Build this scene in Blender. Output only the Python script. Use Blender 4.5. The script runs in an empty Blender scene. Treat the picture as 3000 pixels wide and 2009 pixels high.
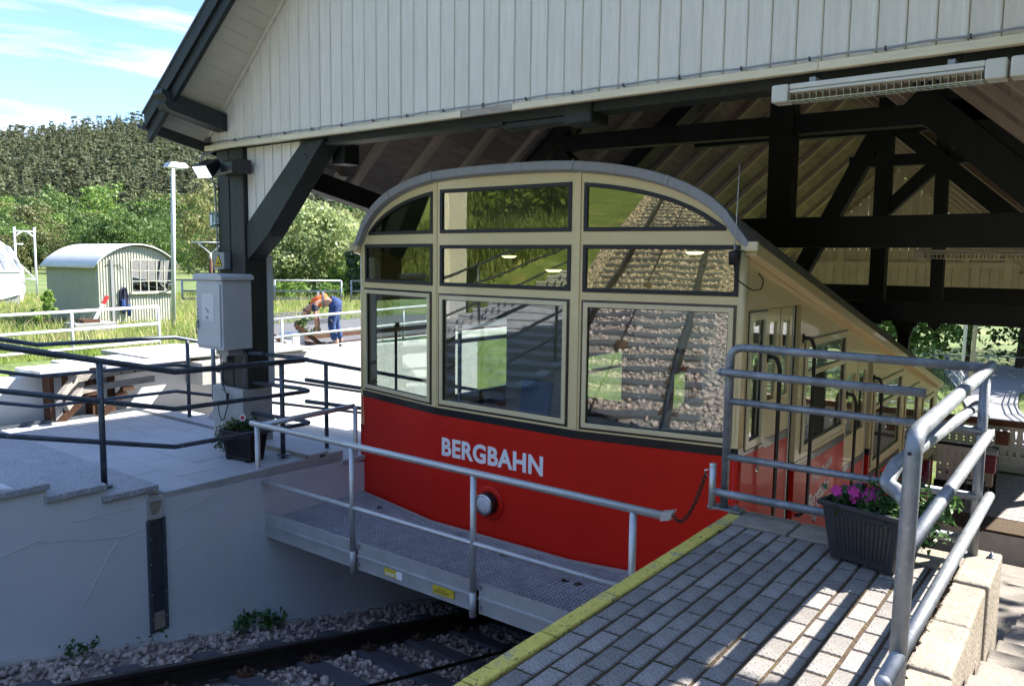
import bpy, bmesh, math, random
import numpy as np
from mathutils import Vector, Matrix
from mathutils.geometry import tessellate_polygon

R = math.radians
random.seed(7)
rng = np.random.default_rng(7)
scene = bpy.context.scene
COL = scene.collection

# ------------------------------------------------------------------ camera
cam_d = bpy.data.cameras.new("camera")
cam = bpy.data.objects.new("camera", cam_d)
COL.objects.link(cam)
scene.camera = cam
cam_d.sensor_width = 36.0
cam_d.lens = 36.0 * 2320.0 / 3000.0
cam_d.clip_start = 0.05
cam_d.clip_end = 6000
_y, _p, _r = R(37.37), R(5.98), R(0.69)
_fw = Vector((-math.sin(_y) * math.cos(_p), math.cos(_y) * math.cos(_p), -math.sin(_p)))
_rt = Vector((math.cos(_y), math.sin(_y), 0))
_up = _rt.cross(_fw)
_c, _s = math.cos(_r), math.sin(_r)
_rt2 = _c * _rt + _s * _up
_up2 = -_s * _rt + _c * _up
cam.matrix_world = Matrix(((_rt2.x, _up2.x, -_fw.x, 0), (_rt2.y, _up2.y, -_fw.y, 0), (_rt2.z, _up2.z, -_fw.z, 1.65), (0, 0, 0, 1)))
cam_d.dof.use_dof = False

# ------------------------------------------------------------------ light
SUN = Vector((0.60, 0.90, 1.0)).normalized()
sun_el = math.asin(SUN.z)
sun_az = math.atan2(SUN.x, SUN.y)
world = bpy.data.worlds.new("World")
scene.world = world
world.use_nodes = True
wn = world.node_tree
wn.nodes.clear()
w_out = wn.nodes.new("ShaderNodeOutputWorld")
w_bg = wn.nodes.new("ShaderNodeBackground")
w_bg.inputs["Strength"].default_value = 0.13
w_sky = wn.nodes.new("ShaderNodeTexSky")
w_sky.sky_type = 'NISHITA'
w_sky.sun_disc = False
w_sky.sun_elevation = sun_el
w_sky.sun_rotation = sun_az
w_sky.air_density = 0.75
w_sky.dust_density = 0.2
w_sky.ozone_density = 4.0
# thin cirrus streaks
w_tc = wn.nodes.new("ShaderNodeTexCoord")
w_map = wn.nodes.new("ShaderNodeMapping")
w_map.inputs["Rotation"].default_value = (R(9), 0, R(-28))
w_map.inputs["Scale"].default_value = (6.0, 1.6, 24.0)
w_no = wn.nodes.new("ShaderNodeTexNoise")
w_no.inputs["Scale"].default_value = 1.0
w_no.inputs["Detail"].default_value = 7.0
w_no.inputs["Roughness"].default_value = 0.55
w_no.inputs["Distortion"].default_value = 0.5
w_rm = wn.nodes.new("ShaderNodeMapRange")
w_rm.inputs["From Min"].default_value = 0.52
w_rm.inputs["From Max"].default_value = 0.90
w_rm.inputs["To Max"].default_value = 0.85
w_mix = wn.nodes.new("ShaderNodeMix")
w_mix.data_type = 'RGBA'
w_mix.inputs["B"].default_value = (6.6, 6.9, 7.3, 1)
wl = wn.links
wl.new(w_tc.outputs["Generated"], w_map.inputs["Vector"])
wl.new(w_map.outputs["Vector"], w_no.inputs["Vector"])
wl.new(w_no.outputs["Fac"], w_rm.inputs["Value"])
wl.new(w_rm.outputs["Result"], w_mix.inputs["Factor"])
w_tint = wn.nodes.new("ShaderNodeMix")
w_tint.data_type = 'RGBA'
w_tint.blend_type = 'MULTIPLY'
w_tint.inputs["Factor"].default_value = 1.0
w_tint.inputs["B"].default_value = (0.90, 0.90, 0.92, 1)
wl.new(w_sky.outputs["Color"], w_tint.inputs["A"])
wl.new(w_tint.outputs["Result"], w_mix.inputs["A"])
wl.new(w_mix.outputs["Result"], w_bg.inputs["Color"])
wl.new(w_bg.outputs["Background"], w_out.inputs["Surface"])

sun_d = bpy.data.lights.new("sun", 'SUN')
sun_d.energy = 4.7
sun_d.angle = R(0.53)
sun_d.color = (1.0, 0.945, 0.86)
sun_o = bpy.data.objects.new("sun", sun_d)
COL.objects.link(sun_o)
sun_o.rotation_euler = (-SUN).to_track_quat('-Z', 'Y').to_euler()

scene.view_settings.view_transform = 'Standard'
scene.view_settings.look = 'None'
scene.view_settings.gamma = 1.0
scene.view_settings.exposure = 1.85
scene.view_settings.use_curve_mapping = False
scene.render.engine = 'CYCLES'
scene.cycles.max_bounces = 8
scene.cycles.transparent_max_bounces = 16
scene.cycles.caustics_reflective = False
scene.cycles.caustics_refractive = False
scene.cycles.sample_clamp_indirect = 6.0
try:
    scene.cycles.use_denoising = True
    scene.cycles.denoiser = 'OPENIMAGEDENOISE'
except Exception:
    pass

# ------------------------------------------------------------------ materials
def pm(name, col, rough=0.6, metal=0.0, var=0.12, scale=4.0, bump=0.0, bscale=40.0, speck=None, sscale=90.0, samt=0.5,
       spos=0.5, coat=0.0, rnd=0.0, stretch=(1, 1, 1), spec=0.5, stain=None, stscale=1.5, stpos=0.6, trans=0.0, world=False):
    m = bpy.data.materials.new(name)
    m.use_nodes = True
    nt = m.node_tree
    L = nt.links
    b = nt.nodes["Principled BSDF"]
    tc = nt.nodes.new("ShaderNodeTexCoord")
    mp = nt.nodes.new("ShaderNodeMapping")
    mp.inputs["Scale"].default_value = stretch
    if world:
        g = nt.nodes.new("ShaderNodeNewGeometry")
        L.new(g.outputs["Position"], mp.inputs["Vector"])
    else:
        L.new(tc.outputs["Object"], mp.inputs["Vector"])
    no = nt.nodes.new("ShaderNodeTexNoise")
    no.inputs["Scale"].default_value = scale
    no.inputs["Detail"].default_value = 6
    no.inputs["Roughness"].default_value = 0.6
    L.new(mp.outputs["Vector"], no.inputs["Vector"])
    mr = nt.nodes.new("ShaderNodeMapRange")
    mr.inputs["From Min"].default_value = 0.3
    mr.inputs["From Max"].default_value = 0.7
    mr.inputs["To Min"].default_value = 1 - var
    mr.inputs["To Max"].default_value = 1 + var
    L.new(no.outputs["Fac"], mr.inputs["Value"])
    val = mr.outputs["Result"]
    if rnd:
        oi = nt.nodes.new("ShaderNodeObjectInfo")
        r2 = nt.nodes.new("ShaderNodeMapRange")
        r2.inputs["To Min"].default_value = 1 - rnd
        r2.inputs["To Max"].default_value = 1 + rnd
        L.new(oi.outputs["Random"], r2.inputs["Value"])
        mu = nt.nodes.new("ShaderNodeMath")
        mu.operation = 'MULTIPLY'
        L.new(val, mu.inputs[0])
        L.new(r2.outputs["Result"], mu.inputs[1])
        val = mu.outputs[0]
    cur = None
    base = nt.nodes.new("ShaderNodeRGB")
    base.outputs[0].default_value = (*col, 1)
    cur = base.outputs[0]
    if speck is not None:
        n2 = nt.nodes.new("ShaderNodeTexNoise")
        n2.inputs["Scale"].default_value = sscale
        n2.inputs["Detail"].default_value = 2
        L.new(mp.outputs["Vector"], n2.inputs["Vector"])
        cr = nt.nodes.new("ShaderNodeMapRange")
        cr.inputs["From Min"].default_value = spos
        cr.inputs["From Max"].default_value = spos + 0.1
        cr.inputs["To Max"].default_value = samt
        L.new(n2.outputs["Fac"], cr.inputs["Value"])
        mx = nt.nodes.new("ShaderNodeMix")
        mx.data_type = 'RGBA'
        L.new(cr.outputs["Result"], mx.inputs["Factor"])
        L.new(cur, mx.inputs["A"])
        mx.inputs["B"].default_value = (*speck, 1)
        cur = mx.outputs["Result"]
    if stain is not None:
        n3 = nt.nodes.new("ShaderNodeTexNoise")
        n3.inputs["Scale"].default_value = stscale
        n3.inputs["Detail"].default_value = 8
        n3.inputs["Roughness"].default_value = 0.65
        L.new(mp.outputs["Vector"], n3.inputs["Vector"])
        cr = nt.nodes.new("ShaderNodeMapRange")
        cr.inputs["From Min"].default_value = stpos
        cr.inputs["From Max"].default_value = stpos + 0.13
        L.new(n3.outputs["Fac"], cr.inputs["Value"])
        mx = nt.nodes.new("ShaderNodeMix")
        mx.data_type = 'RGBA'
        L.new(cr.outputs["Result"], mx.inputs["Factor"])
        L.new(cur, mx.inputs["A"])
        mx.inputs["B"].default_value = (*stain, 1)
        cur = mx.outputs["Result"]
    vm = nt.nodes.new("ShaderNodeVectorMath")
    vm.operation = 'SCALE'
    L.new(cur, vm.inputs[0])
    L.new(val, vm.inputs["Scale"])
    L.new(vm.outputs["Vector"], b.inputs["Base Color"])
    b.inputs["Roughness"].default_value = rough
    b.inputs["Metallic"].default_value = metal
    b.inputs["Specular IOR Level"].default_value = spec
    b.inputs["Coat Weight"].default_value = coat
    b.inputs["Coat Roughness"].default_value = 0.04
    if bump:
        nb = nt.nodes.new("ShaderNodeTexNoise")
        nb.inputs["Scale"].default_value = bscale
        nb.inputs["Detail"].default_value = 4
        L.new(mp.outputs["Vector"], nb.inputs["Vector"])
        bp = nt.nodes.new("ShaderNodeBump")
        bp.inputs["Strength"].default_value = bump
        bp.inputs["Distance"].default_value = 0.02
        L.new(nb.outputs["Fac"], bp.inputs["Height"])
        L.new(bp.outputs["Normal"], b.inputs["Normal"])
    if trans:
        tr = nt.nodes.new("ShaderNodeBsdfTranslucent")
        L.new(vm.outputs["Vector"], tr.inputs["Color"])
        ms = nt.nodes.new("ShaderNodeMixShader")
        ms.inputs["Fac"].default_value = trans
        L.new(b.outputs["BSDF"], ms.inputs[1])
        L.new(tr.outputs["BSDF"], ms.inputs[2])
        L.new(ms.outputs["Shader"], nt.nodes["Material Output"].inputs["Surface"])
    return m

def glass(name, refl=0.22, tint=(0.8, 0.85, 0.82), rtint=(1, 1, 1), wob=0.0):
    m = bpy.data.materials.new(name)
    m.use_nodes = True
    nt = m.node_tree
    L = nt.links
    nt.nodes.remove(nt.nodes["Principled BSDF"])
    t = nt.nodes.new("ShaderNodeBsdfTransparent")
    t.inputs["Color"].default_value = (*tint, 1)
    g = nt.nodes.new("ShaderNodeBsdfGlossy")
    g.inputs["Roughness"].default_value = 0.0
    g.inputs["Color"].default_value = (*rtint, 1)
    lw = nt.nodes.new("ShaderNodeLayerWeight")
    lw.inputs["Blend"].default_value = 0.5
    fr = nt.nodes.new("ShaderNodeMath")
    fr.operation = 'POWER'
    fr.inputs[1].default_value = 4.0
    L.new(lw.outputs["Facing"], fr.inputs[0])
    mr = nt.nodes.new("ShaderNodeMapRange")
    mr.inputs["To Min"].default_value = refl
    mr.inputs["To Max"].default_value = 1.0
    L.new(fr.outputs[0], mr.inputs["Value"])
    ms = nt.nodes.new("ShaderNodeMixShader")
    L.new(mr.outputs["Result"], ms.inputs["Fac"])
    L.new(t.outputs["BSDF"], ms.inputs[1])
    L.new(g.outputs["BSDF"], ms.inputs[2])
    if wob:
        tc = nt.nodes.new("ShaderNodeTexCoord")
        nb = nt.nodes.new("ShaderNodeTexNoise")
        nb.inputs["Scale"].default_value = 2.5
        nb.inputs["Detail"].default_value = 0
        L.new(tc.outputs["Object"], nb.inputs["Vector"])
        bp = nt.nodes.new("ShaderNodeBump")
        bp.inputs["Strength"].default_value = wob
        bp.inputs["Distance"].default_value = 0.02
        L.new(nb.outputs["Fac"], bp.inputs["Height"])
        L.new(bp.outputs["Normal"], g.inputs["Normal"])
    L.new(ms.outputs["Shader"], nt.nodes["Material Output"].inputs["Surface"])
    return m

def emis(name, col, strength):
    m = bpy.data.materials.new(name)
    m.use_nodes = True
    b = m.node_tree.nodes["Principled BSDF"]
    b.inputs["Base Color"].default_value = (*col, 1)
    b.inputs["Emission Color"].default_value = (*col, 1)
    b.inputs["Emission Strength"].default_value = strength
    return m

M = {}
M['gable'] = pm('painted_boards', (0.79, 0.735, 0.63), 0.62, var=0.07, scale=3, bump=0.25, bscale=14, stretch=(9, 9, 1), rnd=0.035, speck=(0.30, 0.28, 0.24), sscale=7, samt=0.6, spos=0.71)
M['gable_trim'] = pm('painted_trim', (0.80, 0.69, 0.46), 0.6, var=0.1, scale=3, bump=0.25, bscale=12, stretch=(1, 8, 8), stain=(0.30, 0.25, 0.19), stscale=2.2, stpos=0.68)
M['bare_wood'] = pm('bare_wood', (0.42, 0.36, 0.28), 0.8, var=0.25, scale=5, bump=0.4, bscale=14, stretch=(1, 8, 8))
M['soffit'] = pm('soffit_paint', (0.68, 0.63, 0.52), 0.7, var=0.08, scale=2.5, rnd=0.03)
M['dark_wood'] = pm('dark_green_timber', (0.015, 0.021, 0.0195), 0.55, var=0.3, scale=3, bump=0.5, bscale=11, stretch=(6, 6, 1.2), speck=(0.045, 0.05, 0.045), sscale=18, samt=0.35, spos=0.66)
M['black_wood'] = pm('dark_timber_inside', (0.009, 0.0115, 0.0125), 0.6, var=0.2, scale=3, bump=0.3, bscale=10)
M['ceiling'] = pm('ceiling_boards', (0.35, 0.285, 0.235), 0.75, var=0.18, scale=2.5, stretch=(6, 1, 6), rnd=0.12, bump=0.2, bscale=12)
M['rafter'] = pm('rafter_paint', (0.52, 0.43, 0.34), 0.7, var=0.1, scale=3, rnd=0.05)
M['far_boards'] = pm('far_gable_boards', (0.68, 0.57, 0.46), 0.7, var=0.1, scale=3, rnd=0.06)
M['slate'] = pm('roof_sheet', (0.16, 0.18, 0.21), 0.5, var=0.15)
M['gutter'] = pm('gutter_paint', (0.035, 0.038, 0.045), 0.4, var=0.15)
M['cream'] = pm('cream_paint', (0.78, 0.62, 0.325), 0.4, var=0.025, scale=1.5, coat=0.3, spec=0.35)
M['cream_frame'] = pm('cream_frame', (0.74, 0.62, 0.37), 0.4, var=0.04, coat=0.3)
M['red'] = pm('red_paint', (0.62, 0.016, 0.007), 0.42, var=0.04, scale=1.2, coat=0.12, spec=0.22, bump=0.015, bscale=3)
M['black'] = pm('black_paint', (0.009, 0.010, 0.012), 0.3, var=0.1, coat=0.3)
M['rubber'] = pm('black_rubber', (0.014, 0.015, 0.016), 0.55, var=0.15)
M['tarp'] = pm('grey_roof_membrane', (0.33, 0.335, 0.36), 0.5, var=0.08, scale=5, bump=0.35, bscale=5, stretch=(5, 5, 1))
M['white_print'] = pm('white_lettering', (0.90, 0.90, 0.92), 0.5, var=0.02)
M['galv'] = pm('galvanised_steel', (0.255, 0.275, 0.30), 0.5, metal=0.5, var=0.3, scale=9, bump=0.06, bscale=60, speck=(0.42, 0.44, 0.47), sscale=28, samt=0.45, spos=0.6)
M['galv_dark'] = pm('weathered_galvanised_steel', (0.085, 0.105, 0.13), 0.5, metal=0.5, var=0.3, scale=10, bump=0.08, bscale=50, speck=(0.28, 0.31, 0.34), sscale=30, samt=0.4, spos=0.62)
M['galv_light'] = pm('white_galvanised_rail', (0.62, 0.64, 0.66), 0.5, metal=0.2, var=0.12, scale=8)
M['alu'] = pm('brushed_aluminium', (0.56, 0.57, 0.58), 0.38, metal=0.5, var=0.12, scale=6, stretch=(1, 12, 12))
M['alu_beam'] = pm('aluminium_beam', (0.50, 0.51, 0.52), 0.5, metal=0.45, var=0.1, scale=5, stain=(0.30, 0.31, 0.31), stscale=2.0, stpos=0.62)
M['grating'] = pm('steel_grating', (0.44, 0.46, 0.50), 0.55, metal=0.1, var=0.2, scale=8)
M['render'] = pm('white_wall_render', (0.62, 0.635, 0.655), 0.85, var=0.05, scale=1.2, bump=0.2, bscale=5, stain=(0.48, 0.485, 0.49), stscale=0.8, stpos=0.64)
M['render_far'] = pm('dock_wall_render', (0.70, 0.70, 0.69), 0.85, var=0.05, scale=1.5, bump=0.15, bscale=6, stain=(0.46, 0.45, 0.42), stscale=0.9, stpos=0.66)
M['concrete'] = pm('concrete', (0.42, 0.41, 0.39), 0.85, var=0.15, scale=5, bump=0.3, bscale=30, stain=(0.24, 0.22, 0.19), stscale=3, stpos=0.62)
M['granite'] = pm('granite_paving', (0.42, 0.43, 0.445), 0.7, var=0.06, scale=3, speck=(0.36, 0.37, 0.39), sscale=70, samt=0.6, spos=0.54, rnd=0.05)
M['granite_dark'] = pm('granite_step', (0.30, 0.31, 0.33), 0.75, var=0.1, scale=6, speck=(0.62, 0.64, 0.66), sscale=60, samt=0.7, spos=0.55, stretch=(1, 1, 1), rnd=0.04)
M['paver'] = pm('concrete_paver', (0.275, 0.252, 0.232), 0.85, var=0.16, scale=7, speck=(0.10, 0.10, 0.105), sscale=95, samt=0.8, spos=0.52, rnd=0.2, bump=0.35, bscale=110)
M['joint'] = pm('moss_joint_soil', (0.070, 0.045, 0.024), 0.95, var=0.4, scale=20, bump=0.8, bscale=60, stain=(0.085, 0.065, 0.02), stscale=6, stpos=0.55)
M['yellow'] = pm('worn_yellow_paint', (0.72, 0.58, 0.12), 0.75, var=0.14, scale=9, bump=0.4, bscale=60, speck=(0.06, 0.058, 0.05), sscale=48, samt=0.9, spos=0.60, stain=(0.21, 0.21, 0.225), stscale=4.5, stpos=0.565)
M['kerb'] = pm('kerb_concrete', (0.30, 0.26, 0.21), 0.88, var=0.2, scale=6, bump=0.5, bscale=45, speck=(0.22, 0.18, 0.13), sscale=45, samt=0.6, spos=0.58, stain=(0.30, 0.22, 0.12), stscale=4, stpos=0.6)
M['step_r'] = pm('worn_stair_concrete', (0.24, 0.215, 0.19), 0.9, var=0.2, scale=4, bump=0.4, bscale=40, speck=(0.2, 0.18, 0.15), sscale=50, samt=0.5, spos=0.56)
M['pot'] = pm('anthracite_plastic', (0.026, 0.029, 0.037), 0.5, var=0.1, scale=6)
M['pot_black'] = pm('black_plastic', (0.011, 0.012, 0.016), 0.4, var=0.1, scale=6)
M['soil'] = pm('potting_soil', (0.035, 0.024, 0.016), 0.95, var=0.4, scale=30)
M['leaf'] = pm('plant_leaf', (0.055, 0.125, 0.028), 0.5, var=0.35, scale=7, trans=0.3)
M['leaf_dark'] = pm('plant_leaf_dark', (0.03, 0.085, 0.02), 0.45, var=0.3, scale=7, trans=0.25)
M['leaf_pale'] = pm('trailing_leaf', (0.12, 0.15, 0.045), 0.5, var=0.3, scale=7, trans=0.3)
M['magenta'] = pm('magenta_petal', (0.50, 0.025, 0.28), 0.5, var=0.3, scale=20, trans=0.3)
M['petal_red'] = pm('red_petal', (0.55, 0.01, 0.03), 0.5, var=0.1, trans=0.2)
M['petal_white'] = pm('white_petal', (0.8, 0.75, 0.75), 0.5, var=0.05, trans=0.2)
M['rust'] = pm('rusty_steel', (0.085, 0.04, 0.022), 0.75, metal=0.3, var=0.4, scale=12, bump=0.3, bscale=40)
M['rail'] = pm('rail_steel', (0.045, 0.035, 0.03), 0.55, metal=0.6, var=0.3, scale=8)
M['rail_top'] = pm('rail_head', (0.11, 0.10, 0.10), 0.35, metal=0.8, var=0.2, scale=8)
M['channel'] = pm('channel_steel', (0.075, 0.085, 0.10), 0.5, metal=0.5, var=0.25, scale=5, stain=(0.10, 0.075, 0.06), stscale=4, stpos=0.52, stretch=(4, 4, 1))
M['sleeper'] = pm('sleeper', (0.085, 0.09, 0.105), 0.8, var=0.2, scale=4, bump=0.3, bscale=15, stretch=(1, 6, 1))
M['stone'] = pm('ballast_stone', (0.40, 0.335, 0.30), 0.9, var=0.7, scale=7, world=True, bump=0.3, bscale=60)
M['ballast_bed'] = pm('ballast_bed', (0.24, 0.215, 0.20), 0.95, var=0.4, scale=14, bump=1.0, bscale=14)
M['cab_white'] = pm('cabinet_paint', (0.54, 0.545, 0.55), 0.5, var=0.06, scale=3, stain=(0.36, 0.35, 0.34), stscale=5, stpos=0.66)
M['paper'] = pm('torn_label', (0.70, 0.70, 0.70), 0.6, var=0.04, stain=(0.42, 0.40, 0.38), stscale=8, stpos=0.68)
M['plastic_white'] = pm('white_plastic', (0.66, 0.63, 0.53), 0.45, var=0.05, scale=6)
M['louvre'] = pm('lamp_louvre', (0.40, 0.37, 0.24), 0.3, metal=0.5, var=0.1)
M['lamp_clear'] = pm('lamp_diffuser', (0.72, 0.74, 0.76), 0.2, var=0.05, spec=0.7)
M['sign_green'] = pm('sign_green', (0.012, 0.13, 0.055), 0.4, var=0.03)
M['sign_yellow'] = pm('sign_yellow', (0.72, 0.45, 0.02), 0.4, var=0.03)
M['sticker_yellow'] = pm('sticker_yellow', (0.66, 0.52, 0.04), 0.45, var=0.06)
M['orange'] = pm('hi_vis_orange', (0.80, 0.13, 0.012), 0.75, var=0.08, scale=6)
M['reflective'] = pm('grey_reflective_tape', (0.20, 0.20, 0.21), 0.5, var=0.05)
M['denim'] = pm('blue_work_trousers', (0.022, 0.052, 0.17), 0.85, var=0.3, scale=9)
M['navy'] = pm('navy_cloth', (0.018, 0.024, 0.05), 0.85, var=0.3, scale=8)
M['blue_cloth'] = pm('blue_cloth', (0.02, 0.06, 0.22), 0.85, var=0.25, scale=8)
M['skin'] = pm('skin', (0.50, 0.27, 0.19), 0.55, var=0.06, scale=12)
M['cap'] = pm('cap_cloth', (0.13, 0.06, 0.06), 0.85, var=0.15, scale=12)
M['shed'] = pm('shed_sheet', (0.46, 0.46, 0.38), 0.6, var=0.05, scale=3)
M['shed_roof'] = pm('shed_roof_sheet', (0.72, 0.73, 0.74), 0.5, var=0.05, scale=3)
M['grey_metal'] = pm('grey_metal', (0.30, 0.31, 0.32), 0.5, metal=0.3, var=0.1)
M['tarpaulin'] = pm('silver_tarpaulin', (0.62, 0.63, 0.66), 0.35, metal=0.35, var=0.1, scale=3, bump=0.8, bscale=3)
M['trunk'] = pm('bark', (0.09, 0.065, 0.045), 0.9, var=0.35, scale=8, bump=0.5, bscale=18)
M['asphalt'] = pm('asphalt', (0.11, 0.108, 0.112), 0.9, var=0.15, scale=4, bump=0.3, bscale=70)
M['path'] = pm('path_asphalt', (0.20, 0.20, 0.205), 0.9, var=0.12, scale=2, bump=0.2, bscale=60)
M['floor_paver'] = pm('station_floor_paver', (0.30, 0.275, 0.26), 0.85, var=0.15, scale=6, rnd=0.12)
M['balus'] = pm('balustrade_paint', (0.78, 0.73, 0.67), 0.6, var=0.06, scale=3, rnd=0.03)
M['brown_rail'] = pm('brown_handrail', (0.17, 0.055, 0.028), 0.5, var=0.2, scale=5)
M['burgundy'] = pm('burgundy_plastic', (0.16, 0.008, 0.03), 0.3, var=0.1, coat=0.4)
M['interior'] = pm('cabin_interior', (0.36, 0.345, 0.31), 0.6, var=0.08)
M['interior_dark'] = pm('cabin_floor', (0.06, 0.06, 0.065), 0.7, var=0.1)
M['wood_panel'] = pm('wood_panel', (0.22, 0.11, 0.045), 0.5, var=0.25, scale=4, stretch=(1, 1, 8))
M['console'] = pm('console_panel', (0.50, 0.44, 0.33), 0.5, var=0.06)
M['white_blind'] = pm('white_panel', (0.78, 0.77, 0.74), 0.6, var=0.03)
M['seat_blue'] = pm('seat_fabric', (0.05, 0.12, 0.30), 0.8, var=0.2, scale=30)
M['orange_plastic'] = pm('orange_plastic', (0.6, 0.1, 0.02), 0.5)
M['red_box'] = pm('red_enamel', (0.5, 0.02, 0.02), 0.45, var=0.05)
M['glass_low'] = glass('window_glass', 0.11, (0.82, 0.86, 0.84), wob=0.05)
M['glass_up'] = glass('tinted_window_glass', 0.16, (0.70, 0.72, 0.55), (0.80, 0.78, 0.56), wob=0.05)
M['glass_shed'] = glass('shed_glass', 0.12, (0.85, 0.88, 0.86))
M['lens'] = pm('lamp_lens', (0.72, 0.74, 0.78), 0.12, metal=0.6, var=0.2, scale=60, stretch=(1, 1, 4), bump=0.6, bscale=50)
M['chrome'] = pm('chrome', (0.7, 0.7, 0.7), 0.12, metal=1.0, var=0.03)
M['flood_lens'] = emis('lit_flood_lens', (0.93, 0.96, 1.0), 0.5)
M['cab_lamp'] = emis('cabin_ceiling_lamp', (1.0, 0.96, 0.9), 1.2)
M['mat_grass'] = pm('blade_grass', (0.24, 0.33, 0.065), 0.6, var=0.35, scale=1.2, world=True, trans=0.45, stain=(0.46, 0.43, 0.17), stscale=0.9, stpos=0.54)
M['bank_blade'] = pm('bank_grass_blade', (0.09, 0.125, 0.028), 0.7, var=0.5, scale=0.5, world=True, trans=0.3)
M['seed'] = pm('seed_head', (0.45, 0.41, 0.20), 0.8, var=0.3, scale=3, world=True, trans=0.4)
M['broad'] = pm('broadleaf_foliage', (0.100, 0.165, 0.036), 0.55, var=0.35, scale=0.9, rnd=0.35, trans=0.35)
M['broad_bright'] = pm('bright_foliage', (0.155, 0.255, 0.045), 0.55, var=0.3, scale=0.9, rnd=0.25, trans=0.4)
M['broad_olive'] = pm('olive_foliage', (0.19, 0.195, 0.07), 0.6, var=0.3, scale=0.9, rnd=0.25, trans=0.35)
M['pale'] = pm('pale_foliage', (0.33, 0.39, 0.16), 0.5, var=0.35, scale=2.5, trans=0.4)
M['conifer'] = pm('conifer_foliage', (0.095, 0.112, 0.048), 0.7, var=0.4, scale=0.5, rnd=0.40, trans=0.3, world=False)
M['old_wood'] = pm('weathered_timber', (0.27, 0.25, 0.225), 0.85, var=0.3, scale=5, bump=0.4, bscale=14, stretch=(8, 1, 8))
M['pine'] = pm('pine_foliage', (0.095, 0.108, 0.048), 0.7, var=0.35, scale=2.0, rnd=0.35, trans=0.3)
M['conifer_far'] = pm('far_conifer_foliage', (0.100, 0.112, 0.055), 0.75, var=0.5, scale=0.16, world=True, trans=0.3)
M['thuja'] = pm('dark_evergreen_foliage', (0.035, 0.070, 0.022), 0.65, var=0.35, scale=3, trans=0.2)

# ground: meadow colours by noise
def ground_mat():
    m = pm('meadow_ground', (0.12, 0.165, 0.042), 0.95, var=0.3, scale=0.9, world=True, bump=0.9, bscale=9,
           stain=(0.24, 0.22, 0.085), stscale=0.30, stpos=0.54, speck=(0.05, 0.085, 0.02), sscale=6, samt=0.6, spos=0.5)
    return m
M['ground'] = ground_mat()

# ------------------------------------------------------------------ builders
WL = {}

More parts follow.
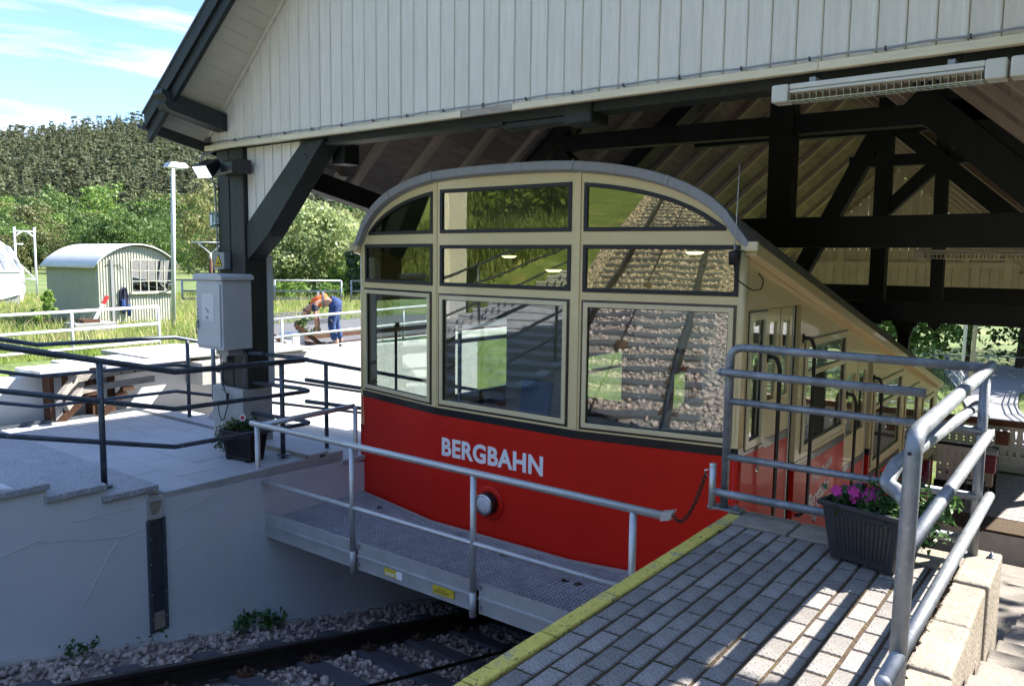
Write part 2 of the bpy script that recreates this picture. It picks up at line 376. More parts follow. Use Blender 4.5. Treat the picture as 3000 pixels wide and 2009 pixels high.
class MB:
    def __init__(s):
        s.v = []; s.f = []; s.m = []; s.sm = []
    def add(s, vs, fs, mi=0, smooth=False):
        n = len(s.v)
        s.v += [tuple(p) for p in vs]
        for f in fs:
            s.f.append([n + i for i in f]); s.m.append(mi); s.sm.append(smooth)
        return s
    def box(s, a, b, mi=0):
        (x0, y0, z0), (x1, y1, z1) = a, b
        x0, x1 = min(x0, x1), max(x0, x1); y0, y1 = min(y0, y1), max(y0, y1); z0, z1 = min(z0, z1), max(z0, z1)
        return s.add([(x0, y0, z0), (x1, y0, z0), (x1, y1, z0), (x0, y1, z0), (x0, y0, z1), (x1, y0, z1), (x1, y1, z1), (x0, y1, z1)],
              [(3, 2, 1, 0), (4, 5, 6, 7), (0, 1, 5, 4), (1, 2, 6, 5), (2, 3, 7, 6), (3, 0, 4, 7)], mi)
    def bar(s, p, q, w, h, up=(0, 0, 1), mi=0):
        """rectangular bar from p to q; w across, h along 'up'."""
        p, q = Vector(p), Vector(q)
        d = (q - p).normalized()
        u = Vector(up)
        side = d.cross(u).normalized()
        u2 = side.cross(d).normalized()
        vs = []
        for c in (p, q):
            for a, b in ((-1, -1), (1, -1), (1, 1), (-1, 1)):
                vs.append(c + side * (a * w / 2) + u2 * (b * h / 2))
        return s.add(vs, [(0, 3, 2, 1), (4, 5, 6, 7), (0, 1, 5, 4), (1, 2, 6, 5), (2, 3, 7, 6), (3, 0, 4, 7)][0:1] + [(4, 5, 6, 7), (0, 1, 5, 4), (1, 2, 6, 5), (2, 3, 7, 6), (3, 0, 4, 7)], mi)
    def prism(s, poly, ext, mi=0):
        """closed polygon (3D points) extruded by vector ext; convex or not."""
        e = Vector(ext)
        n = len(poly)
        P = [Vector(p) for p in poly]
        vs = P + [p + e for p in P]
        tri = tessellate_polygon([P])
        fs = []
        nrm = Vector((0, 0, 0))
        for i in range(n):
            nrm += P[i].cross(P[(i + 1) % n])
        flip = nrm.dot(e) > 0
        for t in tri:
            t = list(t)
            tn = (P[t[1]] - P[t[0]]).cross(P[t[2]] - P[t[0]])
            if tn.dot(e) > 0: t = t[::-1]
            fs.append(tuple(t)); fs.append(tuple(n + i for i in t[::-1]))
        for i in range(n):
            j = (i + 1) % n
            fs.append((i, j, n + j, n + i) if flip else (j, i, n + i, n + j))
        return s.add(vs, fs, mi)
    def plate(s, outer, holes, mp, thick, mi=0):
        """2-D outline with holes; mp(a, b, depth) -> 3-D; thick along depth."""
        loops = [outer] + holes
        flat = [p for l in loops for p in l]
        N = len(flat)
        tri = tessellate_polygon([[Vector((p[0], p[1], 0)) for p in l] for l in loops])
        vs = [mp(a, b, 0.0) for a, b in flat] + [mp(a, b, thick) for a, b in flat]
        dv = Vector(mp(*flat[0], thick)) - Vector(mp(*flat[0], 0))
        fs = []
        for t in tri:
            t = list(t)
            A, B, Cc = (Vector(vs[i]) for i in t)
            nn = (B - A).cross(Cc - A)
            if nn.length < 1e-10: continue
            if nn.dot(dv) > 0: t = t[::-1]
            fs.append(tuple(t)); fs.append(tuple(N + i for i in t[::-1]))
        o = 0
        for l in loops:
            n = len(l)
            for i in range(n):
                j = (i + 1) % n
                fs.append((o + i, o + j, N + o + j, N + o + i))
            o += n
        return s.add(vs, fs, mi)
    def tube(s, pts, r, n=10, mi=0, caps=True, r2=None):
        P = [Vector(p) for p in pts]
        k = len(P)
        vs = []
        prev = None
        for i in range(k):
            if i == 0: d = P[1] - P[0]
            elif i == k - 1: d = P[-1] - P[-2]
            else: d = (P[i] - P[i - 1]).normalized() + (P[i + 1] - P[i]).normalized()
            d.normalize()
            if prev is None:
                u = Vector((0, 0, 1)) if abs(d.z) < 0.9 else Vector((1, 0, 0))
                a = d.cross(u).normalized()
            else:
                a = (prev - d * prev.dot(d)).normalized()
            prev = a
            b = d.cross(a)
            sc = 1.0
            if 0 < i < k - 1:
                cs = (P[i] - P[i - 1]).normalized().dot(d)
                sc = 1 / max(cs, 0.5)
            rr = r if r2 is None else r + (r2 - r) * i / (k - 1)
            for j in range(n):
                t = 2 * math.pi * j / n
                off = a * math.cos(t) + b * math.sin(t)
                vs.append(P[i] + off * rr * (1 + (sc - 1) * 0.5))
        fs = []
        for i in range(k - 1):
            for j in range(n):
                j2 = (j + 1) % n
                fs.append((i * n + j, i * n + j2, (i + 1) * n + j2, (i + 1) * n + j))
        s.add(vs, fs, mi, True)
        if caps:
            b0 = len(s.v) - len(vs)
            s.f.append([b0 + j for j in range(n)][::-1]); s.m.append(mi); s.sm.append(False)
            s.f.append([b0 + (k - 1) * n + j for j in range(n)]); s.m.append(mi); s.sm.append(False)
        return s
    def lathe(s, center, axis, prof, n=20, mi=0):
        """prof: list of (r, h) along axis."""
        ax = Vector(axis).normalized()
        u = Vector((0, 0, 1)) if abs(ax.z) < 0.9 else Vector((1, 0, 0))
        a = ax.cross(u).normalized(); b = ax.cross(a)
        c = Vector(center)
        vs = []
        for r, h in prof:
            for j in range(n):
                t = 2 * math.pi * j / n
                vs.append(c + ax * h + (a * math.cos(t) + b * math.sin(t)) * r)
        fs = []
        for i in range(len(prof) - 1):
            for j in range(n):
                j2 = (j + 1) % n
                fs.append((i * n + j, i * n + j2, (i + 1) * n + j2, (i + 1) * n + j))
        s.add(vs, fs, mi, True)
        return s
    def build(s, name, mats, parent=None, loc=None, bevel=0.0, kind=None):
        me = bpy.data.meshes.new(name)
        V = np.array(s.v, dtype=float)
        if parent is not None:
            off = WL[parent.name]
        elif loc is not None:
            off = Vector(loc)
        else:
            off = Vector(((V[:, 0].min() + V[:, 0].max()) / 2, (V[:, 1].min() + V[:, 1].max()) / 2, V[:, 2].min()))
        V = V - np.array(off)
        me.from_pydata([tuple(p) for p in V], [], s.f)
        if not isinstance(mats, (list, tuple)): mats = [mats]
        for m in mats:
            me.materials.append(M[m] if isinstance(m, str) else m)
        me.polygons.foreach_set('material_index', s.m)
        me.polygons.foreach_set('use_smooth', s.sm)
        me.update()
        bm = bmesh.new(); bm.from_mesh(me)
        bmesh.ops.recalc_face_normals(bm, faces=bm.faces)
        bm.to_mesh(me); bm.free()
        o = bpy.data.objects.new(name, me)
        COL.objects.link(o)
        if parent is not None:
            o.parent = parent
        else:
            o.location = off
        WL[o.name] = Vector(off)
        if bevel:
            md = o.modifiers.new('bevel', 'BEVEL')
            md.width = bevel; md.segments = 2; md.limit_method = 'ANGLE'
        if kind: o['kind'] = kind
        return o

def thing(name, label, cat, loc, group=None):
    o = bpy.data.objects.new(name, None)
    COL.objects.link(o)
    o.location = loc
    o.empty_display_size = 0.2
    WL[o.name] = Vector(loc)
    return tag(o, label, cat, group)

def tag(o, label=None, cat=None, group=None, kind=None):
    if label: o['label'] = label
    if cat: o['category'] = cat
    if group: o['group'] = group
    if kind: o['kind'] = kind
    return o

def piece(name, me, parent, pos, rot=(0, 0, 0), sc=(1, 1, 1)):
    """one object that shares mesh data, child of parent, at world position pos"""
    o = bpy.data.objects.new(name, me)
    COL.objects.link(o)
    o.parent = parent
    o.location = Vector(pos) - WL[parent.name]
    o.rotation_euler = rot
    o.scale = sc
    WL[o.name] = WL[parent.name]
    return o

def mesh_of(mb, name, mats):
    o = mb.build(name, mats, loc=(0, 0, 0))
    me = o.data
    bpy.data.objects.remove(o)
    return me

def copy_tree(o, parent=None, link=True):
    c = o.copy()
    COL.objects.link(c)
    if parent is not None: c.parent = parent
    for ch in list(o.children):
        copy_tree(ch, c)
    return c

def one(mb, name, mats, label, cat, group=None, loc=None, bevel=0.0):
    o = mb.build(name, mats, loc=loc, bevel=bevel)
    return tag(o, label, cat, group)

def raw_mesh(name, V, F, mats, loc=None, parent=None, mi=None):
    """numpy verts (n,3), faces (m,k) -> object"""
    off = WL[parent.name] if parent is not None else Vector(loc if loc is not None else (0, 0, 0))
    V = np.asarray(V, dtype=np.float32) - np.array(off, dtype=np.float32)
    F = np.asarray(F, dtype=np.int32)
    k = F.shape[1]
    me = bpy.data.meshes.new(name)
    me.vertices.add(len(V)); me.vertices.foreach_set('co', V.ravel())
    me.loops.add(F.size); me.loops.foreach_set('vertex_index', F.ravel())
    me.polygons.add(len(F))
    me.polygons.foreach_set('loop_start', np.arange(0, F.size, k, dtype=np.int32))
    for m in (mats if isinstance(mats, (list, tuple)) else [mats]):
        me.materials.append(M[m])
    if mi is not None: me.polygons.foreach_set('material_index', np.asarray(mi, dtype=np.int32))
    me.update(calc_edges=True)
    me.validate()
    o = bpy.data.objects.new(name, me)
    COL.objects.link(o)
    if parent is not None: o.parent = parent
    else: o.location = off
    WL[o.name] = Vector(off)
    return o

def text_mesh(name, body, size, mat, parent, mtx, extrude=0.002, offset=0.0, shear=0.0, sx=1.0, align='LEFT', space=1.0):
    cu = bpy.data.curves.new(name, 'FONT')
    cu.body = body; cu.size = size; cu.extrude = extrude; cu.offset = offset; cu.shear = shear
    cu.align_x = align; cu.space_character = space
    cu.resolution_u = 4
    t = bpy.data.objects.new(name, cu)
    COL.objects.link(t)
    dg = bpy.context.evaluated_depsgraph_get()
    me = bpy.data.meshes.new_from_object(t.evaluated_get(dg))
    bpy.data.objects.remove(t)
    me.name = name
    me.transform(Matrix.Diagonal((sx, 1, 1, 1)))
    xs = [v.co.x for v in me.vertices]
    me.materials.clear(); me.materials.append(M[mat])
    o = bpy.data.objects.new(name, me)
    COL.objects.link(o)
    if parent is not None:
        o.parent = parent
        o.matrix_local = Matrix.Translation(-WL[parent.name]) @ mtx
        WL[o.name] = WL[parent.name]
    else:
        o.matrix_world = mtx
    return o, (min(xs), max(xs))

def arc_pts(c, r, a0, a1, n, u, v):
    c, u, v = Vector(c), Vector(u), Vector(v)
    return [c + u * (r * math.cos(a0 + (a1 - a0) * i / n)) + v * (r * math.sin(a0 + (a1 - a0) * i / n)) for i in range(n + 1)]

def round_poly(pts, rad, n=4):
    """round the corners of a polyline"""
    P = [Vector(p) for p in pts]
    out = [P[0]]
    for i in range(1, len(P) - 1):
        a = (P[i - 1] - P[i]); b = (P[i + 1] - P[i])
        d = min(rad, a.length * 0.45, b.length * 0.45)
        a.normalize(); b.normalize()
        s, e = P[i] + a * d, P[i] + b * d
        for k in range(n + 1):
            t = k / n
            out.append(s * (1 - t) ** 2 + P[i] * 2 * t * (1 - t) + e * t * t)
    out.append(P[-1])
    return out

# ------------------------------------------------------------------ terrain
def sstep(a, b, x):
    t = np.clip((x - a) / (b - a), 0, 1)
    return t * t * (3 - 2 * t)

def gz(x, y):
    """ground height"""
    x = np.asarray(x, dtype=float); y = np.asarray(y, dtype=float)
    d = np.hypot(x, y)
    az = np.degrees(np.arctan2(-x, y))
    # meadow west of the station, a bank that climbs behind the camera
    mead = 0.02 - 0.32 * np.maximum(sstep(6.2, 8.8, y), sstep(-15.0, -18.5, x) * 1.0)
    mead = np.where(y < 1.0, mead + 0.27 * np.clip(1.0 - y, 0, 60) + 0.10 * np.clip(-12 - x, 0, 40) * sstep(1, -12, y), mead)
    # track corridor
    grade = -1.18 - 0.235 * y - 0.42
    low = -2.95 + 0.0 * y
    cor = np.where(y < 10, grade, np.maximum(grade, -4.6))
    cor = cor * (1 - sstep(16.5, 18.5, y)) + low * sstep(16.5, 18.5, y)
    right = np.where(y < 17, cor + 0.95 * np.clip(x - 2.2, 0, 7) + 0.3 * np.clip(x - 9.2, 0, 30), low + 0.10 * np.clip(x - 2.0, 0, 60))  # unseen right-hand bank shaped steep to block sky light on the car
    right = np.where(y < 3.0, np.maximum(right, -0.05 - 0.25 * y - 0.4), right)
    loc = np.where(x < -11.9, mead, np.where(x > 1.6, right, cor))
    # valley beyond the lower end of the hall
    blend = sstep(17, 45, y) * sstep(-30, -12, x)
    mead2 = -0.3 * (1 - blend) + (-2.9) * blend
    loc = np.where((x < -11.9) & (y > 17), mead2, loc)
    far = sstep(60, 110, d)
    z = loc * (1 - far) + (-0.3) * far
    H = np.interp(az, [-180, -90, 0, 40, 57, 63, 70, 80, 110, 180], [120, 110, 110, 130, 138, 128, 104, 96, 105, 120])
    t = np.clip((d - 255) / (900 - 255), 0, 1)
    hill = H * (t ** 1.12) * (1 - 0.25 * np.clip((d - 900) / 900, 0, 1))
    und = 3.5 * np.sin(x * 0.021 + 1.0) * np.cos(y * 0.017) * t + 2.0 * np.sin(x * 0.06) * np.sin(y * 0.05 + 2) * t
    return z + hill + und

def axis_lines(fine, far):
    return np.array(sorted(set(np.round(fine, 3)) | set(far)))
xs = axis_lines(np.concatenate([np.arange(-40, -12, 1.0), [-11.95, -11.86], np.arange(-11.5, 2.0, 0.5), np.arange(2, 30, 1.0)]),
                [-2500, -1800, -1300, -1120, -1050] + list(np.arange(-960, -40, 24.0)) + list(np.arange(30, 660, 30.0)) + [800, 1200, 2500])
ys = axis_lines(np.concatenate([np.arange(-40, 40, 1.0)]),
                [-2500, -1200, -700] + list(np.arange(-660, -40, 40.0)) + list(np.arange(40, 980, 24.0)) + [1100, 1300, 1800, 2500])
GX, GY = np.meshgrid(xs, ys)
GZ = gz(GX, GY)
nx, ny = len(xs), len(ys)
idx = np.arange(nx * ny).reshape(ny, nx)
F = np.stack([idx[:-1, :-1], idx[:-1, 1:], idx[1:, 1:], idx[1:, :-1]], -1).reshape(-1, 4)
ground = raw_mesh('ground', np.stack([GX, GY, GZ], -1).reshape(-1, 3), F, 'ground')
ground['kind'] = 'structure'

def slope_z(y): return -1.18 - 0.235 * y

# ================================================================== station hall
YG = 5.55          # plane of the front gable boards
RX = -4.40         # ridge
SLX, SLY = 0.887, 0.20
def zu(X, Y):      # underside of the roof
    return 3.38 + SLX * (4.15 - abs(X - RX)) - SLY * (Y - YG)
XEL, XER = -8.98, 0.33   # eaves
YB = 21.6
def yv(X): return 4.856 + 0.0767 * (min(X, RX) + 9.2)
hall = thing('station_hall', 'open timber station hall with cream boarded gable and dark green beams over the red railcar', 'station building', (-4.4, 5.6, -0.6))

for side in (-1, 1):
    xe = XEL if side < 0 else XER
    # roof covering (sheet) above the ceiling boards
    mb = MB()
    nseg = 6
    for t0, t1, mat in ((0.035, 0.14, 0),):
        vs = []
        for X in (xe, RX + side * 0.0):
            yf = yv(X) if side < 0 else 4.85
            for (Y, dz) in ((yf, t0), (YB, t0), (YB, t1), (yf, t1)):
                vs.append((X, Y, zu(X, Y) + dz))
        mb.add(vs, [(0, 1, 5, 4), (1, 2, 6, 5), (2, 3, 7, 6), (3, 0, 4, 7), (0, 3, 2, 1), (4, 5, 6, 7)])
    mb.build('roof', 'slate', hall)
    # soffit / ceiling boards running along the hall, each a plank
    L = abs(xe - RX) * math.sqrt(1 + SLX ** 2)
    w = 0.17
    n = int(L / w)
    dirx = Vector((side * 1.0, 0, -SLX)).normalized()
    nrm = Vector((side * SLX, 0, 1.0)).normalized()
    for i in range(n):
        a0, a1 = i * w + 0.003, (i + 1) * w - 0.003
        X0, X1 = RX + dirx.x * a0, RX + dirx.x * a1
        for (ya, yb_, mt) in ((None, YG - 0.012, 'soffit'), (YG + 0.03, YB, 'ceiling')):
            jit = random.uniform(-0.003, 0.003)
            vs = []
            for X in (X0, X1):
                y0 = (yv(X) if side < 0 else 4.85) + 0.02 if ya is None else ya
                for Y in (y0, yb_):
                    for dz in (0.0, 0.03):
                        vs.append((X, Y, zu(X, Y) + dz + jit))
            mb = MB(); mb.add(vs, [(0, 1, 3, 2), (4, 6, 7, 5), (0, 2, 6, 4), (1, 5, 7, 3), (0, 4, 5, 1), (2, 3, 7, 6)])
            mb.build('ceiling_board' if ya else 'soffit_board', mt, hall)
    # rafters below the boards (inside) 
    ry = 6.1
    while ry < YB - 0.2:
        vs = []
        h = 0.12
        for X in (RX + side * 0.05, xe - side * 0.12):
            for Y in (ry, ry + 0.10):
                for dz in (-0.004, -h):
                    vs.append((X, Y, zu(X, Y) + dz))
        mb = MB(); mb.add(vs, [(0, 1, 3, 2), (4, 6, 7, 5), (0, 2, 6, 4), (1, 5, 7, 3), (0, 4, 5, 1), (2, 3, 7, 6)])
        mb.build('rafter', 'rafter', hall)
        ry += 0.78
    # rafters in the front overhang sit on the gable: bargeboard
    mb = MB()
    X0, X1 = xe, RX
    for (dy0, dy1, z0, z1) in ((-0.055, 0.0, -0.20, 0.10), (-0.09, -0.058, -0.05, 0.135)):
        vs = []
        for X in (X0, X1):
            yf = yv(X) if side < 0 else 4.85
            for Y in (yf + dy0, yf + dy1):
                for dz in (z0, z1):
                    vs.append((X, Y, zu(X, yf) + dz))
        mb.add(vs, [(0, 1, 3, 2), (4, 6, 7, 5), (0, 2, 6, 4), (1, 5, 7, 3), (0, 4, 5, 1), (2, 3, 7, 6)])
    mb.build('bargeboard', 'dark_wood', hall, bevel=0.006)
    mb = MB()
    vs = []
    for X in (X0 - 0.02 * (1 if side < 0 else -1), X1):
        yf = yv(X) if side < 0 else 4.85
        for Y in (yf - 0.105, yf + 0.06):
            for dz in (0.137, 0.152):
                vs.append((X, Y, zu(X, yf) + dz))
    mb.add(vs, [(0, 1, 3, 2), (4, 6, 7, 5), (0, 2, 6, 4), (1, 5, 7, 3), (0, 4, 5, 1), (2, 3, 7, 6)])
    mb.build('roof_flashing', 'grey_metal', hall)
    # eave fascia and gutter
    mb = MB()
    yf = yv(xe) if side < 0 else 4.85
    vs = []
    for X in (xe, xe - side * 0.03):
        for Y in (yf + 0.02, YB):
            for dz in (-0.10, 0.13):
                vs.append((X, Y, zu(xe, Y) + dz))
    mb.add(vs, [(0, 1, 3, 2), (4, 6, 7, 5), (0, 2, 6, 4), (1, 5, 7, 3), (0, 4, 5, 1), (2, 3, 7, 6)])
    mb.build('fascia', 'gutter', hall)
    mb = MB()
    rg = 0.065
    xc = xe + side * 0.07
    prof = [(math.cos(a), math.sin(a)) for a in [math.pi + math.pi * k / 10 for k in range(11)]]
    vs = []; fs = []
    for Y in (yf - 0.10, YB + 0.1):
        for r in (rg, rg - 0.006):
            for cx_, cz_ in prof:
                vs.append((xc + r * cx_, Y, zu(xe, Y) - 0.0 + r * cz_))
    for k in range(10):
        fs += [(k, k + 1, 22 + k + 1, 22 + k), (11 + k, 33 + k, 33 + k + 1, 11 + k + 1), (k, 11 + k, 11 + k + 1, k + 1), (22 + k, 23 + k, 34 + k, 33 + k)]
    fs += [(0, 22, 33, 11), (10, 21, 43, 32)]
    mb.add(vs, fs, 0, True)
    mb.build('gutter', 'gutter', hall)

# front gable boards with rounded lips
zb = 2.985
x = -8.86
w = 0.171
while x < 0.02:
    mb = MB()
    x1 = x + w - 0.004
    prof = [(x, 0.0), (x + 0.128, 0.004), (x + 0.136, -0.006), (x + 0.145, -0.010), (x1 - 0.007, -0.010), (x1, -0.003), (x1, 0.022), (x, 0.022)]
    wob = random.uniform(-0.002, 0.002)
    def top(px): return zu(px, YG) - 0.012
    if not (x < RX < x1):
        vs = [(px, YG + dy + wob, zb) for px, dy in prof] + [(px, YG + dy + wob, max(top(px), zb + 0.02)) for px, dy in prof]
        n = len(prof)
        fs = [tuple(range(n)), tuple(range(2 * n - 1, n - 1, -1))] + [(i, n + i, n + (i + 1) % n, (i + 1) % n) for i in range(n)]
        mb.add(vs, fs)
    else:
        vs = [(px, YG + dy + wob, zb) for px, dy in prof] + [(px, YG + dy + wob, zu(RX, YG) - 0.1) for px, dy in prof]
        n = len(prof)
        fs = [tuple(range(n)), tuple(range(2 * n - 1, n - 1, -1))] + [(i, n + i, n + (i + 1) % n, (i + 1) % n) for i in range(n)]
        mb.add(vs, fs)
    mb.build('gable_board', 'gable', hall)
    x += w
# backing so no light leaks, and quarter-round along the soffit
mb = MB()
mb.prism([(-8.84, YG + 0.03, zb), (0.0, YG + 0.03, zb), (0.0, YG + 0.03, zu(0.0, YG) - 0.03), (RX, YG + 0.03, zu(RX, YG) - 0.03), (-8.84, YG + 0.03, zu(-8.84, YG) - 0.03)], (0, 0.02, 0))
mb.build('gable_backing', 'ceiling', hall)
for side in (-1, 1):
    xe = -8.86 if side < 0 else 0.06
    mb = MB()
    mb.bar((xe, YG - 0.018, zu(xe, YG - 0.018) - 0.014), (RX, YG - 0.018, zu(RX, YG) - 0.014), 0.024, 0.03)
    mb.build('gable_moulding', 'gable', hall)
# white sill trim with a drip edge, in lengths, one replaced by bare wood
def trim(x0, x1, mat, z0=2.915, z1=2.985, y0=YG - 0.075):
    mb = MB()
    mb.prism([(x0, y0, z0), (x0, y0 + 0.006, z1 - 0.014), (x0, YG + 0.0, z1), (x0, YG + 0.045, z1), (x0, YG + 0.045, z0 + 0.012), (x0, y0 + 0.02, z0 - 0.004)], (x1 - x0, 0, 0))
    mb.build('sill_trim', mat, hall, bevel=0.003)
trim(-8.90, -4.80, 'gable_trim')
trim(-4.797, -4.22, 'bare_wood', y0=YG - 0.06)
trim(-4.217, -1.68, 'gable_trim')
trim(-1.677, 0.1, 'gable_trim')
# cable with clips along the sill
mb = MB()
pts = []
xx = -8.8
clips = []
k = 0
while xx < 0.1:
    pts.append((xx, YG - 0.030, 3.004 + (0.006 if k % 2 else 0) + random.uniform(-0.003, 0.003)))
    if k % 2 == 0: clips.append((xx, YG - 0.03, 3.004))
    xx += 0.235; k += 1
mb.tube(pts, 0.0075, 6)
mb.build('cable', 'grey_metal', hall)
cm = MB(); cm.box((-0.004, -0.010, -0.012), (0.004, 0.02, 0.014))
cme = mesh_of(cm, 'cable_clip', 'rubber')
for c in clips: piece('cable_clip', cme, hall, c)

# tie beam behind the sill, king block, post head
mb = MB(); mb.box((-8.75, YG + 0.085, 2.855), (0.25, YG + 0.30, 3.10)); mb.build('tie_beam', 'dark_wood', hall, bevel=0.008)
mb = MB(); mb.box((-3.78, YG + 0.055, 2.77), (-3.50, YG + 0.34, 3.05)); mb.build('king_block', 'dark_wood', hall, bevel=0.02)
mb = MB(); mb.box((-4.45, YG + 0.09, 2.80), (-3.78, YG + 0.28, 2.853)); mb.build('beam_splice', 'dark_wood', hall, bevel=0.01)
mb = MB(); mb.box((-4.80, YG + 0.06, 2.832), (-4.42, YG + 0.16, 2.855)); mb.build('beam_splice', 'black_wood', hall)
# double post on the left and its strut
for (x0, x1) in ((-8.775, -8.53), (-8.515, -8.235)):
    mb = MB(); mb.box((x0, 5.56, 0.07), (x1, 5.86, 2.912 if x0 < -8.6 else 2.913)); mb.build('post', 'dark_wood', hall, bevel=0.012)
mb = MB()
mb.prism([(-8.232, 5.585, 1.60), (-8.232, 5.585, 2.03), (-7.17, 5.585, 2.91), (-6.80, 5.585, 2.91), (-7.83, 5.585, 1.89)], (0, 0.24, 0))
mb.build('strut', 'dark_wood', hall, bevel=0.01)
mb = MB(); mb.lathe((-7.12, 5.583, 2.74), (0, -1, 0), [(0.0, 0.004), (0.03, 0.004), (0.03, -0.02)], 12); mb.build('bolt', 'black', hall)
# boarding in the corner between post, strut and sill
x = -8.225; 
while x < -7.25:
    x1 = min(x + 0.165, -7.2)
    zb0 = 2.03 + (x + 8.232) * 0.829 - 0.1; zb1 = 2.03 + (x1 + 8.232) * 0.829 - 0.1
    mb = MB()
    prof = [(x, 0), (x + 0.125, 0.003), (x + 0.135, -0.008), (x1 - 0.005, -0.008), (x1, 0.02), (x, 0.02)]
    vs = [(px, 5.613 + dy, zb0 + (px - x) * 0.829) for px, dy in prof] + [(px, 5.613 + dy, 2.913) for px, dy in prof]
    n = len(prof)
    mb.add(vs, [tuple(range(n)), tuple(range(2 * n - 1, n - 1, -1))] + [(i, n + i, n + (i + 1) % n, (i + 1) % n) for i in range(n)])
    mb.build('corner_board', 'gable', hall)
    x += 0.165
# purlin with scrolled end on the left slope, carried through the hall
def purlin(X, zc, y0, y1, w=0.2, h=0.2, scroll=True, mat='dark_wood'):
    mb = MB()
    def P(y, z): return (X - w / 2, y, z - SLY * (y - YG))
    if scroll:
        poly = [P(y1, zc - h / 2), P(y1, zc + h / 2), P(y0, zc + h / 2), P(y0 - 0.01, zc + h / 2 - 0.05), P(y0 + 0.04, zc + h / 2 - 0.08), P(y0 + 0.05, zc), P(y0 + 0.02, zc - h / 2 + 0.05), P(y0 + 0.07, zc - h / 2 + 0.005), P(y0 + 0.12, zc - h / 2)]
    else:
        poly = [P(y1, zc - h / 2), P(y1, zc + h / 2), P(y0, zc + h / 2), P(y0, zc - h / 2)]
    mb.prism(poly, (w, 0, 0))
    return mb.build('purlin', mat, hall, bevel=0.006)
purlin(-8.60, 3.215, 4.75, YG - 0.012)
for X, z in ((-8.15, 2.99),):
    mb = MB()
    mb.bar((X, 5.9, z - 0.2 - SLY * 0.35), (X, YB, z - 0.2 - SLY * (YB - YG)), 0.2, 0.24)
    mb.build('purlin', 'black_wood', hall)
mb = MB(); mb.bar((0.0, 5.9, 2.79), (0.0, YB, 2.86 - SLY * (YB - YG)), 0.2, 0.24); mb.build('purlin', 'black_wood', hall)
# bracket block on the strut top inside
mb = MB(); mb.box((-7.05, 5.90, 2.68), (-6.85, 6.12, 2.90)); mb.build('post_head', 'dark_wood', hall, bevel=0.01)
# small hanging plate + eave rafter tails (light)
for i, yy in enumerate(np.arange(6.3, YB, 1.15)):
    mb = MB()
    a = (-8.70, yy, zu(-8.70, yy) - 0.055); b = (-8.93, yy, zu(-8.93, yy) - 0.055)
    mb.bar(a, b, 0.14, 0.10); mb.build('rafter_tail', 'soffit', hall)
# little grey cap at the end of the sill
mb = MB(); mb.prism([(-8.97, YG - 0.05, 3.02), (-8.90, YG - 0.05, 3.02), (-8.89, YG - 0.05, 3.16), (-8.94, YG - 0.05, 3.22), (-8.99, YG - 0.05, 3.17)], (0, 0.06, 0)); mb.build('sill_end', 'grey_metal', hall)

# --- inner trusses
def beam(name, p, q, w, h, mat='black_wood', bevel=0.0, up=(0, 0, 1)):
    mb = MB(); mb.bar(p, q, w, h, up=up); return mb.build(name, mat, hall, bevel=bevel)
YT = 10.4
beam('truss_tie', (-8.3, YT, 2.04), (0.1, YT, 2.04), 0.22, 0.38)
beam('truss_collar', (-6.95, YT, 3.43), (-0.5, YT, 3.37), 0.20, 0.24)
beam('king_post', (-3.55, YT - 0.03, 2.22), (-3.57, YT - 0.03, zu(-3.57, YT) - 0.02), 0.30, 0.26, up=(0, 1, 0))
beam('truss_brace', (-2.05, YT - 0.02, 3.60), (0.10, YT - 0.02, 1.60), 0.24, 0.34)
beam('truss_brace', (-6.9, YT + 0.02, 3.30), (-8.2, YT + 0.02, 1.60), 0.24, 0.30)
for sd in (-1, 1):
    xa = RX + sd * 0.1; xb = RX + sd * 4.3
    beam('principal_rafter', (xa, YT, zu(xa, YT) - 0.16), (xb, YT, zu(xb, YT) - 0.16), 0.2, 0.24)
    xb = RX + sd * 4.0
    beam('principal_rafter', (xa, 5.95, zu(xa, 5.95) - 0.16), (xb, 5.95, zu(xb, 5.95) - 0.16), 0.2, 0.24)
beam('principal_rafter', (-5.3, 12.45, zu(-5.3, 12.45) - 0.16), (-7.6, 12.45, zu(-7.6, 12.45) - 0.16), 0.34, 0.26)
Y3 = 13.5
beam('queen_post', (-3.04, Y3, 0.72), (-3.04, Y3, 4.2), 0.22, 0.22, up=(0, 1, 0))
beam('queen_post', (-2.19, Y3, 0.72), (-2.24, Y3, 3.75), 0.17, 0.18, up=(0, 1, 0))
beam('truss_brace', (-3.12, Y3 + 0.02, 3.78), (-4.45, Y3 + 0.02, 1.12), 0.2, 0.26)
beam('truss_brace', (-2.33, Y3 + 0.03, 3.15), (-3.05, Y3 + 0.03, 2.42), 0.18, 0.19)
beam('truss_brace', (-2.95, Y3 - 0.03, 3.82), (-1.20, Y3 - 0.03, 2.25), 0.2, 0.24)
beam('truss_collar', (-3.55, Y3, 3.25), (-1.7, Y3, 3.24), 0.18, 0.17)
beam('truss_collar', (-6.2, Y3, 3.78), (-0.8, Y3, 3.76), 0.2, 0.2)
beam('truss_tie', (-8.3, Y3 + 0.05, 0.92), (0.2, Y3 + 0.05, 0.92), 0.22, 0.30)
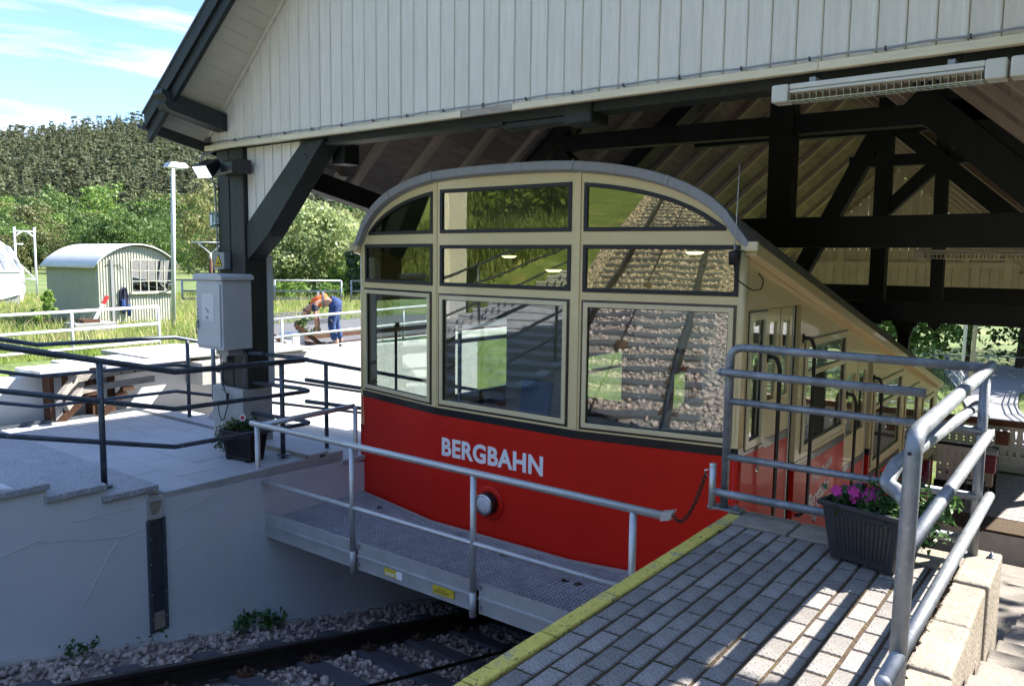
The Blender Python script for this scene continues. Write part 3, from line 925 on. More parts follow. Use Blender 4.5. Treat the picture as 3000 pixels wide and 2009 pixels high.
# far gable: boards, rails and big lower beam with pendants
YF = 16.6
YF2 = 20.9
x = -9.0
while x < 0.3:
    x1 = x + 0.19
    if abs((x + x1) / 2 - RX) < 4.6:
        ztop = min(zu(x, YF2), zu(x1, YF2)) - 0.02
        mb = MB(); mb.box((x + 0.004, YF2, 0.40), (x1 - 0.004, YF2 + 0.03, ztop)); mb.build('far_gable_board', 'far_boards', hall)
    x += 0.19
mb = MB(); mb.box((-8.6, YF2 + 0.032, 0.42), (-0.2, YF2 + 0.05, 2.0)); mb.build('far_gable_backing', 'ceiling', hall)
for z in (2.55, 1.66):
    mb = MB(); mb.box((-8.4, YF2 - 0.03, z - 0.06), (-0.2, YF2 - 0.002, z + 0.06)); mb.build('far_gable_rail', 'far_boards', hall)
for xx in (-5.6, -4.7, -3.75, -2.85, -2.0, -1.1, -6.6):
    mb = MB(); mb.box((xx - 0.08, YF2 - 0.035, 0.42), (xx + 0.08, YF2 - 0.006, 2.49)); mb.build('far_gable_stud', 'far_boards', hall)
mb = MB(); mb.box((-8.8, YF - 0.24, 0.72), (0.2, YF - 0.04, 1.25)); mb.build('far_beam', 'black_wood', hall, bevel=0.01)
mb = MB(); mb.box((-8.8, YF - 0.30, 1.02), (0.2, YF - 0.245, 1.24)); mb.build('far_beam_cap', 'black_wood', hall)
# far posts with scrolled brackets, carved pendant
for px in (-3.19, -0.35, -8.4):
    mb = MB(); mb.box((px - 0.10, YF - 0.2, -2.3), (px + 0.10, YF - 0.02, 0.72)); mb.build('far_post', 'black_wood', hall, bevel=0.01)
    for sd in (-1, 1):
        mb = MB()
        pr = [(0.10, 0.72), (0.30, 0.72), (0.28, 0.63), (0.21, 0.60), (0.22, 0.52), (0.15, 0.46), (0.12, 0.34), (0.10, 0.28)]
        mb.prism([(px + sd * a, YF - 0.16, b) for a, b in pr], (0, 0.1, 0)); mb.build('post_bracket', 'black_wood', hall)
mb = MB()
pr = [(-0.09, 0.72), (-0.09, 0.62), (-0.07, 0.58), (-0.09, 0.53), (0.0, 0.42), (0.09, 0.53), (0.07, 0.58), (0.09, 0.62), (0.09, 0.72)]
mb.prism([(-2.67 + a, YF - 0.18, b) for a, b in pr], (0, 0.12, 0)); mb.build('beam_pendant', 'black_wood', hall)

# concrete foot of the double post
ped = MB()
ped.box((-8.90, 5.50, -0.64), (-8.255, 5.92, 0.06))
one(ped, 'post_plinth', 'concrete', 'pale concrete plinth under the dark green double post', 'plinth', bevel=0.012)
one(MB().box((-8.52, 5.866, 0.062), (-8.243, 5.955, 1.66)), 'white_pillar', 'render', 'narrow white pillar just behind the dark green double post', 'pillar', bevel=0.008)

# --- things fixed to the hall
def fluo(loc, L, axis, label, slope=0.0, tails=()):
    t = thing('strip_light', label, 'lamp', loc, 'fluorescent strip lights under the hall roof')
    lx, ly, lz = loc
    def mp(a, b, c):  # along, across, up
        if axis == 'x': return (lx + a, ly + b, lz + c)
        return (lx + b, ly + a, lz + c - slope * a)
    def bx(name, a0, a1, b0, b1, c0, c1, mat, bevel=0.0):
        mb = MB()
        vs = [mp(a, b, c) for a in (a0, a1) for b in (b0, b1) for c in (c0, c1)]
        mb.add(vs, [(0, 1, 3, 2), (4, 6, 7, 5), (0, 2, 6, 4), (1, 5, 7, 3), (0, 4, 5, 1), (2, 3, 7, 6)])
        return mb.build(name, mat, t, bevel=bevel)
    bx('end_cap', 0, 0.11, -0.07, 0.07, -0.115, 0.0, 'plastic_white', 0.012)
    bx('end_cap', L - 0.11, L, -0.07, 0.07, -0.115, 0.0, 'plastic_white', 0.012)
    bx('housing', 0.112, L - 0.112, -0.05, 0.05, -0.035, 0.0, 'plastic_white', 0.006)
    bx('reflector', 0.114, L - 0.114, -0.058, 0.058, -0.060, -0.040, 'plastic_white', 0.008)
    mb = MB()
    a = 0.12
    while a < L - 0.12:
        for (b0, b1) in ((-0.056, 0.056),):
            vs = [mp(a + da, b, c) for da in (0, 0.003) for b in (b0, b1) for c in (-0.112, -0.063)]
            mb.add(vs, [(0, 1, 3, 2), (4, 6, 7, 5), (0, 2, 6, 4), (1, 5, 7, 3), (0, 4, 5, 1), (2, 3, 7, 6)])
        a += 0.042
    for b in (-0.058, 0.0, 0.056):
        vs = [mp(a, b + db, c) for a in (0.114, L - 0.114) for db in (0, 0.003) for c in (-0.115, -0.1085)]
        mb.add(vs, [(0, 1, 3, 2), (4, 6, 7, 5), (0, 2, 6, 4), (1, 5, 7, 3), (0, 4, 5, 1), (2, 3, 7, 6)])
    mb.build('louvre', 'louvre', t)
    return t
fluo((-1.93, 5.40, 2.82), 1.34, 'x', 'long white strip light with louvre under the front gable sill')
fluo((-0.575, 5.40, 2.82), 1.34, 'x', 'end of a second white strip light at the right edge of the front gable sill')
fluo((-2.06, 11.0, 1.84), 1.4, 'x', 'distant strip light under the dark inner roof truss')
t = fluo((-8.12, 6.45, 2.66), 1.5, 'y', 'strip light along the left eave beside the slanting strut', slope=0.2)
for yy in (6.35, 7.15):
    mb = MB(); mb.bar((-8.25, yy, 2.72 - 0.2 * (yy - 6.45)), (-8.62, yy, 2.60 - 0.2 * (yy - 6.45)), 0.16, 0.09); mb.build('bracket', 'plastic_white', t)
# hanger plates tying strips to the beam
for (x0, x1, y0, y1, z0, z1) in ((-1.7, -1.66, 5.38, 5.64, 2.822, 2.854), (-0.9, -0.86, 5.38, 5.64, 2.822, 2.854)):
    mb = MB(); mb.box((x0, y0, z0), (x1, y1, z1)); mb.build('lamp_hanger', 'grey_metal', hall)

# floodlight on the post
t = thing('floodlight', 'black floodlight with white lens at the top of the left post', 'floodlight', (-8.45, 5.45, 2.62))
mb = MB()
mb.prism([(-8.30, 5.30, 2.60), (-8.30, 5.56, 2.60), (-8.30, 5.56, 2.755), (-8.30, 5.40, 2.765), (-8.30, 5.30, 2.72)], (0.24, 0, 0)); mb.build('gear_box', 'black', t, bevel=0.01)
mb = MB()
c = Vector((-8.46, 5.25, 2.67)); ax = Vector((0.12, -0.80, -0.58)).normalized()
sd = ax.cross(Vector((0, 0, 1))).normalized(); up = sd.cross(ax).normalized()
def fp(a, b, d): return c + sd * a + up * b + ax * d
front = [(-0.12, -0.085), (0.12, -0.085), (0.12, 0.085), (-0.12, 0.085)]
vs = [fp(a, b, 0.10) for a, b in front] + [fp(a * 0.8, b * 0.55, -0.12) for a, b in front]
mb.add(vs, [(0, 1, 2, 3), (7, 6, 5, 4), (0, 4, 5, 1), (1, 5, 6, 2), (2, 6, 7, 3), (3, 7, 4, 0)])
mb.build('lamp_housing', 'black', t, bevel=0.012)
mb = MB(); mb.add([fp(a * 0.9, b * 0.85, 0.103) for a, b in front] + [fp(a * 0.9, b * 0.85, 0.110) for a, b in front], [(0, 1, 2, 3), (7, 6, 5, 4), (0, 4, 5, 1), (1, 5, 6, 2), (2, 6, 7, 3), (3, 7, 4, 0)]); mb.build('lens', 'flood_lens', t)
mb = MB(); mb.box((-8.58, 5.42, 2.60), (-8.30, 5.56, 2.72)); mb.build('mounting_arm', 'black', t, bevel=0.01)

# conduit beside the post
mb = MB(); mb.tube(round_poly([(-8.72, 5.50, 2.90), (-8.90, 5.42, 2.84), (-8.95, 5.50, 2.70), (-8.79, 5.54, 2.52), (-8.772, 5.548, 1.7), (-8.772, 5.548, 0.10), (-8.66, 5.49, 0.02)], 0.06), 0.012, 8)
one(mb, 'conduit', 'grey_metal', 'thin grey conduit running down the left edge of the double post', 'conduit')
for z in (2.44, 2.02, 1.5, 0.3):
    mb = MB(); mb.box((-8.80, 5.530, z), (-8.745, 5.559, z + 0.02)); o = mb.build('conduit_clip', 'black', bpy.data.objects['conduit'])

# exit sign
t = thing('exit_sign', 'green emergency exit sign with white arrow and running figure on the left post', 'sign', (-8.9, 5.62, 2.0))
mb = MB(); mb.box((-9.03, 5.60, 2.0), (-8.70, 5.66, 2.19)); mb.build('sign_case', 'grey_metal', t, bevel=0.004)
mb = MB(); mb.box((-9.015, 5.596, 2.014), (-8.715, 5.601, 2.176)); mb.build('sign_face', 'sign_green', t)
def flat(poly, y, mat, name, parent, d=0.002):
    mb = MB(); mb.prism([(a, y, b) for a, b in poly], (0, -d, 0)); return mb.build(name, mat, parent)
flat([(-9.00, 2.03), (-8.955, 2.03), (-8.955, 2.16), (-9.00, 2.16)], 5.5955, 'white_print', 'door_mark', t)
flat([(-8.917, 2.165), (-8.903, 2.165), (-8.903, 2.065), (-8.885, 2.065), (-8.910, 2.03), (-8.935, 2.065), (-8.917, 2.065)], 5.5955, 'white_print', 'arrow_mark', t)
flat([(-8.86 + 0.018 * math.cos(a), 2.15 + 0.014 * math.sin(a)) for a in np.linspace(0, 6.28, 10)[:-1]], 5.5955, 'white_print', 'figure_head', t)
flat([(-8.865, 2.13), (-8.835, 2.135), (-8.83, 2.10), (-8.80, 2.10), (-8.80, 2.09), (-8.84, 2.088), (-8.835, 2.07), (-8.81, 2.05), (-8.82, 2.02), (-8.83, 2.02), (-8.828, 2.045), (-8.85, 2.06), (-8.875, 2.03), (-8.89, 2.04), (-8.862, 2.08), (-8.868, 2.105), (-8.885, 2.09), (-8.89, 2.10)], 5.5955, 'white_print', 'running_figure', t)

# warning box
t = thing('warning_box', 'small grey box with yellow warning triangle on the post above the white cabinet', 'warning sign', (-8.68, 5.52, 1.5))
mb = MB(); mb.box((-8.76, 5.47, 1.50), (-8.53, 5.56, 1.70)); mb.build('box', 'grey_metal', t, bevel=0.006)
flat([(-8.73, 1.53), (-8.56, 1.53), (-8.645, 1.68)], 5.469, 'black', 'triangle_edge', t)
flat([(-8.716, 1.538), (-8.574, 1.538), (-8.645, 1.663)], 5.4665, 'sign_yellow', 'triangle', t)
flat([(-8.68, 1.57), (-8.65, 1.575), (-8.63, 1.61), (-8.62, 1.605), (-8.635, 1.575), (-8.60, 1.565), (-8.60, 1.555), (-8.68, 1.558)], 5.464, 'black', 'hand_symbol', t)

CDX, CDY = 0.205, 0.062   # offset of the cabinet on the post
# white electrical cabinet
t = thing('electrical_cabinet', 'large white electrical cabinet with torn label hung on the dark post', 'cabinet', (-8.6, 5.3, 0.55))
mb = MB(); mb.box((-8.94, 5.16, 0.56), (-8.40, 5.55, 1.37)); mb.build('body', 'cab_white', t, bevel=0.01)
mb = MB(); mb.prism([(-8.97, 5.13, 1.372), (-8.37, 5.13, 1.372), (-8.37, 5.13, 1.42), (-8.42, 5.13, 1.445), (-8.92, 5.13, 1.445), (-8.97, 5.13, 1.42)], (0, 0.44, 0)); mb.build('lid', 'cab_white', t, bevel=0.012)
mb = MB(); mb.box((-8.915, 5.142, 0.60), (-8.43, 5.158, 1.33)); mb.build('door', 'cab_white', t, bevel=0.006)
rs = random.Random(3)
lab = [(-8.80, 0.90), (-8.74, 0.895), (-8.66, 0.90), (-8.58, 0.89), (-8.545, 0.905), (-8.55, 1.0), (-8.545, 1.12), (-8.555, 1.22), (-8.60, 1.225), (-8.70, 1.215), (-8.78, 1.22), (-8.80, 1.16), (-8.795, 1.05)]
flat(lab, 5.1405, 'paper', 'torn_label', t, 0.0015)
flat([(-8.73, 1.06), (-8.66, 1.02), (-8.65, 0.995), (-8.67, 0.99), (-8.70, 1.02)], 5.1385, 'kerb', 'tear', t, 0.001)
flat([(-8.72, 0.93), (-8.68, 0.915), (-8.66, 0.93), (-8.69, 0.96)], 5.1385, 'kerb', 'tear', t, 0.001)
mb = MB()
for z in (1.02, 0.98, 0.94): mb.lathe((-8.885, 5.141, z), (0, -1, 0), [(0, 0.004), (0.008, 0.004), (0.008, 0)], 8)
mb.build('screw', 'rubber', t)
mb = MB(); mb.box((-8.895, 5.128, 0.80), (-8.870, 5.141, 0.90)); mb.tube([(-8.885, 5.125, 0.74), (-8.885, 5.112, 0.76), (-8.885, 5.112, 0.86), (-8.885, 5.125, 0.88)], 0.006, 6); mb.build('handle', 'grey_metal', t)
mb = MB(); mb.box((-8.70, 5.25, 0.49), (-8.45, 5.45, 0.558)); mb.build('cable_entry', 'grey_metal', t)
for _o in t.children: _o.data.transform(Matrix.Translation((CDX, CDY, 0)))
# socket and hanging cable
t = thing('socket_box', 'small socket box with hanging black plug cable low on the double post', 'socket', (-8.55, 5.53, 0.4))
mb = MB(); mb.box((-8.70, 5.515, 0.36), (-8.60, 5.56, 0.47)); mb.build('socket', 'grey_metal', t, bevel=0.006)
mb = MB(); mb.tube(round_poly([(-8.64, 5.50, 0.36), (-8.62, 5.46, 0.15), (-8.55, 5.46, 0.0), (-8.50, 5.46, -0.12), (-8.60, 5.45, -0.36), (-8.68, 5.45, -0.30), (-8.72, 5.46, -0.16)], 0.08), 0.007, 6); mb.tube([(-8.505, 5.455, 0.0), (-8.515, 5.455, -0.13)], 0.018, 8); mb.build('cable', 'rubber', t)

# ================================================================== railcar
CX = -4.887
YM, YC = 6.22, 6.50
HM, HT = 0.895, 2.385
XL, XR = CX - HT, CX + HT
YEND = 16.1
car = thing('railcar', 'red and cream funicular railcar with arched windowed front standing in the hall', 'railcar', (CX, 6.22, -1.45))
def rc(xr):
    a = min(abs(xr) / 2.415, 1.0)
    return 1.60 + 0.98 * (1 - a ** 2.8) ** 0.42
LP = math.hypot(HT - HM, YC - YM)
def mpM(s, z, d): return (CX - HM + s, YM + d, z)
ux, uy = (HT - HM) / LP, (YC - YM) / LP
def mpL(s, z, d):   # s from the outer corner towards the middle
    return (XL + ux * s + uy * d, YC - uy * s + ux * d, z)
def mpR(s, z, d):   # s from the middle outwards
    return (CX + HM + ux * s - uy * d, YM + uy * s + ux * d, z)
BT = 0.075
def xrel(panel, s):
    return {'M': -HM + s, 'L': -HT + ux * s, 'R': HM + ux * s}[panel]
PW = {'M': 2 * HM, 'L': LP, 'R': LP}
PMAP = {'M': mpM, 'L': mpL, 'R': mpR}
def topcurve(panel, s0, s1, dz, n=14):
    return [(s0 + (s1 - s0) * i / n, rc(xrel(panel, s0 + (s1 - s0) * i / n)) - dz) for i in range(n + 1)]
# window layout: (s0, s1, z0, z1)
WIN = {
    'M': [('a', 0.075, 1.70, 1.93, 0.2), ('b', 0.075, 1.70, 1.38, 1.785), ('c', 0.05, 1.70, 0.085, 1.285)],
    'L': [('a', 0.20, 1.45, 1.93, 0.2), ('b', 0.12, 1.45, 1.38, 1.80), ('c', 0.09, 1.44, 0.08, 1.295)],
    'R': [('a', 0.06, 1.33, 1.93, 0.2), ('b', 0.06, 1.45, 1.375, 1.785), ('c', 0.05, 1.45, 0.08, 1.285)],
}
def hole(panel, w):
    k, s0, s1, z0, z1 = w
    if k != 'a': return [(s0, z0), (s1, z0), (s1, z1), (s0, z1)]
    tc = topcurve(panel, s0, s1, z1)
    tc = [(s, max(z, z0 + 0.012)) for s, z in tc]
    if panel == 'M': tc = [(s, min(z, 2.36)) for s, z in tc]
    return [(s0, z0), (s1, z0)] + tc[::-1]
def inset(poly, d):
    c = np.array(poly); n = len(c)
    area = sum(c[i][0] * c[(i + 1) % n][1] - c[(i + 1) % n][0] * c[i][1] for i in range(n))
    if area < 0: c = c[::-1]
    out = []
    for i in range(n):
        p0, p1, p2 = c[i - 1], c[i], c[(i + 1) % n]
        e1 = (p1 - p0) / (np.linalg.norm(p1 - p0) + 1e-9); e2 = (p2 - p1) / (np.linalg.norm(p2 - p1) + 1e-9)
        n1 = np.array([-e1[1], e1[0]]); n2 = np.array([-e2[1], e2[0]])
        b = n1 + n2; b = b / (np.linalg.norm(b) + 1e-9)
        k = d / max(b @ n1, 0.35)
        out.append(tuple(p1 + b * k))
    return out
for pn in 'LMR':
    mp = PMAP[pn]; W = PW[pn]
    outer = [(0, 0.055), (W, 0.055)] + topcurve(pn, 0, W, 0.080)[::-1]
    holes = [hole(pn, w) for w in WIN[pn]]
    mb = MB(); mb.plate(outer, holes, mp, BT); mb.build('front_panel', 'cream', car)
    for w in WIN[pn]:
        h = hole(pn, w)
        if w[0] == 'c':
            # black rubber line, cream frame, pane
            h1 = inset(h, 0.0); h2 = inset(h, 0.016); h3 = inset(h, 0.060)
            fm = MB(); fm.plate(h2, [h3], lambda a, b, d, mp=mp: mp(a, b, d - 0.022), 0.06)
            wo = fm.build('window', 'cream_frame', car, bevel=0.004)
            g = MB(); g.plate(inset(h, -0.006), [inset(h, 0.0165)], lambda a, b, d, mp=mp: mp(a, b, d - 0.006), 0.03); g.build('seal', 'black', wo)
            g2 = MB(); g2.plate(inset(h, 0.0595), [inset(h, 0.066)], lambda a, b, d, mp=mp: mp(a, b, d - 0.004), 0.02); g2.build('seal', 'rubber', wo)
            p = MB(); p.plate(inset(h, 0.058), [], lambda a, b, d, mp=mp: mp(a, b, d + 0.012), 0.006); p.build('pane', 'glass_low', wo)
            if pn == 'M':
                q = MB(); s0, s1 = w[1] + 0.058, w[2] - 0.055
                for a, b, c, d in ((s0, 0.135, s1, 0.150),):
                    q.plate([(a, b), (c, b), (c, d), (a, d)], [], lambda u, v, dd, mp=mp: mp(u, v, dd - 0.008), 0.015)
                q.build('sash_bar', 'cream_frame', wo)
                s0 = 0.30
                q = MB(); q.plate([(s0, 0.15), (s0 + 0.012, 0.15), (s0 + 0.012, 1.22), (s0, 1.22)], [], lambda u, v, dd, mp=mp: mp(u, v, dd + 0.03), 0.008); q.build('inner_sash', 'grey_metal', wo)
        else:
            fm = MB(); fm.plate(inset(h, -0.012), [inset(h, 0.026)], lambda a, b, d, mp=mp: mp(a, b, d - 0.012), 0.06)
            wo = fm.build('window', 'rubber', car, bevel=0.004)
            p = MB(); p.plate(inset(h, 0.022), [], lambda a, b, d, mp=mp: mp(a, b, d + 0.006), 0.006); p.build('pane', 'glass_up', wo)
    # belt and red apron
    bz0 = 0.0
    mb = MB(); mb.plate([(-0.004, bz0 - 0.02), (W + 0.004, bz0 - 0.02), (W + 0.004, 0.052), (-0.004, 0.052)], [], lambda a, b, d, mp=mp: mp(a, b, d - 0.006), 0.05); mb.build('belt', 'black', car)
    mb = MB(); mb.plate([(-0.002, -1.225), (W + 0.002, -1.225), (W + 0.002, -0.022), (-0.002, -0.022)], [], lambda a, b, d, mp=mp: mp(a, b, d - 0.004), 0.06); mb.build('front_apron', 'red', car)
    mb = MB(); mb.plate([(0, -1.40), (W, -1.40), (W, -1.23), (0, -1.23)], [], lambda a, b, d, mp=mp: mp(a, b, d + 0.03), 0.04); mb.build('lower_sill', 'rubber', car)
# thin cream cover strips over the panel joints
for xx in (CX - HM, CX + HM):
    mb = MB(); mb.box((xx - 0.022, YM - 0.010, 0.056), (xx + 0.022, YM + 0.02, rc(HM) - 0.10)); mb.build('joint_strip', 'cream', car, bevel=0.006)
# corner posts
for sg in (-1, 1):
    xx = CX + sg * HT
    mb = MB(); mb.tube([(xx - sg * 0.03, YC + 0.03, 0.056), (xx - sg * 0.03, YC + 0.03, 1.84)], 0.045, 10); mb.build('corner_post', 'cream', car)
    mb = MB(); mb.tube([(xx - sg * 0.03, YC + 0.03, -1.38), (xx - sg * 0.03, YC + 0.03, -0.02)], 0.047, 10); mb.build('corner_post', 'red', car)
# roof shell
NX = 44
mb = MB()
xsr = [-2.455 + 4.91 * i / NX for i in range(NX + 1)]
xsr = sorted(set([round(v, 4) for v in xsr] + [-HM, HM]))
def yfront(xr):
    a = abs(xr)
    return YM - 0.085 if a <= HM else YM - 0.085 + (a - HM) * (YC - YM) / (HT - HM)
def zr(xr, y, t):
    a = min(abs(xr), 2.41)
    z = rc(a) - t * (0.085)
    if abs(xr) > 2.365: z = rc(2.365) - (abs(xr) - 2.365) * 1.2 - t * 0.03 
    return z - 0.238 * max(0, y - yfront(xr))
def rv(xr, j, t):
    y0 = yfront(xr); y1 = YEND + 0.25
    fr = [0, 0.02, 0.1, 0.25, 0.45, 0.65, 0.85, 1.0][j]
    y = y0 + (y1 - y0) * fr
    sc = 1.0 if t == 0 else 0.985
    return (CX + xr * sc, y + (0.0), zr(xr, y, t))
nxr = len(xsr); nyr = 8
vs = [rv(x_, j, t) for t in (0, 1) for j in range(nyr) for x_ in xsr]
def vi(t, j, i): return t * nyr * nxr + j * nxr + i
fs = []; mis = []
for j in range(nyr - 1):
    for i in range(nxr - 1):
        fs.append((vi(0, j, i), vi(0, j, i + 1), vi(0, j + 1, i + 1), vi(0, j + 1, i)))
        fs.append((vi(1, j, i), vi(1, j + 1, i), vi(1, j + 1, i + 1), vi(1, j, i + 1)))
    for i in (0, nxr - 1):
        fs.append((vi(0, j, i), vi(0, j + 1, i), vi(1, j + 1, i), vi(1, j, i)))
for i in range(nxr - 1):
    fs.append((vi(0, 0, i), vi(1, 0, i), vi(1, 0, i + 1), vi(0, 0, i + 1)))
    fs.append((vi(0, nyr - 1, i), vi(0, nyr - 1, i + 1), vi(1, nyr - 1, i + 1), vi(1, nyr - 1, i)))
mb.add(vs, fs, 0, False)
ro = mb.build('car_roof', 'tarp', car, bevel=0.012)
# seams of the roof membrane
for xr in (-HM, HM - 0.02, 1.75, -1.7):
    p0 = Vector(rv(xr, 0, 0)); p1 = Vector(rv(xr, 0, 1))
    q = MB(); q.bar(p0 + Vector((0, -0.003, 0.004)), p1 + Vector((0, -0.003, -0.002)), 0.012, 0.006, up=(0, 1, 0)); q.build('seam', 'tarp', ro)
# eave rail and end block below the roof edge
for sg in (-1, 1):
    xx = CX + sg * (HT + 0.05)
    mb = MB(); mb.bar((xx, YC - 0.02, 1.765), (xx, YEND, 1.765 - 0.238 * (YEND - YC)), 0.10, 0.11); mb.build('cornice', 'cream', car, bevel=0.01)
    mb = MB(); mb.box((xx - 0.07, YC - 0.075, 1.745), (xx + 0.07, YC - 0.022, 1.825)); mb.build('cornice_end', 'cream_frame', car, bevel=0.006)

# side walls
def ztop(y): return 1.80 - 0.238 * (y - YC)
P0, PITCH, DROP = 6.60, 1.72, 0.42
BANDS_R = [(6.485, 7.90, 0.06), (7.90, 9.88, -0.37), (9.88, 11.22, -0.80), (11.22, 13.05, -1.14), (13.05, 14.5, -1.52), (14.5, YEND, -1.80)]
WINS_R = [(6.64, 7.05, 0.03, 1.21), (8.22, 9.78, -0.29, 0.86), (11.27, 13.0, -1.06, 0.06), (13.30, 14.35, -1.35, -0.28), (14.75, 15.75, -1.55, -0.62)]
DOORS_R = [(7.13, 8.04, -1.10, 1.24), (9.93, 11.15, -1.75, 0.44)]
for sg, XS in ((1, XR), (-1, XL)):
    wins, doors = (WINS_R, DOORS_R) if sg > 0 else ([(6.66, 7.98, -0.30, 1.21), (8.12, 9.80, -0.30, 0.86)] + WINS_R[2:], [])
    BANDS = BANDS_R if sg > 0 else [(6.485, 9.88, -0.37)] + BANDS_R[2:]
    def mps(a, b, d, sg=sg, XS=XS): return (XS - sg * d, a, b)
    # cream upper (stepped lower edge)
    def cutout(lst):
        return [[(a, c), (b, c), (b, d), (a, d)] for a, b, c, d in lst]
    low = []
    for (a, b, z) in BANDS: low += [(a, z), (b, z)]
    up_outer = low + [(YEND, ztop(YEND)), (YC, ztop(YC))]
    # split at doors: make the sheet with door notches
    notch = []
    for i, (a, b, z) in enumerate(BANDS):
        dd = [d for d in doors if a - 0.2 < (d[0] + d[1]) / 2 < b + 0.2 and d[0] >= a - 0.01]
        notch.append((a, z))
        if dd:
            d = dd[0]
            notch += [(d[0], z), (d[0], d[3]), (d[1], d[3])]
            if d[1] < b: notch += [(d[1], z), (b, z)]
            else:
                nz = BANDS[i + 1][2]
                notch += [(d[1], nz)]
                BAND_SKIP = True
        else:
            notch.append((b, z))
    clean = []
    for p in notch:
        if clean and abs(p[0] - clean[-1][0]) < 1e-6 and abs(p[1] - clean[-1][1]) < 1e-6: continue
        if clean and p[0] < clean[-1][0] - 1e-6: p = (clean[-1][0], p[1])
        if clean and abs(p[0] - clean[-1][0]) < 1e-6 and abs(p[1] - clean[-1][1]) < 1e-6: continue
        clean.append(p)
    outer = clean + [(YEND, ztop(YEND)), (YC, ztop(YC))]
    mb = MB(); mb.plate(outer, cutout(wins), mps, 0.06); mb.build('side_panel', 'cream', car)
    for (a, b, z0, z1) in wins:
        o_ = [(a, z0), (b, z0), (b, z1), (a, z1)]
        fm = MB(); fm.plate(inset(o_, -0.012), [inset(o_, 0.06)], lambda u, v, d, f=mps: f(u, v, d - 0.018), 0.06); wo = fm.build('window', 'cream_frame', car, bevel=0.004)
        g = MB(); g.plate(inset(o_, 0.055), [inset(o_, 0.075)], lambda u, v, d, f=mps: f(u, v, d + 0.004), 0.02); g.build('seal', 'black', wo)
        g = MB(); g.plate(inset(o_, -0.026), [inset(o_, -0.0125)], lambda u, v, d, f=mps: f(u, v, d - 0.006), 0.02); g.build('seal', 'black', wo)
        p = MB(); p.plate(inset(o_, 0.06), [], lambda u, v, d, f=mps: f(u, v, d + 0.012), 0.006); p.build('pane', 'glass_low', wo)
        if b - a > 1.2:
            zm = z0 + (z1 - z0) * 0.70
            q = MB(); q.plate([(a + 0.06, zm - 0.028), (b - 0.06, zm - 0.028), (b - 0.06, zm + 0.028), (a + 0.06, zm + 0.028)], [], lambda u, v, d, f=mps: f(u, v, d - 0.012), 0.04); q.build('transom', 'cream_frame', wo)
    # belts and red lower sheets
    for i, (a, b, z) in enumerate(BANDS):
        segs = [(a, b)]
        for d in doors:
            ns = []
            for (p, q) in segs:
                if d[1] <= p or d[0] >= q: ns.append((p, q)); continue
                if d[0] > p: ns.append((p, d[0] - 0.003))
                if d[1] < q: ns.append((d[1] + 0.003, q))
            segs = ns
        for (p, q) in segs:
            if q - p < 0.03: continue
            mb = MB(); mb.plate([(p, z - 0.085), (q, z - 0.085), (q, z - 0.003), (p, z - 0.003)], [], lambda u, v, d, f=mps: f(u, v, d - 0.006), 0.05); mb.build('belt', 'black', car)
            zb0 = -1.45 - 0.235 * (p - 6.6); zb1 = -1.45 - 0.235 * (q - 6.6)
            mb = MB(); mb.plate([(p, zb0), (q, zb1), (q, z - 0.088), (p, z - 0.088)], [], lambda u, v, d, f=mps: f(u, v, d - 0.003), 0.05); mb.build('side_apron', 'red', car)
    # folding doors
    for k, (a, b, z0, z1) in enumerate(doors):
        bandz = 0.02 if k == 0 else -0.81
        gap = 0.20
        a1 = b - gap
        mid = (a + a1) / 2
        for (p, q) in ((a, mid - 0.012), (mid + 0.012, a1)):
            lo = [(p, bandz), (q, bandz), (q, z1 - 0.01), (p, z1 - 0.01)]
            ww = [(p + 0.075, bandz + 0.36), (q - 0.075, bandz + 0.36), (q - 0.075, z1 - 0.13), (p + 0.075, z1 - 0.13)]
            mb = MB(); mb.plate(lo, [ww], lambda u, v, d, f=mps: f(u, v, d + 0.02), 0.035); do = mb.build('door', 'cream', car)
            g = MB(); g.plate(inset(ww, -0.004), [], lambda u, v, d, f=mps: f(u, v, d + 0.035), 0.006); g.build('pane', 'glass_low', do)
            g = MB(); g.plate([(p, bandz - 0.085), (q, bandz - 0.085), (q, bandz - 0.002), (p, bandz - 0.002)], [], lambda u, v, d, f=mps: f(u, v, d + 0.016), 0.035); g.build('belt', 'black', do)
            g = MB(); g.plate([(p, z0), (q, z0), (q, bandz - 0.088), (p, bandz - 0.088)], [], lambda u, v, d, f=mps: f(u, v, d + 0.018), 0.035); g.build('kick_panel', 'red', do)
        mb = MB(); mb.box(mps(mid - 0.006, z0, 0.022), mps(mid + 0.006, z1 - 0.02, 0.05)); mb.build('door_hinge', 'rubber', car)
        mb = MB(); mb.box(mps(a1 + 0.012, z0, 0.015), mps(a1 + 0.035, z1 - 0.01, 0.06)); mb.build('door_edge', 'alu', car)
        mb = MB(); mb.box(mps(a1 + 0.037, z0, 0.05), mps(b - 0.004, z1 - 0.01, 0.09)); mb.build('door_gap', 'rubber', car)
        mb = MB(); mb.box(mps(a, z0 - 0.07, -0.12), mps(b, z0 - 0.01, 0.06)); mb.build('door_step', 'alu', car)
    # grab rails
    for (yy, zt, zl) in ((7.12, 0.80, -0.85), (8.14, 0.90, -0.95), (9.90, 0.10, -1.45), (11.20, 0.15, -1.45)):
        mb = MB()
        mb.tube(round_poly([mps(yy, zt, 0.0), mps(yy + 0.02, zt, -0.07), mps(yy + 0.06, zt - 0.10, -0.10), mps(yy + 0.06, zl + 0.08, -0.10), mps(yy + 0.03, zl, -0.03), mps(yy + 0.02, zl, 0.0)], 0.06), 0.019, 8)
        mb.box(mps(yy - 0.03, zt - 0.05, -0.001), mps(yy + 0.03, zt + 0.04, -0.02))
        mb.build('grab_rail', 'black', car)
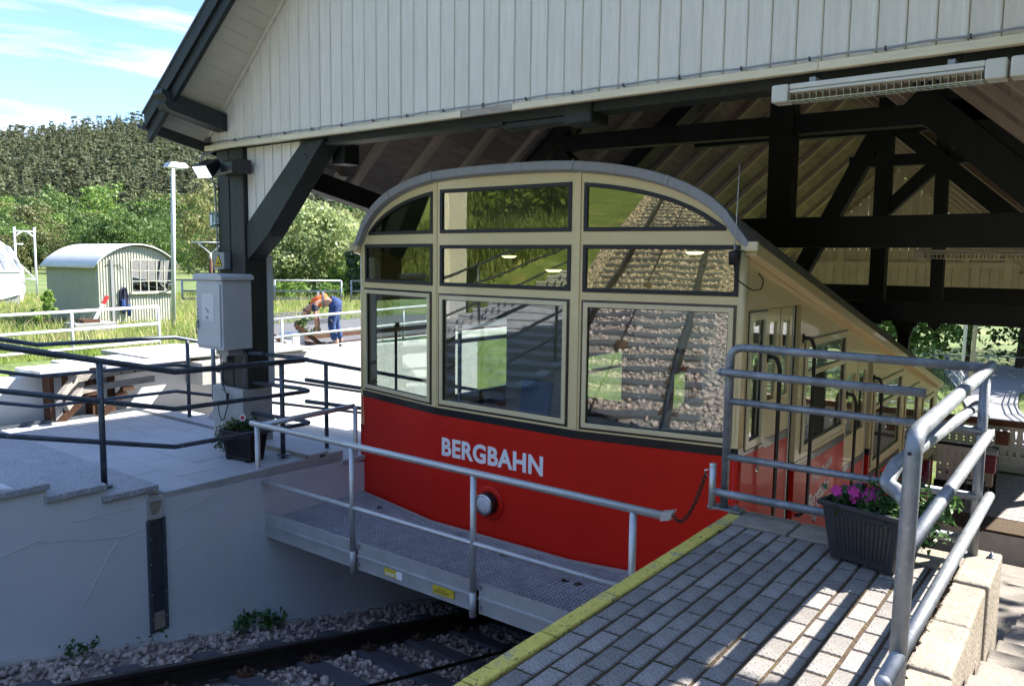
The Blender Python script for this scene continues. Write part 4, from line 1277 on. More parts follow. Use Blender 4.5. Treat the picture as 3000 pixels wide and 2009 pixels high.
# far end
mb = MB(); mb.prism([(XL, YEND, -3.6), (XR, YEND, -3.6), (XR, YEND, ztop(YEND)), (XL, YEND, ztop(YEND))], (0, 0.06, 0)); mb.build('rear_wall', 'cream', car)

# headlight
hl = MB(); hc = (CX - HM + 0.775, YM - 0.004, -0.845)
hl.lathe(hc, (0, -1, 0), [(0.0, 0.0), (0.178, 0.0), (0.178, 0.012), (0.165, 0.02), (0.12, 0.02)], 36)
ho = hl.build('headlight', 'red', car)
q = MB(); q.lathe(hc, (0, -1, 0), [(0.118, 0.018), (0.118, 0.10), (0.108, 0.112), (0.10, 0.112)], 32); q.build('headlight_barrel', 'black', ho)
q = MB(); q.lathe(hc, (0, -1, 0), [(0.109, 0.112), (0.106, 0.118), (0.098, 0.118)], 32); q.build('headlight_rim', 'chrome', ho)
q = MB(); q.lathe(hc, (0, -1, 0), [(0.099, 0.108), (0.085, 0.122), (0.05, 0.130), (0.0, 0.133)], 28); q.build('headlight_lens', 'lens', ho)
# lettering
def mtx_front(x, y, z): return Matrix.Translation((x, y, z)) @ Matrix.Rotation(math.pi / 2, 4, 'X')
o, (a, b) = text_mesh('lettering', 'BERGBAHN', 0.262, 'white_print', car, mtx_front(0, 0, 0), 0.0005, offset=0.0095, sx=0.84, space=1.06)
sx = 1.335 / (b - a)
o.matrix_local = Matrix.Translation(-WL[car.name]) @ mtx_front(CX - HM + 0.10, YM - 0.006, -0.445) @ Matrix.Diagonal((sx, 1, 1, 1)) @ Matrix.Translation((-a, 0, 0))
def mtx_side(y, z, rot=0.0):
    m = Matrix(((0, 0, 1, XR + 0.005), (1, 0, 0, y), (0, 1, 0, z), (0, 0, 0, 1)))
    return m @ Matrix.Rotation(rot, 4, 'Z')
o, _ = text_mesh('side_lettering', 'THÜRINGER', 0.135, 'white_print', car, mtx_side(8.66, -0.74, R(7)), 0.001, offset=0.001, shear=0.15)
o, _ = text_mesh('side_lettering', 'Bergbahn', 0.25, 'white_print', car, mtx_side(8.56, -1.02, R(7)), 0.001, offset=0.003, shear=0.35, sx=0.80)
mb = MB(); mb.bar((XR + 0.006, 8.66, -1.075), (XR + 0.006, 9.42, -0.985), 0.012, 0.004, up=(1, 0, 0)); mb.tube([(XR + 0.006, 8.70, -1.08), (XR + 0.006, 8.76, -1.16), (XR + 0.006, 8.80, -1.09), (XR + 0.006, 8.84, -1.20), (XR + 0.006, 8.92, -1.06)], 0.006, 5); mb.build('side_lettering', 'white_print', car)
# antenna on the right corner
t = thing('antenna', 'thin whip antenna on a black base at the right corner of the railcar roof', 'antenna', (XR + 0.0, YC - 0.12, 1.62))
ax_, ay_ = XR - 0.045, YC - 0.14
mb = MB(); mb.lathe((ax_, ay_, 1.63), (0, 0, 1), [(0, 0), (0.045, 0), (0.052, 0.09), (0.052, 0.11), (0.03, 0.115), (0, 0.115)], 16); mb.build('base', 'rubber', t)
mb = MB(); mb.bar((ax_, ay_, 1.745), (XR - 0.01, YC - 0.05, 1.745), 0.05, 0.012); mb.build('bracket', 'rubber', t)
mb = MB(); mb.tube([(ax_, ay_, 1.745), (ax_, ay_, 1.80)], 0.012, 8); mb.build('mast_foot', 'grey_metal', t)
mb = MB(); mb.tube([(ax_, ay_, 1.79), (ax_ + 0.01, ay_, 2.45)], 0.0042, 6); mb.build('whip', 'galv_light', t)
mb = MB(); mb.tube(round_poly([(ax_, ay_, 1.635), (ax_ + 0.01, ay_ + 0.0, 1.52), (ax_ + 0.12, ay_ + 0.10, 1.42), (XR + 0.03, 6.80, 1.42), (XR + 0.03, 6.86, 1.50), (XR + 0.0, 6.80, 1.56)], 0.08), 0.006, 6); mb.build('cable', 'rubber', t)
# screws / lock on the side
mb = MB(); mb.lathe((XR + 0.002, 6.86, -0.62), (1, 0, 0), [(0, 0.012), (0.018, 0.01), (0.022, 0.0)], 12); mb.lathe((XR + 0.002, 6.97, -0.22), (1, 0, 0), [(0, 0.012), (0.03, 0.01), (0.034, 0.0)], 12); mb.build('door_lock', 'chrome', car)

# interior: stepped floors, partitions, driver's seat and console
for i in range(6):
    y0 = 6.74 if i == 0 else 6.66 + i * 1.62; y1 = 6.66 + (i + 1) * 1.62
    if y0 > YEND: break
    y1 = min(y1, YEND)
    z = -0.98 - 0.39 * i
    mb = MB(); mb.box((XL + 0.1, y0 + (0.05 if i else 0), z - 0.06), (XR - 0.1, y1, z)); mb.build('cabin_floor', 'interior_dark', car)
mb = MB(); mb.plate([(XL + 0.1, -0.95), (XR - 0.1, -0.95), (XR - 0.1, 1.6), (XL + 0.1, 1.6)], [[(XL + 0.14, -0.45), (XL + 0.95, -0.45), (XL + 0.95, 1.2), (XL + 0.14, 1.2)], [(CX - 0.55, -0.25), (CX + 0.45, -0.25), (CX + 0.45, 1.1), (CX - 0.55, 1.1)], [(CX + 0.95, -0.9), (XR - 0.35, -0.9), (XR - 0.35, 1.1), (CX + 0.95, 1.1)]], lambda a, b, d: (a, 8.16 + d, b), 0.04)
mb.build('partition', 'interior', car)
mb = MB(); mb.prism([(CX + 1.05, 6.78, -0.95), (CX + 2.3, 6.95, -0.95), (CX + 2.3, 6.95, 0.62), (CX + 2.18, 6.93, 0.62), (CX + 1.1, 6.76, -0.05)], (0.0, 0.28, 0)); mb.build('console', 'console', car, bevel=0.02)
mb = MB(); mb.tube([(CX + 1.55, 6.6, -0.1), (CX + 1.58, 6.62, 0.1), (CX + 1.68, 6.66, 0.45)], 0.012, 6); mb.build('control_lever', 'rubber', car)
mb = MB(); mb.box((CX + 1.05, 7.6, 0.75), (CX + 2.2, 7.63, 1.75)); mb.build('white_partition', 'white_blind', car)
mb = MB(); mb.box((XR - 0.75, 7.4, -0.9), (XR - 0.25, 7.44, 1.0)); mb.build('white_partition', 'white_blind', car)
for (x_, y_, z_) in ((CX - 0.05, 7.2, 1.55), (CX + 0.65, 7.9, 1.22), (CX + 1.6, 7.2, 1.75), (CX + 1.2, 8.4, 1.05), (CX - 0.9, 7.5, 1.7)):
    q = MB(); q.lathe((x_, y_, z_), (0, 0, -1), [(0.0, 0.03), (0.06, 0.027), (0.085, 0.012), (0.09, 0.0), (0, 0)], 20); q.build('ceiling_lamp', 'cab_lamp', car)
# beams between sidewalls carrying the lamps
for y_ in (7.2, 8.4):
    mb = MB(); mb.box((XL + 0.1, y_ - 0.02, 1.77 - 0.238 * (y_ - YC)), (XR - 0.1, y_ + 0.02, 1.80 - 0.238 * (y_ - YC))); mb.build('ceiling_rib', 'interior', car)
st = MB()
st.box((CX - 0.55, 6.80, -0.30), (CX - 0.10, 7.22, -0.22)); so = st.build('driver_seat', 'seat_blue', car, bevel=0.03)
q = MB(); q.bar((CX - 0.33, 7.25, -0.18), (CX - 0.33, 7.34, 0.28), 0.42, 0.06, up=(0, 1, 0)); q.build('backrest', 'seat_blue', so, bevel=0.02)
q = MB()
for sx_ in (-0.5, -0.15): q.tube([(CX + sx_, 6.86, -0.3), (CX + sx_ * 1.1 + 0.02, 6.72, -0.95)], 0.02, 6)
q.build('seat_leg', 'cream_frame', so)
for yy, zz in ((9.4, -0.95), (11.0, -1.35), (12.6, -1.7)):
    for x0 in (XL + 0.3, CX + 0.3):
        mb = MB(); mb.box((x0, yy, zz), (x0 + 1.7, yy + 0.4, zz + 0.1)); mb.box((x0, yy + 0.42, zz), (x0 + 1.7, yy + 0.48, zz + 0.6)); mb.build('bench', 'wood_panel', car)
# underframe and wheels
mb = MB(); mb.bar((CX - 1.3, 6.7, -1.62), (CX - 1.3, 15.9, -1.62 - 0.235 * 9.2), 0.16, 0.25); mb.bar((CX + 1.3, 6.7, -1.62), (CX + 1.3, 15.9, -1.62 - 0.235 * 9.2), 0.16, 0.25); mb.build('underframe', 'rust', car)
for sx_ in (-1.18, 1.18):
    for yy in (7.6, 14.6):
        mb = MB(); mb.lathe((CX + sx_, yy, slope_z(yy) + 0.17 + 0.42), (1, 0, 0), [(0, -0.06), (0.40, -0.06), (0.42, 0.0), (0.40, 0.06), (0, 0.06)], 20); mb.build('wheel', 'rust', car)

# ================================================================== footbridge in front of the railcar
DZ = -1.20
fb = thing('footbridge', 'aluminium footbridge with grating deck and tubular railing crossing in front of the railcar', 'footbridge', (-5.0, 5.6, -1.4))
# deck edge towards the car follows its three-sided front
back = [(-7.36, 6.46), (CX - HM, 6.145), (CX + HM, 6.145), (-2.35, 6.46)]
def backy(x):
    for (a, b), (c, d) in zip(back, back[1:]):
        if a <= x <= c: return b + (d - b) * (x - a) / (c - a)
    return back[0][1] if x < back[0][0] else back[-1][1]
mb = MB()
x = -7.30
while x < -1.6:
    yb = backy(x) - 0.03 if x < -2.35 else 6.4
    mb.box((x, 5.10, DZ - 0.018), (x + 0.008, yb, DZ)); x += 0.046
y = 5.115
while y < 6.45:
    xa, xb = -7.30, -1.6
    if y > 6.115:
        f = (y + 0.03 - 6.145) / (6.46 - 6.145)
        xl = CX - HM - f * (CX - HM + 7.36); xr_ = CX + HM + f * (-2.35 - CX - HM)
        mb.box((xa, y, DZ - 0.014), (max(xl, xa + .01), y + 0.0085, DZ - 0.001)); mb.box((min(xr_, -1.7), y, DZ - 0.014), (xb, y + 0.0085, DZ - 0.001))
    else:
        mb.box((xa, y, DZ - 0.014), (xb, y + 0.0085, DZ - 0.001))
    y += 0.043
mb.build('deck_grating', 'grating', fb, kind='stuff')
for (a, b) in zip(back, back[1:]):
    mb = MB(); mb.bar((a[0], a[1], DZ - 0.02), (b[0], b[1], DZ - 0.02), 0.035, 0.07); mb.build('edge_strip', 'alu_beam', fb)
# front beam in bays between posts, with a rolled ridge
px_ = [-7.30, -5.775, -4.235, -2.705]
bx = px_ + [-1.5]
for i in range(4):
    x0, x1 = bx[i] + 0.045, bx[i + 1] - 0.045
    mb = MB()
    mb.prism([(x0, 5.075, -1.375), (x0, 5.06, -1.375), (x0, 5.06, -1.262), (x0, 5.045, -1.258), (x0, 5.045, -1.238), (x0, 5.06, -1.234), (x0, 5.06, -1.115), (x0, 5.075, -1.115)], (x1 - x0, 0, 0))
    mb.box((x0, 5.055, -1.375), (x1, 5.14, -1.385))
    mb.build('side_beam', 'alu_beam', fb)
    for zz in (-1.15, -1.33):
        mb = MB(); mb.box((x0 + 0.012, 5.045, zz - 0.02), (x0 + 0.03, 5.0595, zz + 0.02)); mb.build('beam_bracket', 'grey_metal', fb)
mb = MB(); mb.box((-7.36, 5.06, -1.37), (-7.32, 6.5, -1.12)); mb.box((-7.3, 6.05, -1.40), (-1.6, 6.09, -1.24)); mb.build('cross_beam', 'alu_beam', fb)
def post_tube(x, y, z0, z1, r, mat, parent, name='post', n=14):
    q = MB(); q.tube([(x, y, z0), (x, y, z1)], r, n); return q.build(name, mat, parent)
for x in px_:
    po = post_tube(x, 5.03, -1.20, -0.17, 0.0275, 'alu', fb)
    q = MB(); q.tube([(x, 5.03, -1.42), (x, 5.03, -1.198)], 0.031, 14); q.build('post_socket', 'alu_beam', po)
mb = MB(); mb.tube([(-7.40, 5.03, -0.15), (-2.47, 5.03, -0.15)], 0.031, 16); mb.build('top_rail', 'alu', fb)
mb = MB(); mb.tube([(-7.30, 5.03, -0.765), (-2.705, 5.03, -0.765)], 0.0235, 14); mb.build('mid_rail', 'alu', fb)
mb = MB(); mb.prism([(-2.475, 5.0, -0.185), (-2.405, 5.0, -0.165), (-2.375, 5.0, -0.09), (-2.40, 5.0, -0.10), (-2.475, 5.0, -0.12)], (0, 0.06, 0)); mb.build('rail_end', 'alu', fb)
mb = MB(); mb.tube([(-7.27, 5.06, -0.16), (-7.34, 6.43, -0.15)], 0.031, 16); mb.build('return_rail', 'alu', fb)
post_tube(-7.30, 6.42, -1.22, -0.15, 0.0275, 'alu', fb)
mb = MB(); mb.lathe((-7.30, 6.42, -1.2), (0, 0, 1), [(0.05, 0), (0.05, 0.02), (0.03, 0.025)], 14); mb.build('foot_collar', 'alu', fb)
# stickers
def sticker(x0, x1, z0, z1, body, sz):
    q = MB(); q.box((x0, 5.0435, z0), (x1, 5.0590, z1)); so = q.build('sticker', 'sticker_yellow', fb)
    return so
so = sticker(-5.345, -5.19, -1.335, -1.262, '', 0)
q = MB(); q.box((-5.188, 5.0435, -1.335), (-5.11, 5.0590, -1.262)); q.build('sticker', 'white_print', fb)
text_mesh('sticker_print', 'ZARGES', 0.042, 'white_print', fb, Matrix.Translation((-5.335, 5.0425, -1.325)) @ Matrix.Rotation(math.pi / 2, 4, 'X'), 0.0004, offset=0.0006, sx=0.85)
sticker(-4.72, -4.47, -1.335, -1.262, '', 0)
q = MB()
for i, (x0, x1, zz) in enumerate(((-4.66, -4.56, -1.283), (-4.70, -4.50, -1.303), (-4.70, -4.54, -1.318))): q.box((x0, 5.0428, zz - 0.003), (x1, 5.0434, zz + 0.003))
q.box((-4.495, 5.0428, -1.285), (-4.482, 5.0434, -1.272)); q.build('sticker_print', 'rubber', fb)
# dead leaves on the deck
for (x, y, s_) in ((-6.55, 6.12, 0.05), (-4.55, 5.85, 0.05), (-3.75, 5.72, 0.035), (-3.62, 5.74, 0.03), (-3.16, 5.46, 0.06)):
    q = MB()
    for k in range(7):
        a = random.uniform(0, 6.28); r = s_ * random.uniform(0.1, 0.9)
        c = Vector((x + r * math.cos(a), y + r * math.sin(a), DZ + 0.004))
        d1 = Vector((random.uniform(-1, 1), random.uniform(-1, 1), random.uniform(0.0, 0.6))).normalized() * 0.025
        d2 = Vector((random.uniform(-1, 1), random.uniform(-1, 1), random.uniform(0.0, 0.5))).normalized() * 0.018
        q.add([c - d1, c - d2, c + d1, c + d2 + Vector((0, 0, 0.012))], [(0, 1, 2), (0, 2, 3)])
    o = q.build('dry_leaves', 'rust'); tag(o, 'small clump of dry brown leaves lying on the footbridge grating', 'dry leaves', 'dry leaves on the footbridge')

# ================================================================== right platform
plat = tag(MB().box((-1.94, -3.0, -2.6), (-0.56, 5.02, -0.055)).build('platform', 'concrete', loc=(-1.2, 1, -2.6)), kind='structure')
mb = MB(); mb.box((-1.85, -2.95, -0.054), (-0.60, 4.74, -0.0055)); mb.build('joint_bed', 'joint', plat)
def brick_mesh(lx, ly, h=0.06, ch=0.004):
    a, b = lx / 2, ly / 2
    mb = MB()
    v = [(-a, -b, -h), (a, -b, -h), (a, b, -h), (-a, b, -h), (-a, -b, -ch), (a, -b, -ch), (a, b, -ch), (-a, b, -ch),
         (-a + ch, -b + ch, 0), (a - ch, -b + ch, 0), (a - ch, b - ch, 0), (-a + ch, b - ch, 0)]
    f = [(0, 1, 5, 4), (1, 2, 6, 5), (2, 3, 7, 6), (3, 0, 4, 7), (4, 5, 9, 8), (5, 6, 10, 9), (6, 7, 11, 10), (7, 4, 8, 11), (8, 9, 10, 11)]
    mb.add(v, f); return mesh_of(mb, 'brick', 'paver')
bl, bw = 0.207, 0.1035
me_full = brick_mesh(bw - 0.016, bl - 0.016); me_half = brick_mesh(bw - 0.016, bl / 2 - 0.016)
rows = 12
nb = 0
for r in range(rows):
    xc = -1.848 + bw * (r + 0.5)
    y = 4.735
    first = True
    while y > 1.62:
        ln = bl / 2 if (first and r % 2) else bl
        first = False
        yc = y - ln / 2
        piece('brick', me_half if ln < bl else me_full, plat, (xc + random.uniform(-.002, .002), yc + random.uniform(-.002, .002), random.uniform(-0.0016, 0.0016)), (random.uniform(-.008, .008), random.uniform(-.01, .01), random.uniform(-.012, .012)))
        nb += 1
        y -= ln
mb = MB(); mb.box((-1.85, -2.9, -0.011), (-0.60, 1.60, 0.0)); mb.build('paving', 'paver', plat)
# yellow edge stones
y = 4.93
for i, ln in enumerate((0.56, 0.515, 0.53, 0.545, 0.54, 0.54, 0.54, 0.54)):
    mb = MB(); x0 = -1.955 + random.uniform(-.004, .004)
    mb.prism([(x0, y - ln + 0.012, -0.30), (x0, y - ln + 0.012, -0.012), (x0 + 0.012, y - ln + 0.012, 0.003), (x0 + 0.088, y - ln + 0.012, 0.003), (x0 + 0.094, y - ln + 0.012, -0.003), (x0 + 0.094, y - ln + 0.012, -0.30)], (0, ln - 0.014, 0))
    mb.build('edge_stone', 'yellow', plat, bevel=0.004)
    y -= ln
# far edge slabs
for (x0, x1, dz) in ((-1.86, -1.505, 0.004), (-1.495, -1.08, 0.0), (-1.07, -0.61, 0.003)):
    mb = MB(); mb.box((x0, 4.755, -0.30), (x1, 5.05, 0.006 + dz)); mb.build('edge_slab', 'kerb', plat, bevel=0.012)
mb = MB(); mb.box((-1.96, 4.94, -0.3), (-1.865, 5.05, 0.004)); mb.build('edge_slab', 'kerb', plat, bevel=0.01)
# right kerb of stair-side stones
y = 5.17
for i, (ln, dx, dz) in enumerate(((0.60, 0.0, 0.010), (0.56, -0.012, 0.0), (0.55, -0.006, 0.004), (0.56, 0.004, -0.003), (0.56, -0.006, 0.0), (0.56, 0.0, 0.004), (0.56, 0.0, 0.0), (0.56, 0.0, 0.0))):
    mb = MB(); mb.box((-0.585 + random.uniform(-.004, .004), y - ln + 0.008, -1.4), (-0.415 + dx, y, 0.012 + dz)); mb.build('kerb_stone', 'kerb', plat, bevel=0.014)
    y -= ln
mb = MB(); mb.box((-0.60, -2.9, -0.05), (-0.586, 4.74, -0.008)); mb.build('joint_bed', 'joint', plat)
# moss along the kerb joint
mv = []; mf = []
for k in range(900):
    c = np.array([-0.595 + rng.normal(0, 0.010), rng.uniform(1.8, 4.7), 0.0 + abs(rng.normal(0, 0.006))])
    for t in range(1):
        d = rng.normal(0, 1, 3) * 0.011; e = rng.normal(0, 1, 3) * 0.011
        n0 = len(mv); mv += [c - d, c + d, c + e + np.array([0, 0, 0.008])]; mf.append((n0, n0 + 1, n0 + 2))
mo = raw_mesh('moss', mv, mf, 'joint', parent=plat); mo['kind'] = 'stuff'

# stairs to the right of the platform (going down beside the railcar)
stairs_r = tag(MB().box((-0.413, -4.0, -0.6), (2.1, 3.50, -0.045)).build('stair_landing', 'step_r', loc=(0.8, 0, -0.6)), kind='structure')
y = 3.50; z = -0.045
for i in range(22):
    z -= 0.118; y1 = y + 0.44
    mb = MB(); mb.box((-0.413 if i < 10 else -2.36, y - 0.02, z - 0.5), (2.1, y1, z)); mb.build('stair_step', 'step_r', stairs_r, bevel=0.012)
    y = y1

mb = MB(); mb.box((-2.36, 5.07, -1.8), (-0.42, 7.90, -1.225)); mb.build('stair_landing', 'step_r', stairs_r)
# guard railing on the platform
gr = thing('guard_railing', 'galvanised tubular guard railing around the end of the brick platform', 'railing', (-1.3, 4.95, 0.0))
RZ = (1.10, 0.935, 0.74, 0.367, 0.127)
yb_ = 4.985
def tube1(name, pts, r, mat, parent, n=14, rad=0.0):
    q = MB(); q.tube(round_poly(pts, rad, 6) if rad else pts, r, n); return q.build(name, mat, parent)
rr = 0.0265
tube1('corner_rail', [(-2.0, yb_, 0.012), (-2.0, yb_, 1.10), (-0.54, yb_ + 0.05, 1.09)], rr, 'galv', gr, rad=0.10)
tube1('rail', [(-2.03, yb_ - 0.055, 0.935), (-1.98, yb_ - 0.055, 0.935), (-0.83, yb_ - 0.01, 0.925)], rr, 'galv', gr)
tube1('rail', [(-1.99, yb_, 0.74), (-0.55, yb_ + 0.05, 0.735)], rr * 0.86, 'galv', gr)
tube1('rail', [(-1.99, yb_, 0.367), (-0.55, yb_ + 0.05, 0.36)], rr * 0.86, 'galv', gr)
tube1('rail', [(-2.04, yb_ - 0.055, 0.13), (-1.98, yb_ - 0.05, 0.127), (-0.62, yb_ - 0.0, 0.12)], rr, 'galv', gr)
for (z, xe) in ((0.935, -2.0), (0.13, -2.01)):
    q = MB(); q.lathe((-2.035, yb_ - 0.055, z), (-1, 0, 0), [(rr, 0), (rr * 0.9, 0.012), (rr * 0.5, 0.022), (0, 0.026)], 14); q.build('rail_cap', 'galv', gr)
post_tube(-0.55, yb_ + 0.06, 0.02, 1.085, rr, 'galv', gr)
near = MB(); near.tube(round_poly([(-0.505, 2.82, 0.012), (-0.495, 2.82, 1.10), (-0.53, yb_ + 0.10, 1.10)], 0.085, 6), rr * 1.06, 16); near.build('corner_rail', 'galv', gr)
tube1('rail', [(-0.497, 2.83, 0.71), (-0.52, 5.12, 0.71)], rr, 'galv', gr)
tube1('rail', [(-0.50, 2.60, 0.34), (-0.50, 5.16, 0.345)], rr, 'galv', gr)
for y_ in (5.12,):
    q = MB(); q.lathe((-0.52, y_, 0.71), (0, 1, 0), [(rr, 0), (rr * 0.8, 0.018), (0, 0.026)], 14); q.build('rail_cap', 'galv', gr)
q = MB(); q.lathe((-0.50, 2.60, 0.34), (0, -1, 0), [(rr, 0), (rr * 0.8, 0.018), (0, 0.026)], 14); q.build('rail_cap', 'galv', gr)
q = MB(); q.lathe((-0.50, 5.16, 0.345), (0, 1, 0), [(rr, 0), (rr * 0.8, 0.018), (0, 0.026)], 14); q.build('rail_cap', 'galv', gr)
# hand rail looped beside the posts
tube1('handrail', [(-0.51, 2.86, 0.855), (-0.55, 2.94, 0.865), (-0.60, 2.96, 0.885), (-0.60, 3.10, 0.925), (-0.615, 5.35, 0.83)], rr, 'galv', gr, rad=0.05)
tube1('handrail_end', [(-0.635, 5.35, 0.82), (-0.60, 5.40, 0.80), (-0.56, 5.2, 0.79)], rr, 'galv', gr, rad=0.05)
q = MB(); q.lathe((-0.502, 2.792, 1.04), (0, -1, 0), [(0, 0.004), (0.0062, 0.004), (0.0062, 0)], 10); q.build('vent_hole', 'rubber', gr)
for (x, y, dx) in ((-2.0, yb_, 0.08), (-0.55, yb_ + 0.06, 0.09), (-0.505, 2.82, 0.08)):
    q = MB(); q.box((x - 0.10, y - 0.05, 0.008), (x + 0.10 + 0.03, y + 0.055, 0.022)); bo = q.build('base_plate', 'galv', gr, bevel=0.002)
    q = MB(); q.lathe((x + dx, y + 0.01, 0.022), (0, 0, 1), [(0.022, 0), (0.022, 0.004), (0.013, 0.005), (0.013, 0.018), (0.006, 0.02), (0.006, 0.035), (0, 0.035)], 10); q.build('anchor_bolt', 'galv', bo)
# short chain post and chain
cp = thing('chain_post', 'short silver post holding the barrier chain beside the platform railing', 'post', (-2.06, 4.95, 0.0))
q = MB(); q.tube([(-2.075, 4.955, 0.0), (-2.075, 4.955, 0.305)], 0.0225, 14); q.build('post', 'alu', cp)
q = MB(); q.lathe((-2.075, 4.955, 0.305), (0, 0, 1), [(0.024, -0.01), (0.024, 0.004), (0.012, 0.008), (0, 0.008)], 14); q.build('cap', 'alu', cp)
q = MB(); q.tube([(-2.10, 4.94, 0.27), (-2.125, 4.94, 0.26), (-2.125, 4.94, 0.235), (-2.10, 4.94, 0.225)], 0.005, 6); q.build('eye', 'chrome', cp)
lm = MB()
lp = arc_pts((0, 0, 0), 0.011, math.pi / 2, -math.pi / 2, 5, (1, 0, 0), (0, 1, 0))
loop = [p + Vector((0.011, 0, 0)) for p in lp] + [Vector((-p.x - 0.011, -p.y, 0)) for p in lp]
lm.tube(loop + [loop[0]], 0.0042, 6, caps=False)
lme = mesh_of(lm, 'chain_link', 'rust')
ch = thing('barrier_chain', 'rusty barrier chain hanging between the footbridge rail and the short silver post', 'chain', (-2.25, 4.98, -0.1))
A_, B_ = Vector((-2.385, 5.02, -0.125)), Vector((-2.12, 4.94, 0.235))
# sagging curve
cpts = []
for k in range(61):
    t = k / 60
    p = A_.lerp(B_, t); p.z -= 0.165 * 4 * t * (1 - t) * (1 - 0.25 * t)
    cpts.append(p)
acc = 0; nextd = 0.0; i_l = 0
for k in range(60):
    seg = (cpts[k + 1] - cpts[k]).length
    while nextd <= acc + seg:
        p = cpts[k].lerp(cpts[k + 1], (nextd - acc) / seg)
        d = (cpts[k + 1] - cpts[k]).normalized()
        qd = d.to_track_quat('X', 'Z')
        e = (qd.to_matrix() @ Matrix.Rotation(math.pi / 2 * (i_l % 2) + 0.3, 3, 'X')).to_euler()
        piece('chain_link', lme, ch, p, e); i_l += 1; nextd += 0.0285
    acc += seg

# ================================================================== planters
def planter(name_label, c, lx, ly, h, mat, ang):
    t = thing('flower_box', name_label, 'planter', (c[0], c[1], c[2]))
    ca, sa = math.cos(ang), math.sin(ang)
    def P(a, b, z): return (c[0] + a * ca - b * sa, c[1] + a * sa + b * ca, c[2] + z)
    def ring(k, z): return [P(-lx / 2 * k, -ly / 2 * k, z), P(lx / 2 * k, -ly / 2 * k, z), P(lx / 2 * k, ly / 2 * k, z), P(-lx / 2 * k, ly / 2 * k, z)]
    mb = MB()
    v = ring(0.76, 0.012) + ring(0.96, h) + ring(0.90, h) + ring(0.86, h - 0.06)
    mb.add(v, [(3, 2, 1, 0)] + [(i, (i + 1) % 4, 4 + (i + 1) % 4, 4 + i) for i in range(4)] + [(4 + i, 4 + (i + 1) % 4, 8 + (i + 1) % 4, 8 + i) for i in range(4)] + [(8 + i, 8 + (i + 1) % 4, 12 + (i + 1) % 4, 12 + i) for i in range(4)])
    mb.build('tub', mat, t, bevel=0.006)
    mb = MB(); v = ring(0.965, h - 0.028) + ring(1.04, h - 0.022) + ring(1.05, h + 0.006) + ring(0.90, h + 0.006)
    mb.add(v, [(i, (i + 1) % 4, 4 + (i + 1) % 4, 4 + i) for i in range(4)] + [(4 + i, 4 + (i + 1) % 4, 8 + (i + 1) % 4, 8 + i) for i in range(4)] + [(8 + i, 8 + (i + 1) % 4, 12 + (i + 1) % 4, 12 + i) for i in range(4)])
    mb.build('rim', mat, t, bevel=0.006)
    # ribs
    for side in range(4):
        L = lx if side % 2 == 0 else ly
        n = int(L / 0.026)
        for i in range(2, n - 1):
            f = (i + 0.5) / n * 2 - 1
            def W(k, z, f=f, side=side):
                a = lx / 2 * k; b = ly / 2 * k
                o = 0.003
                return {0: P(f * a, -b - o, z), 1: P(a + o, f * b, z), 2: P(f * a, b + o, z), 3: P(-a - o, f * b, z)}[side]
            k0 = 0.76 + 0.20 * 0.12; k1 = 0.76 + 0.20 * 0.80
            q = ribs
            q.bar(W(k0, 0.012 + (h - 0.012) * 0.12), W(k1, 0.012 + (h - 0.012) * 0.80), 0.011, 0.006, up=(ca if side % 2 else sa, sa if side % 2 else ca, 0.01))
    ribs_o = ribs.build('rib', mat, t, kind='stuff')
    mb = MB(); mb.add(ring(0.87, h - 0.035), [(0, 1, 2, 3)]); mb.build('soil', 'soil', t)
    mb = MB()
    for sx in (-1, 1):
        for sy in (-1, 1):
            mb.box(P(sx * lx * 0.30 - 0.03, sy * ly * 0.30 - 0.03, 0.0), P(sx * lx * 0.30 + 0.03, sy * ly * 0.30 + 0.03, 0.02))
    mb.build('foot', mat, t)
    return t, P
def leaves(name, parent, pts, n, size, mat, droop=0.0, spread=0.05, rise=0.1, seed=1, ws=0.6):
    """bush of pointed leaves around given centres"""
    g = np.random.default_rng(seed)
    C_ = np.asarray(pts, dtype=float)[g.integers(0, len(pts), n)] + g.normal(0, 1, (n, 3)) * np.array([spread, spread, spread * 0.8])
    d = g.normal(0, 1, (n, 3)); d[:, 2] = np.abs(d[:, 2]) * 0.7 + rise; d /= np.linalg.norm(d, axis=1)[:, None]
    s = np.cross(d, g.normal(0, 1, (n, 3))); s /= np.linalg.norm(s, axis=1)[:, None]
    L = size * g.uniform(0.6, 1.3, (n, 1))
    nn = np.cross(d, s)
    V = np.stack([C_, C_ + d * L * 0.5 + s * L * ws * 0.5 + nn * L * 0.08, C_ + d * L - nn * L * 0.15 - np.array([0, 0, droop]) * L, C_ + d * L * 0.5 - s * L * ws * 0.5 + nn * L * 0.08], 1).reshape(-1, 3)
    F = np.arange(n * 4).reshape(-1, 4)
    return raw_mesh(name, V, F, mat, parent=parent)
def flower(parent, c, r, mat, up=(0, 0, 1), name='flower', npet=5):
    mb = MB()
    u = Vector(up).normalized(); a = u.orthogonal().normalized(); b = u.cross(a)
    c = Vector(c)
    for k in range(npet):
        t0 = 2 * math.pi * k / npet; t1 = t0 + 2 * math.pi / npet * 0.95; tm = (t0 + t1) / 2
        p = lambda t, q, h: c + (a * math.cos(t) + b * math.sin(t)) * r * q + u * r * h
        mb.add([c, p(t0, 0.75, 0.15), p(tm - 0.25, 1.05, 0.05), p(tm + 0.25, 1.0, 0.12), p(t1, 0.75, 0.18)], [(0, 1, 2), (0, 2, 3), (0, 3, 4)])
    return mb.build(name, mat, parent)
ribs = MB()
pt, PP = planter('large anthracite plastic flower box with petunias on the brick platform', (-0.985, 4.62, 0.008), 0.46, 0.36, 0.325, 'pot', R(-14))
ctr = (-0.985, 4.62, 0.33)
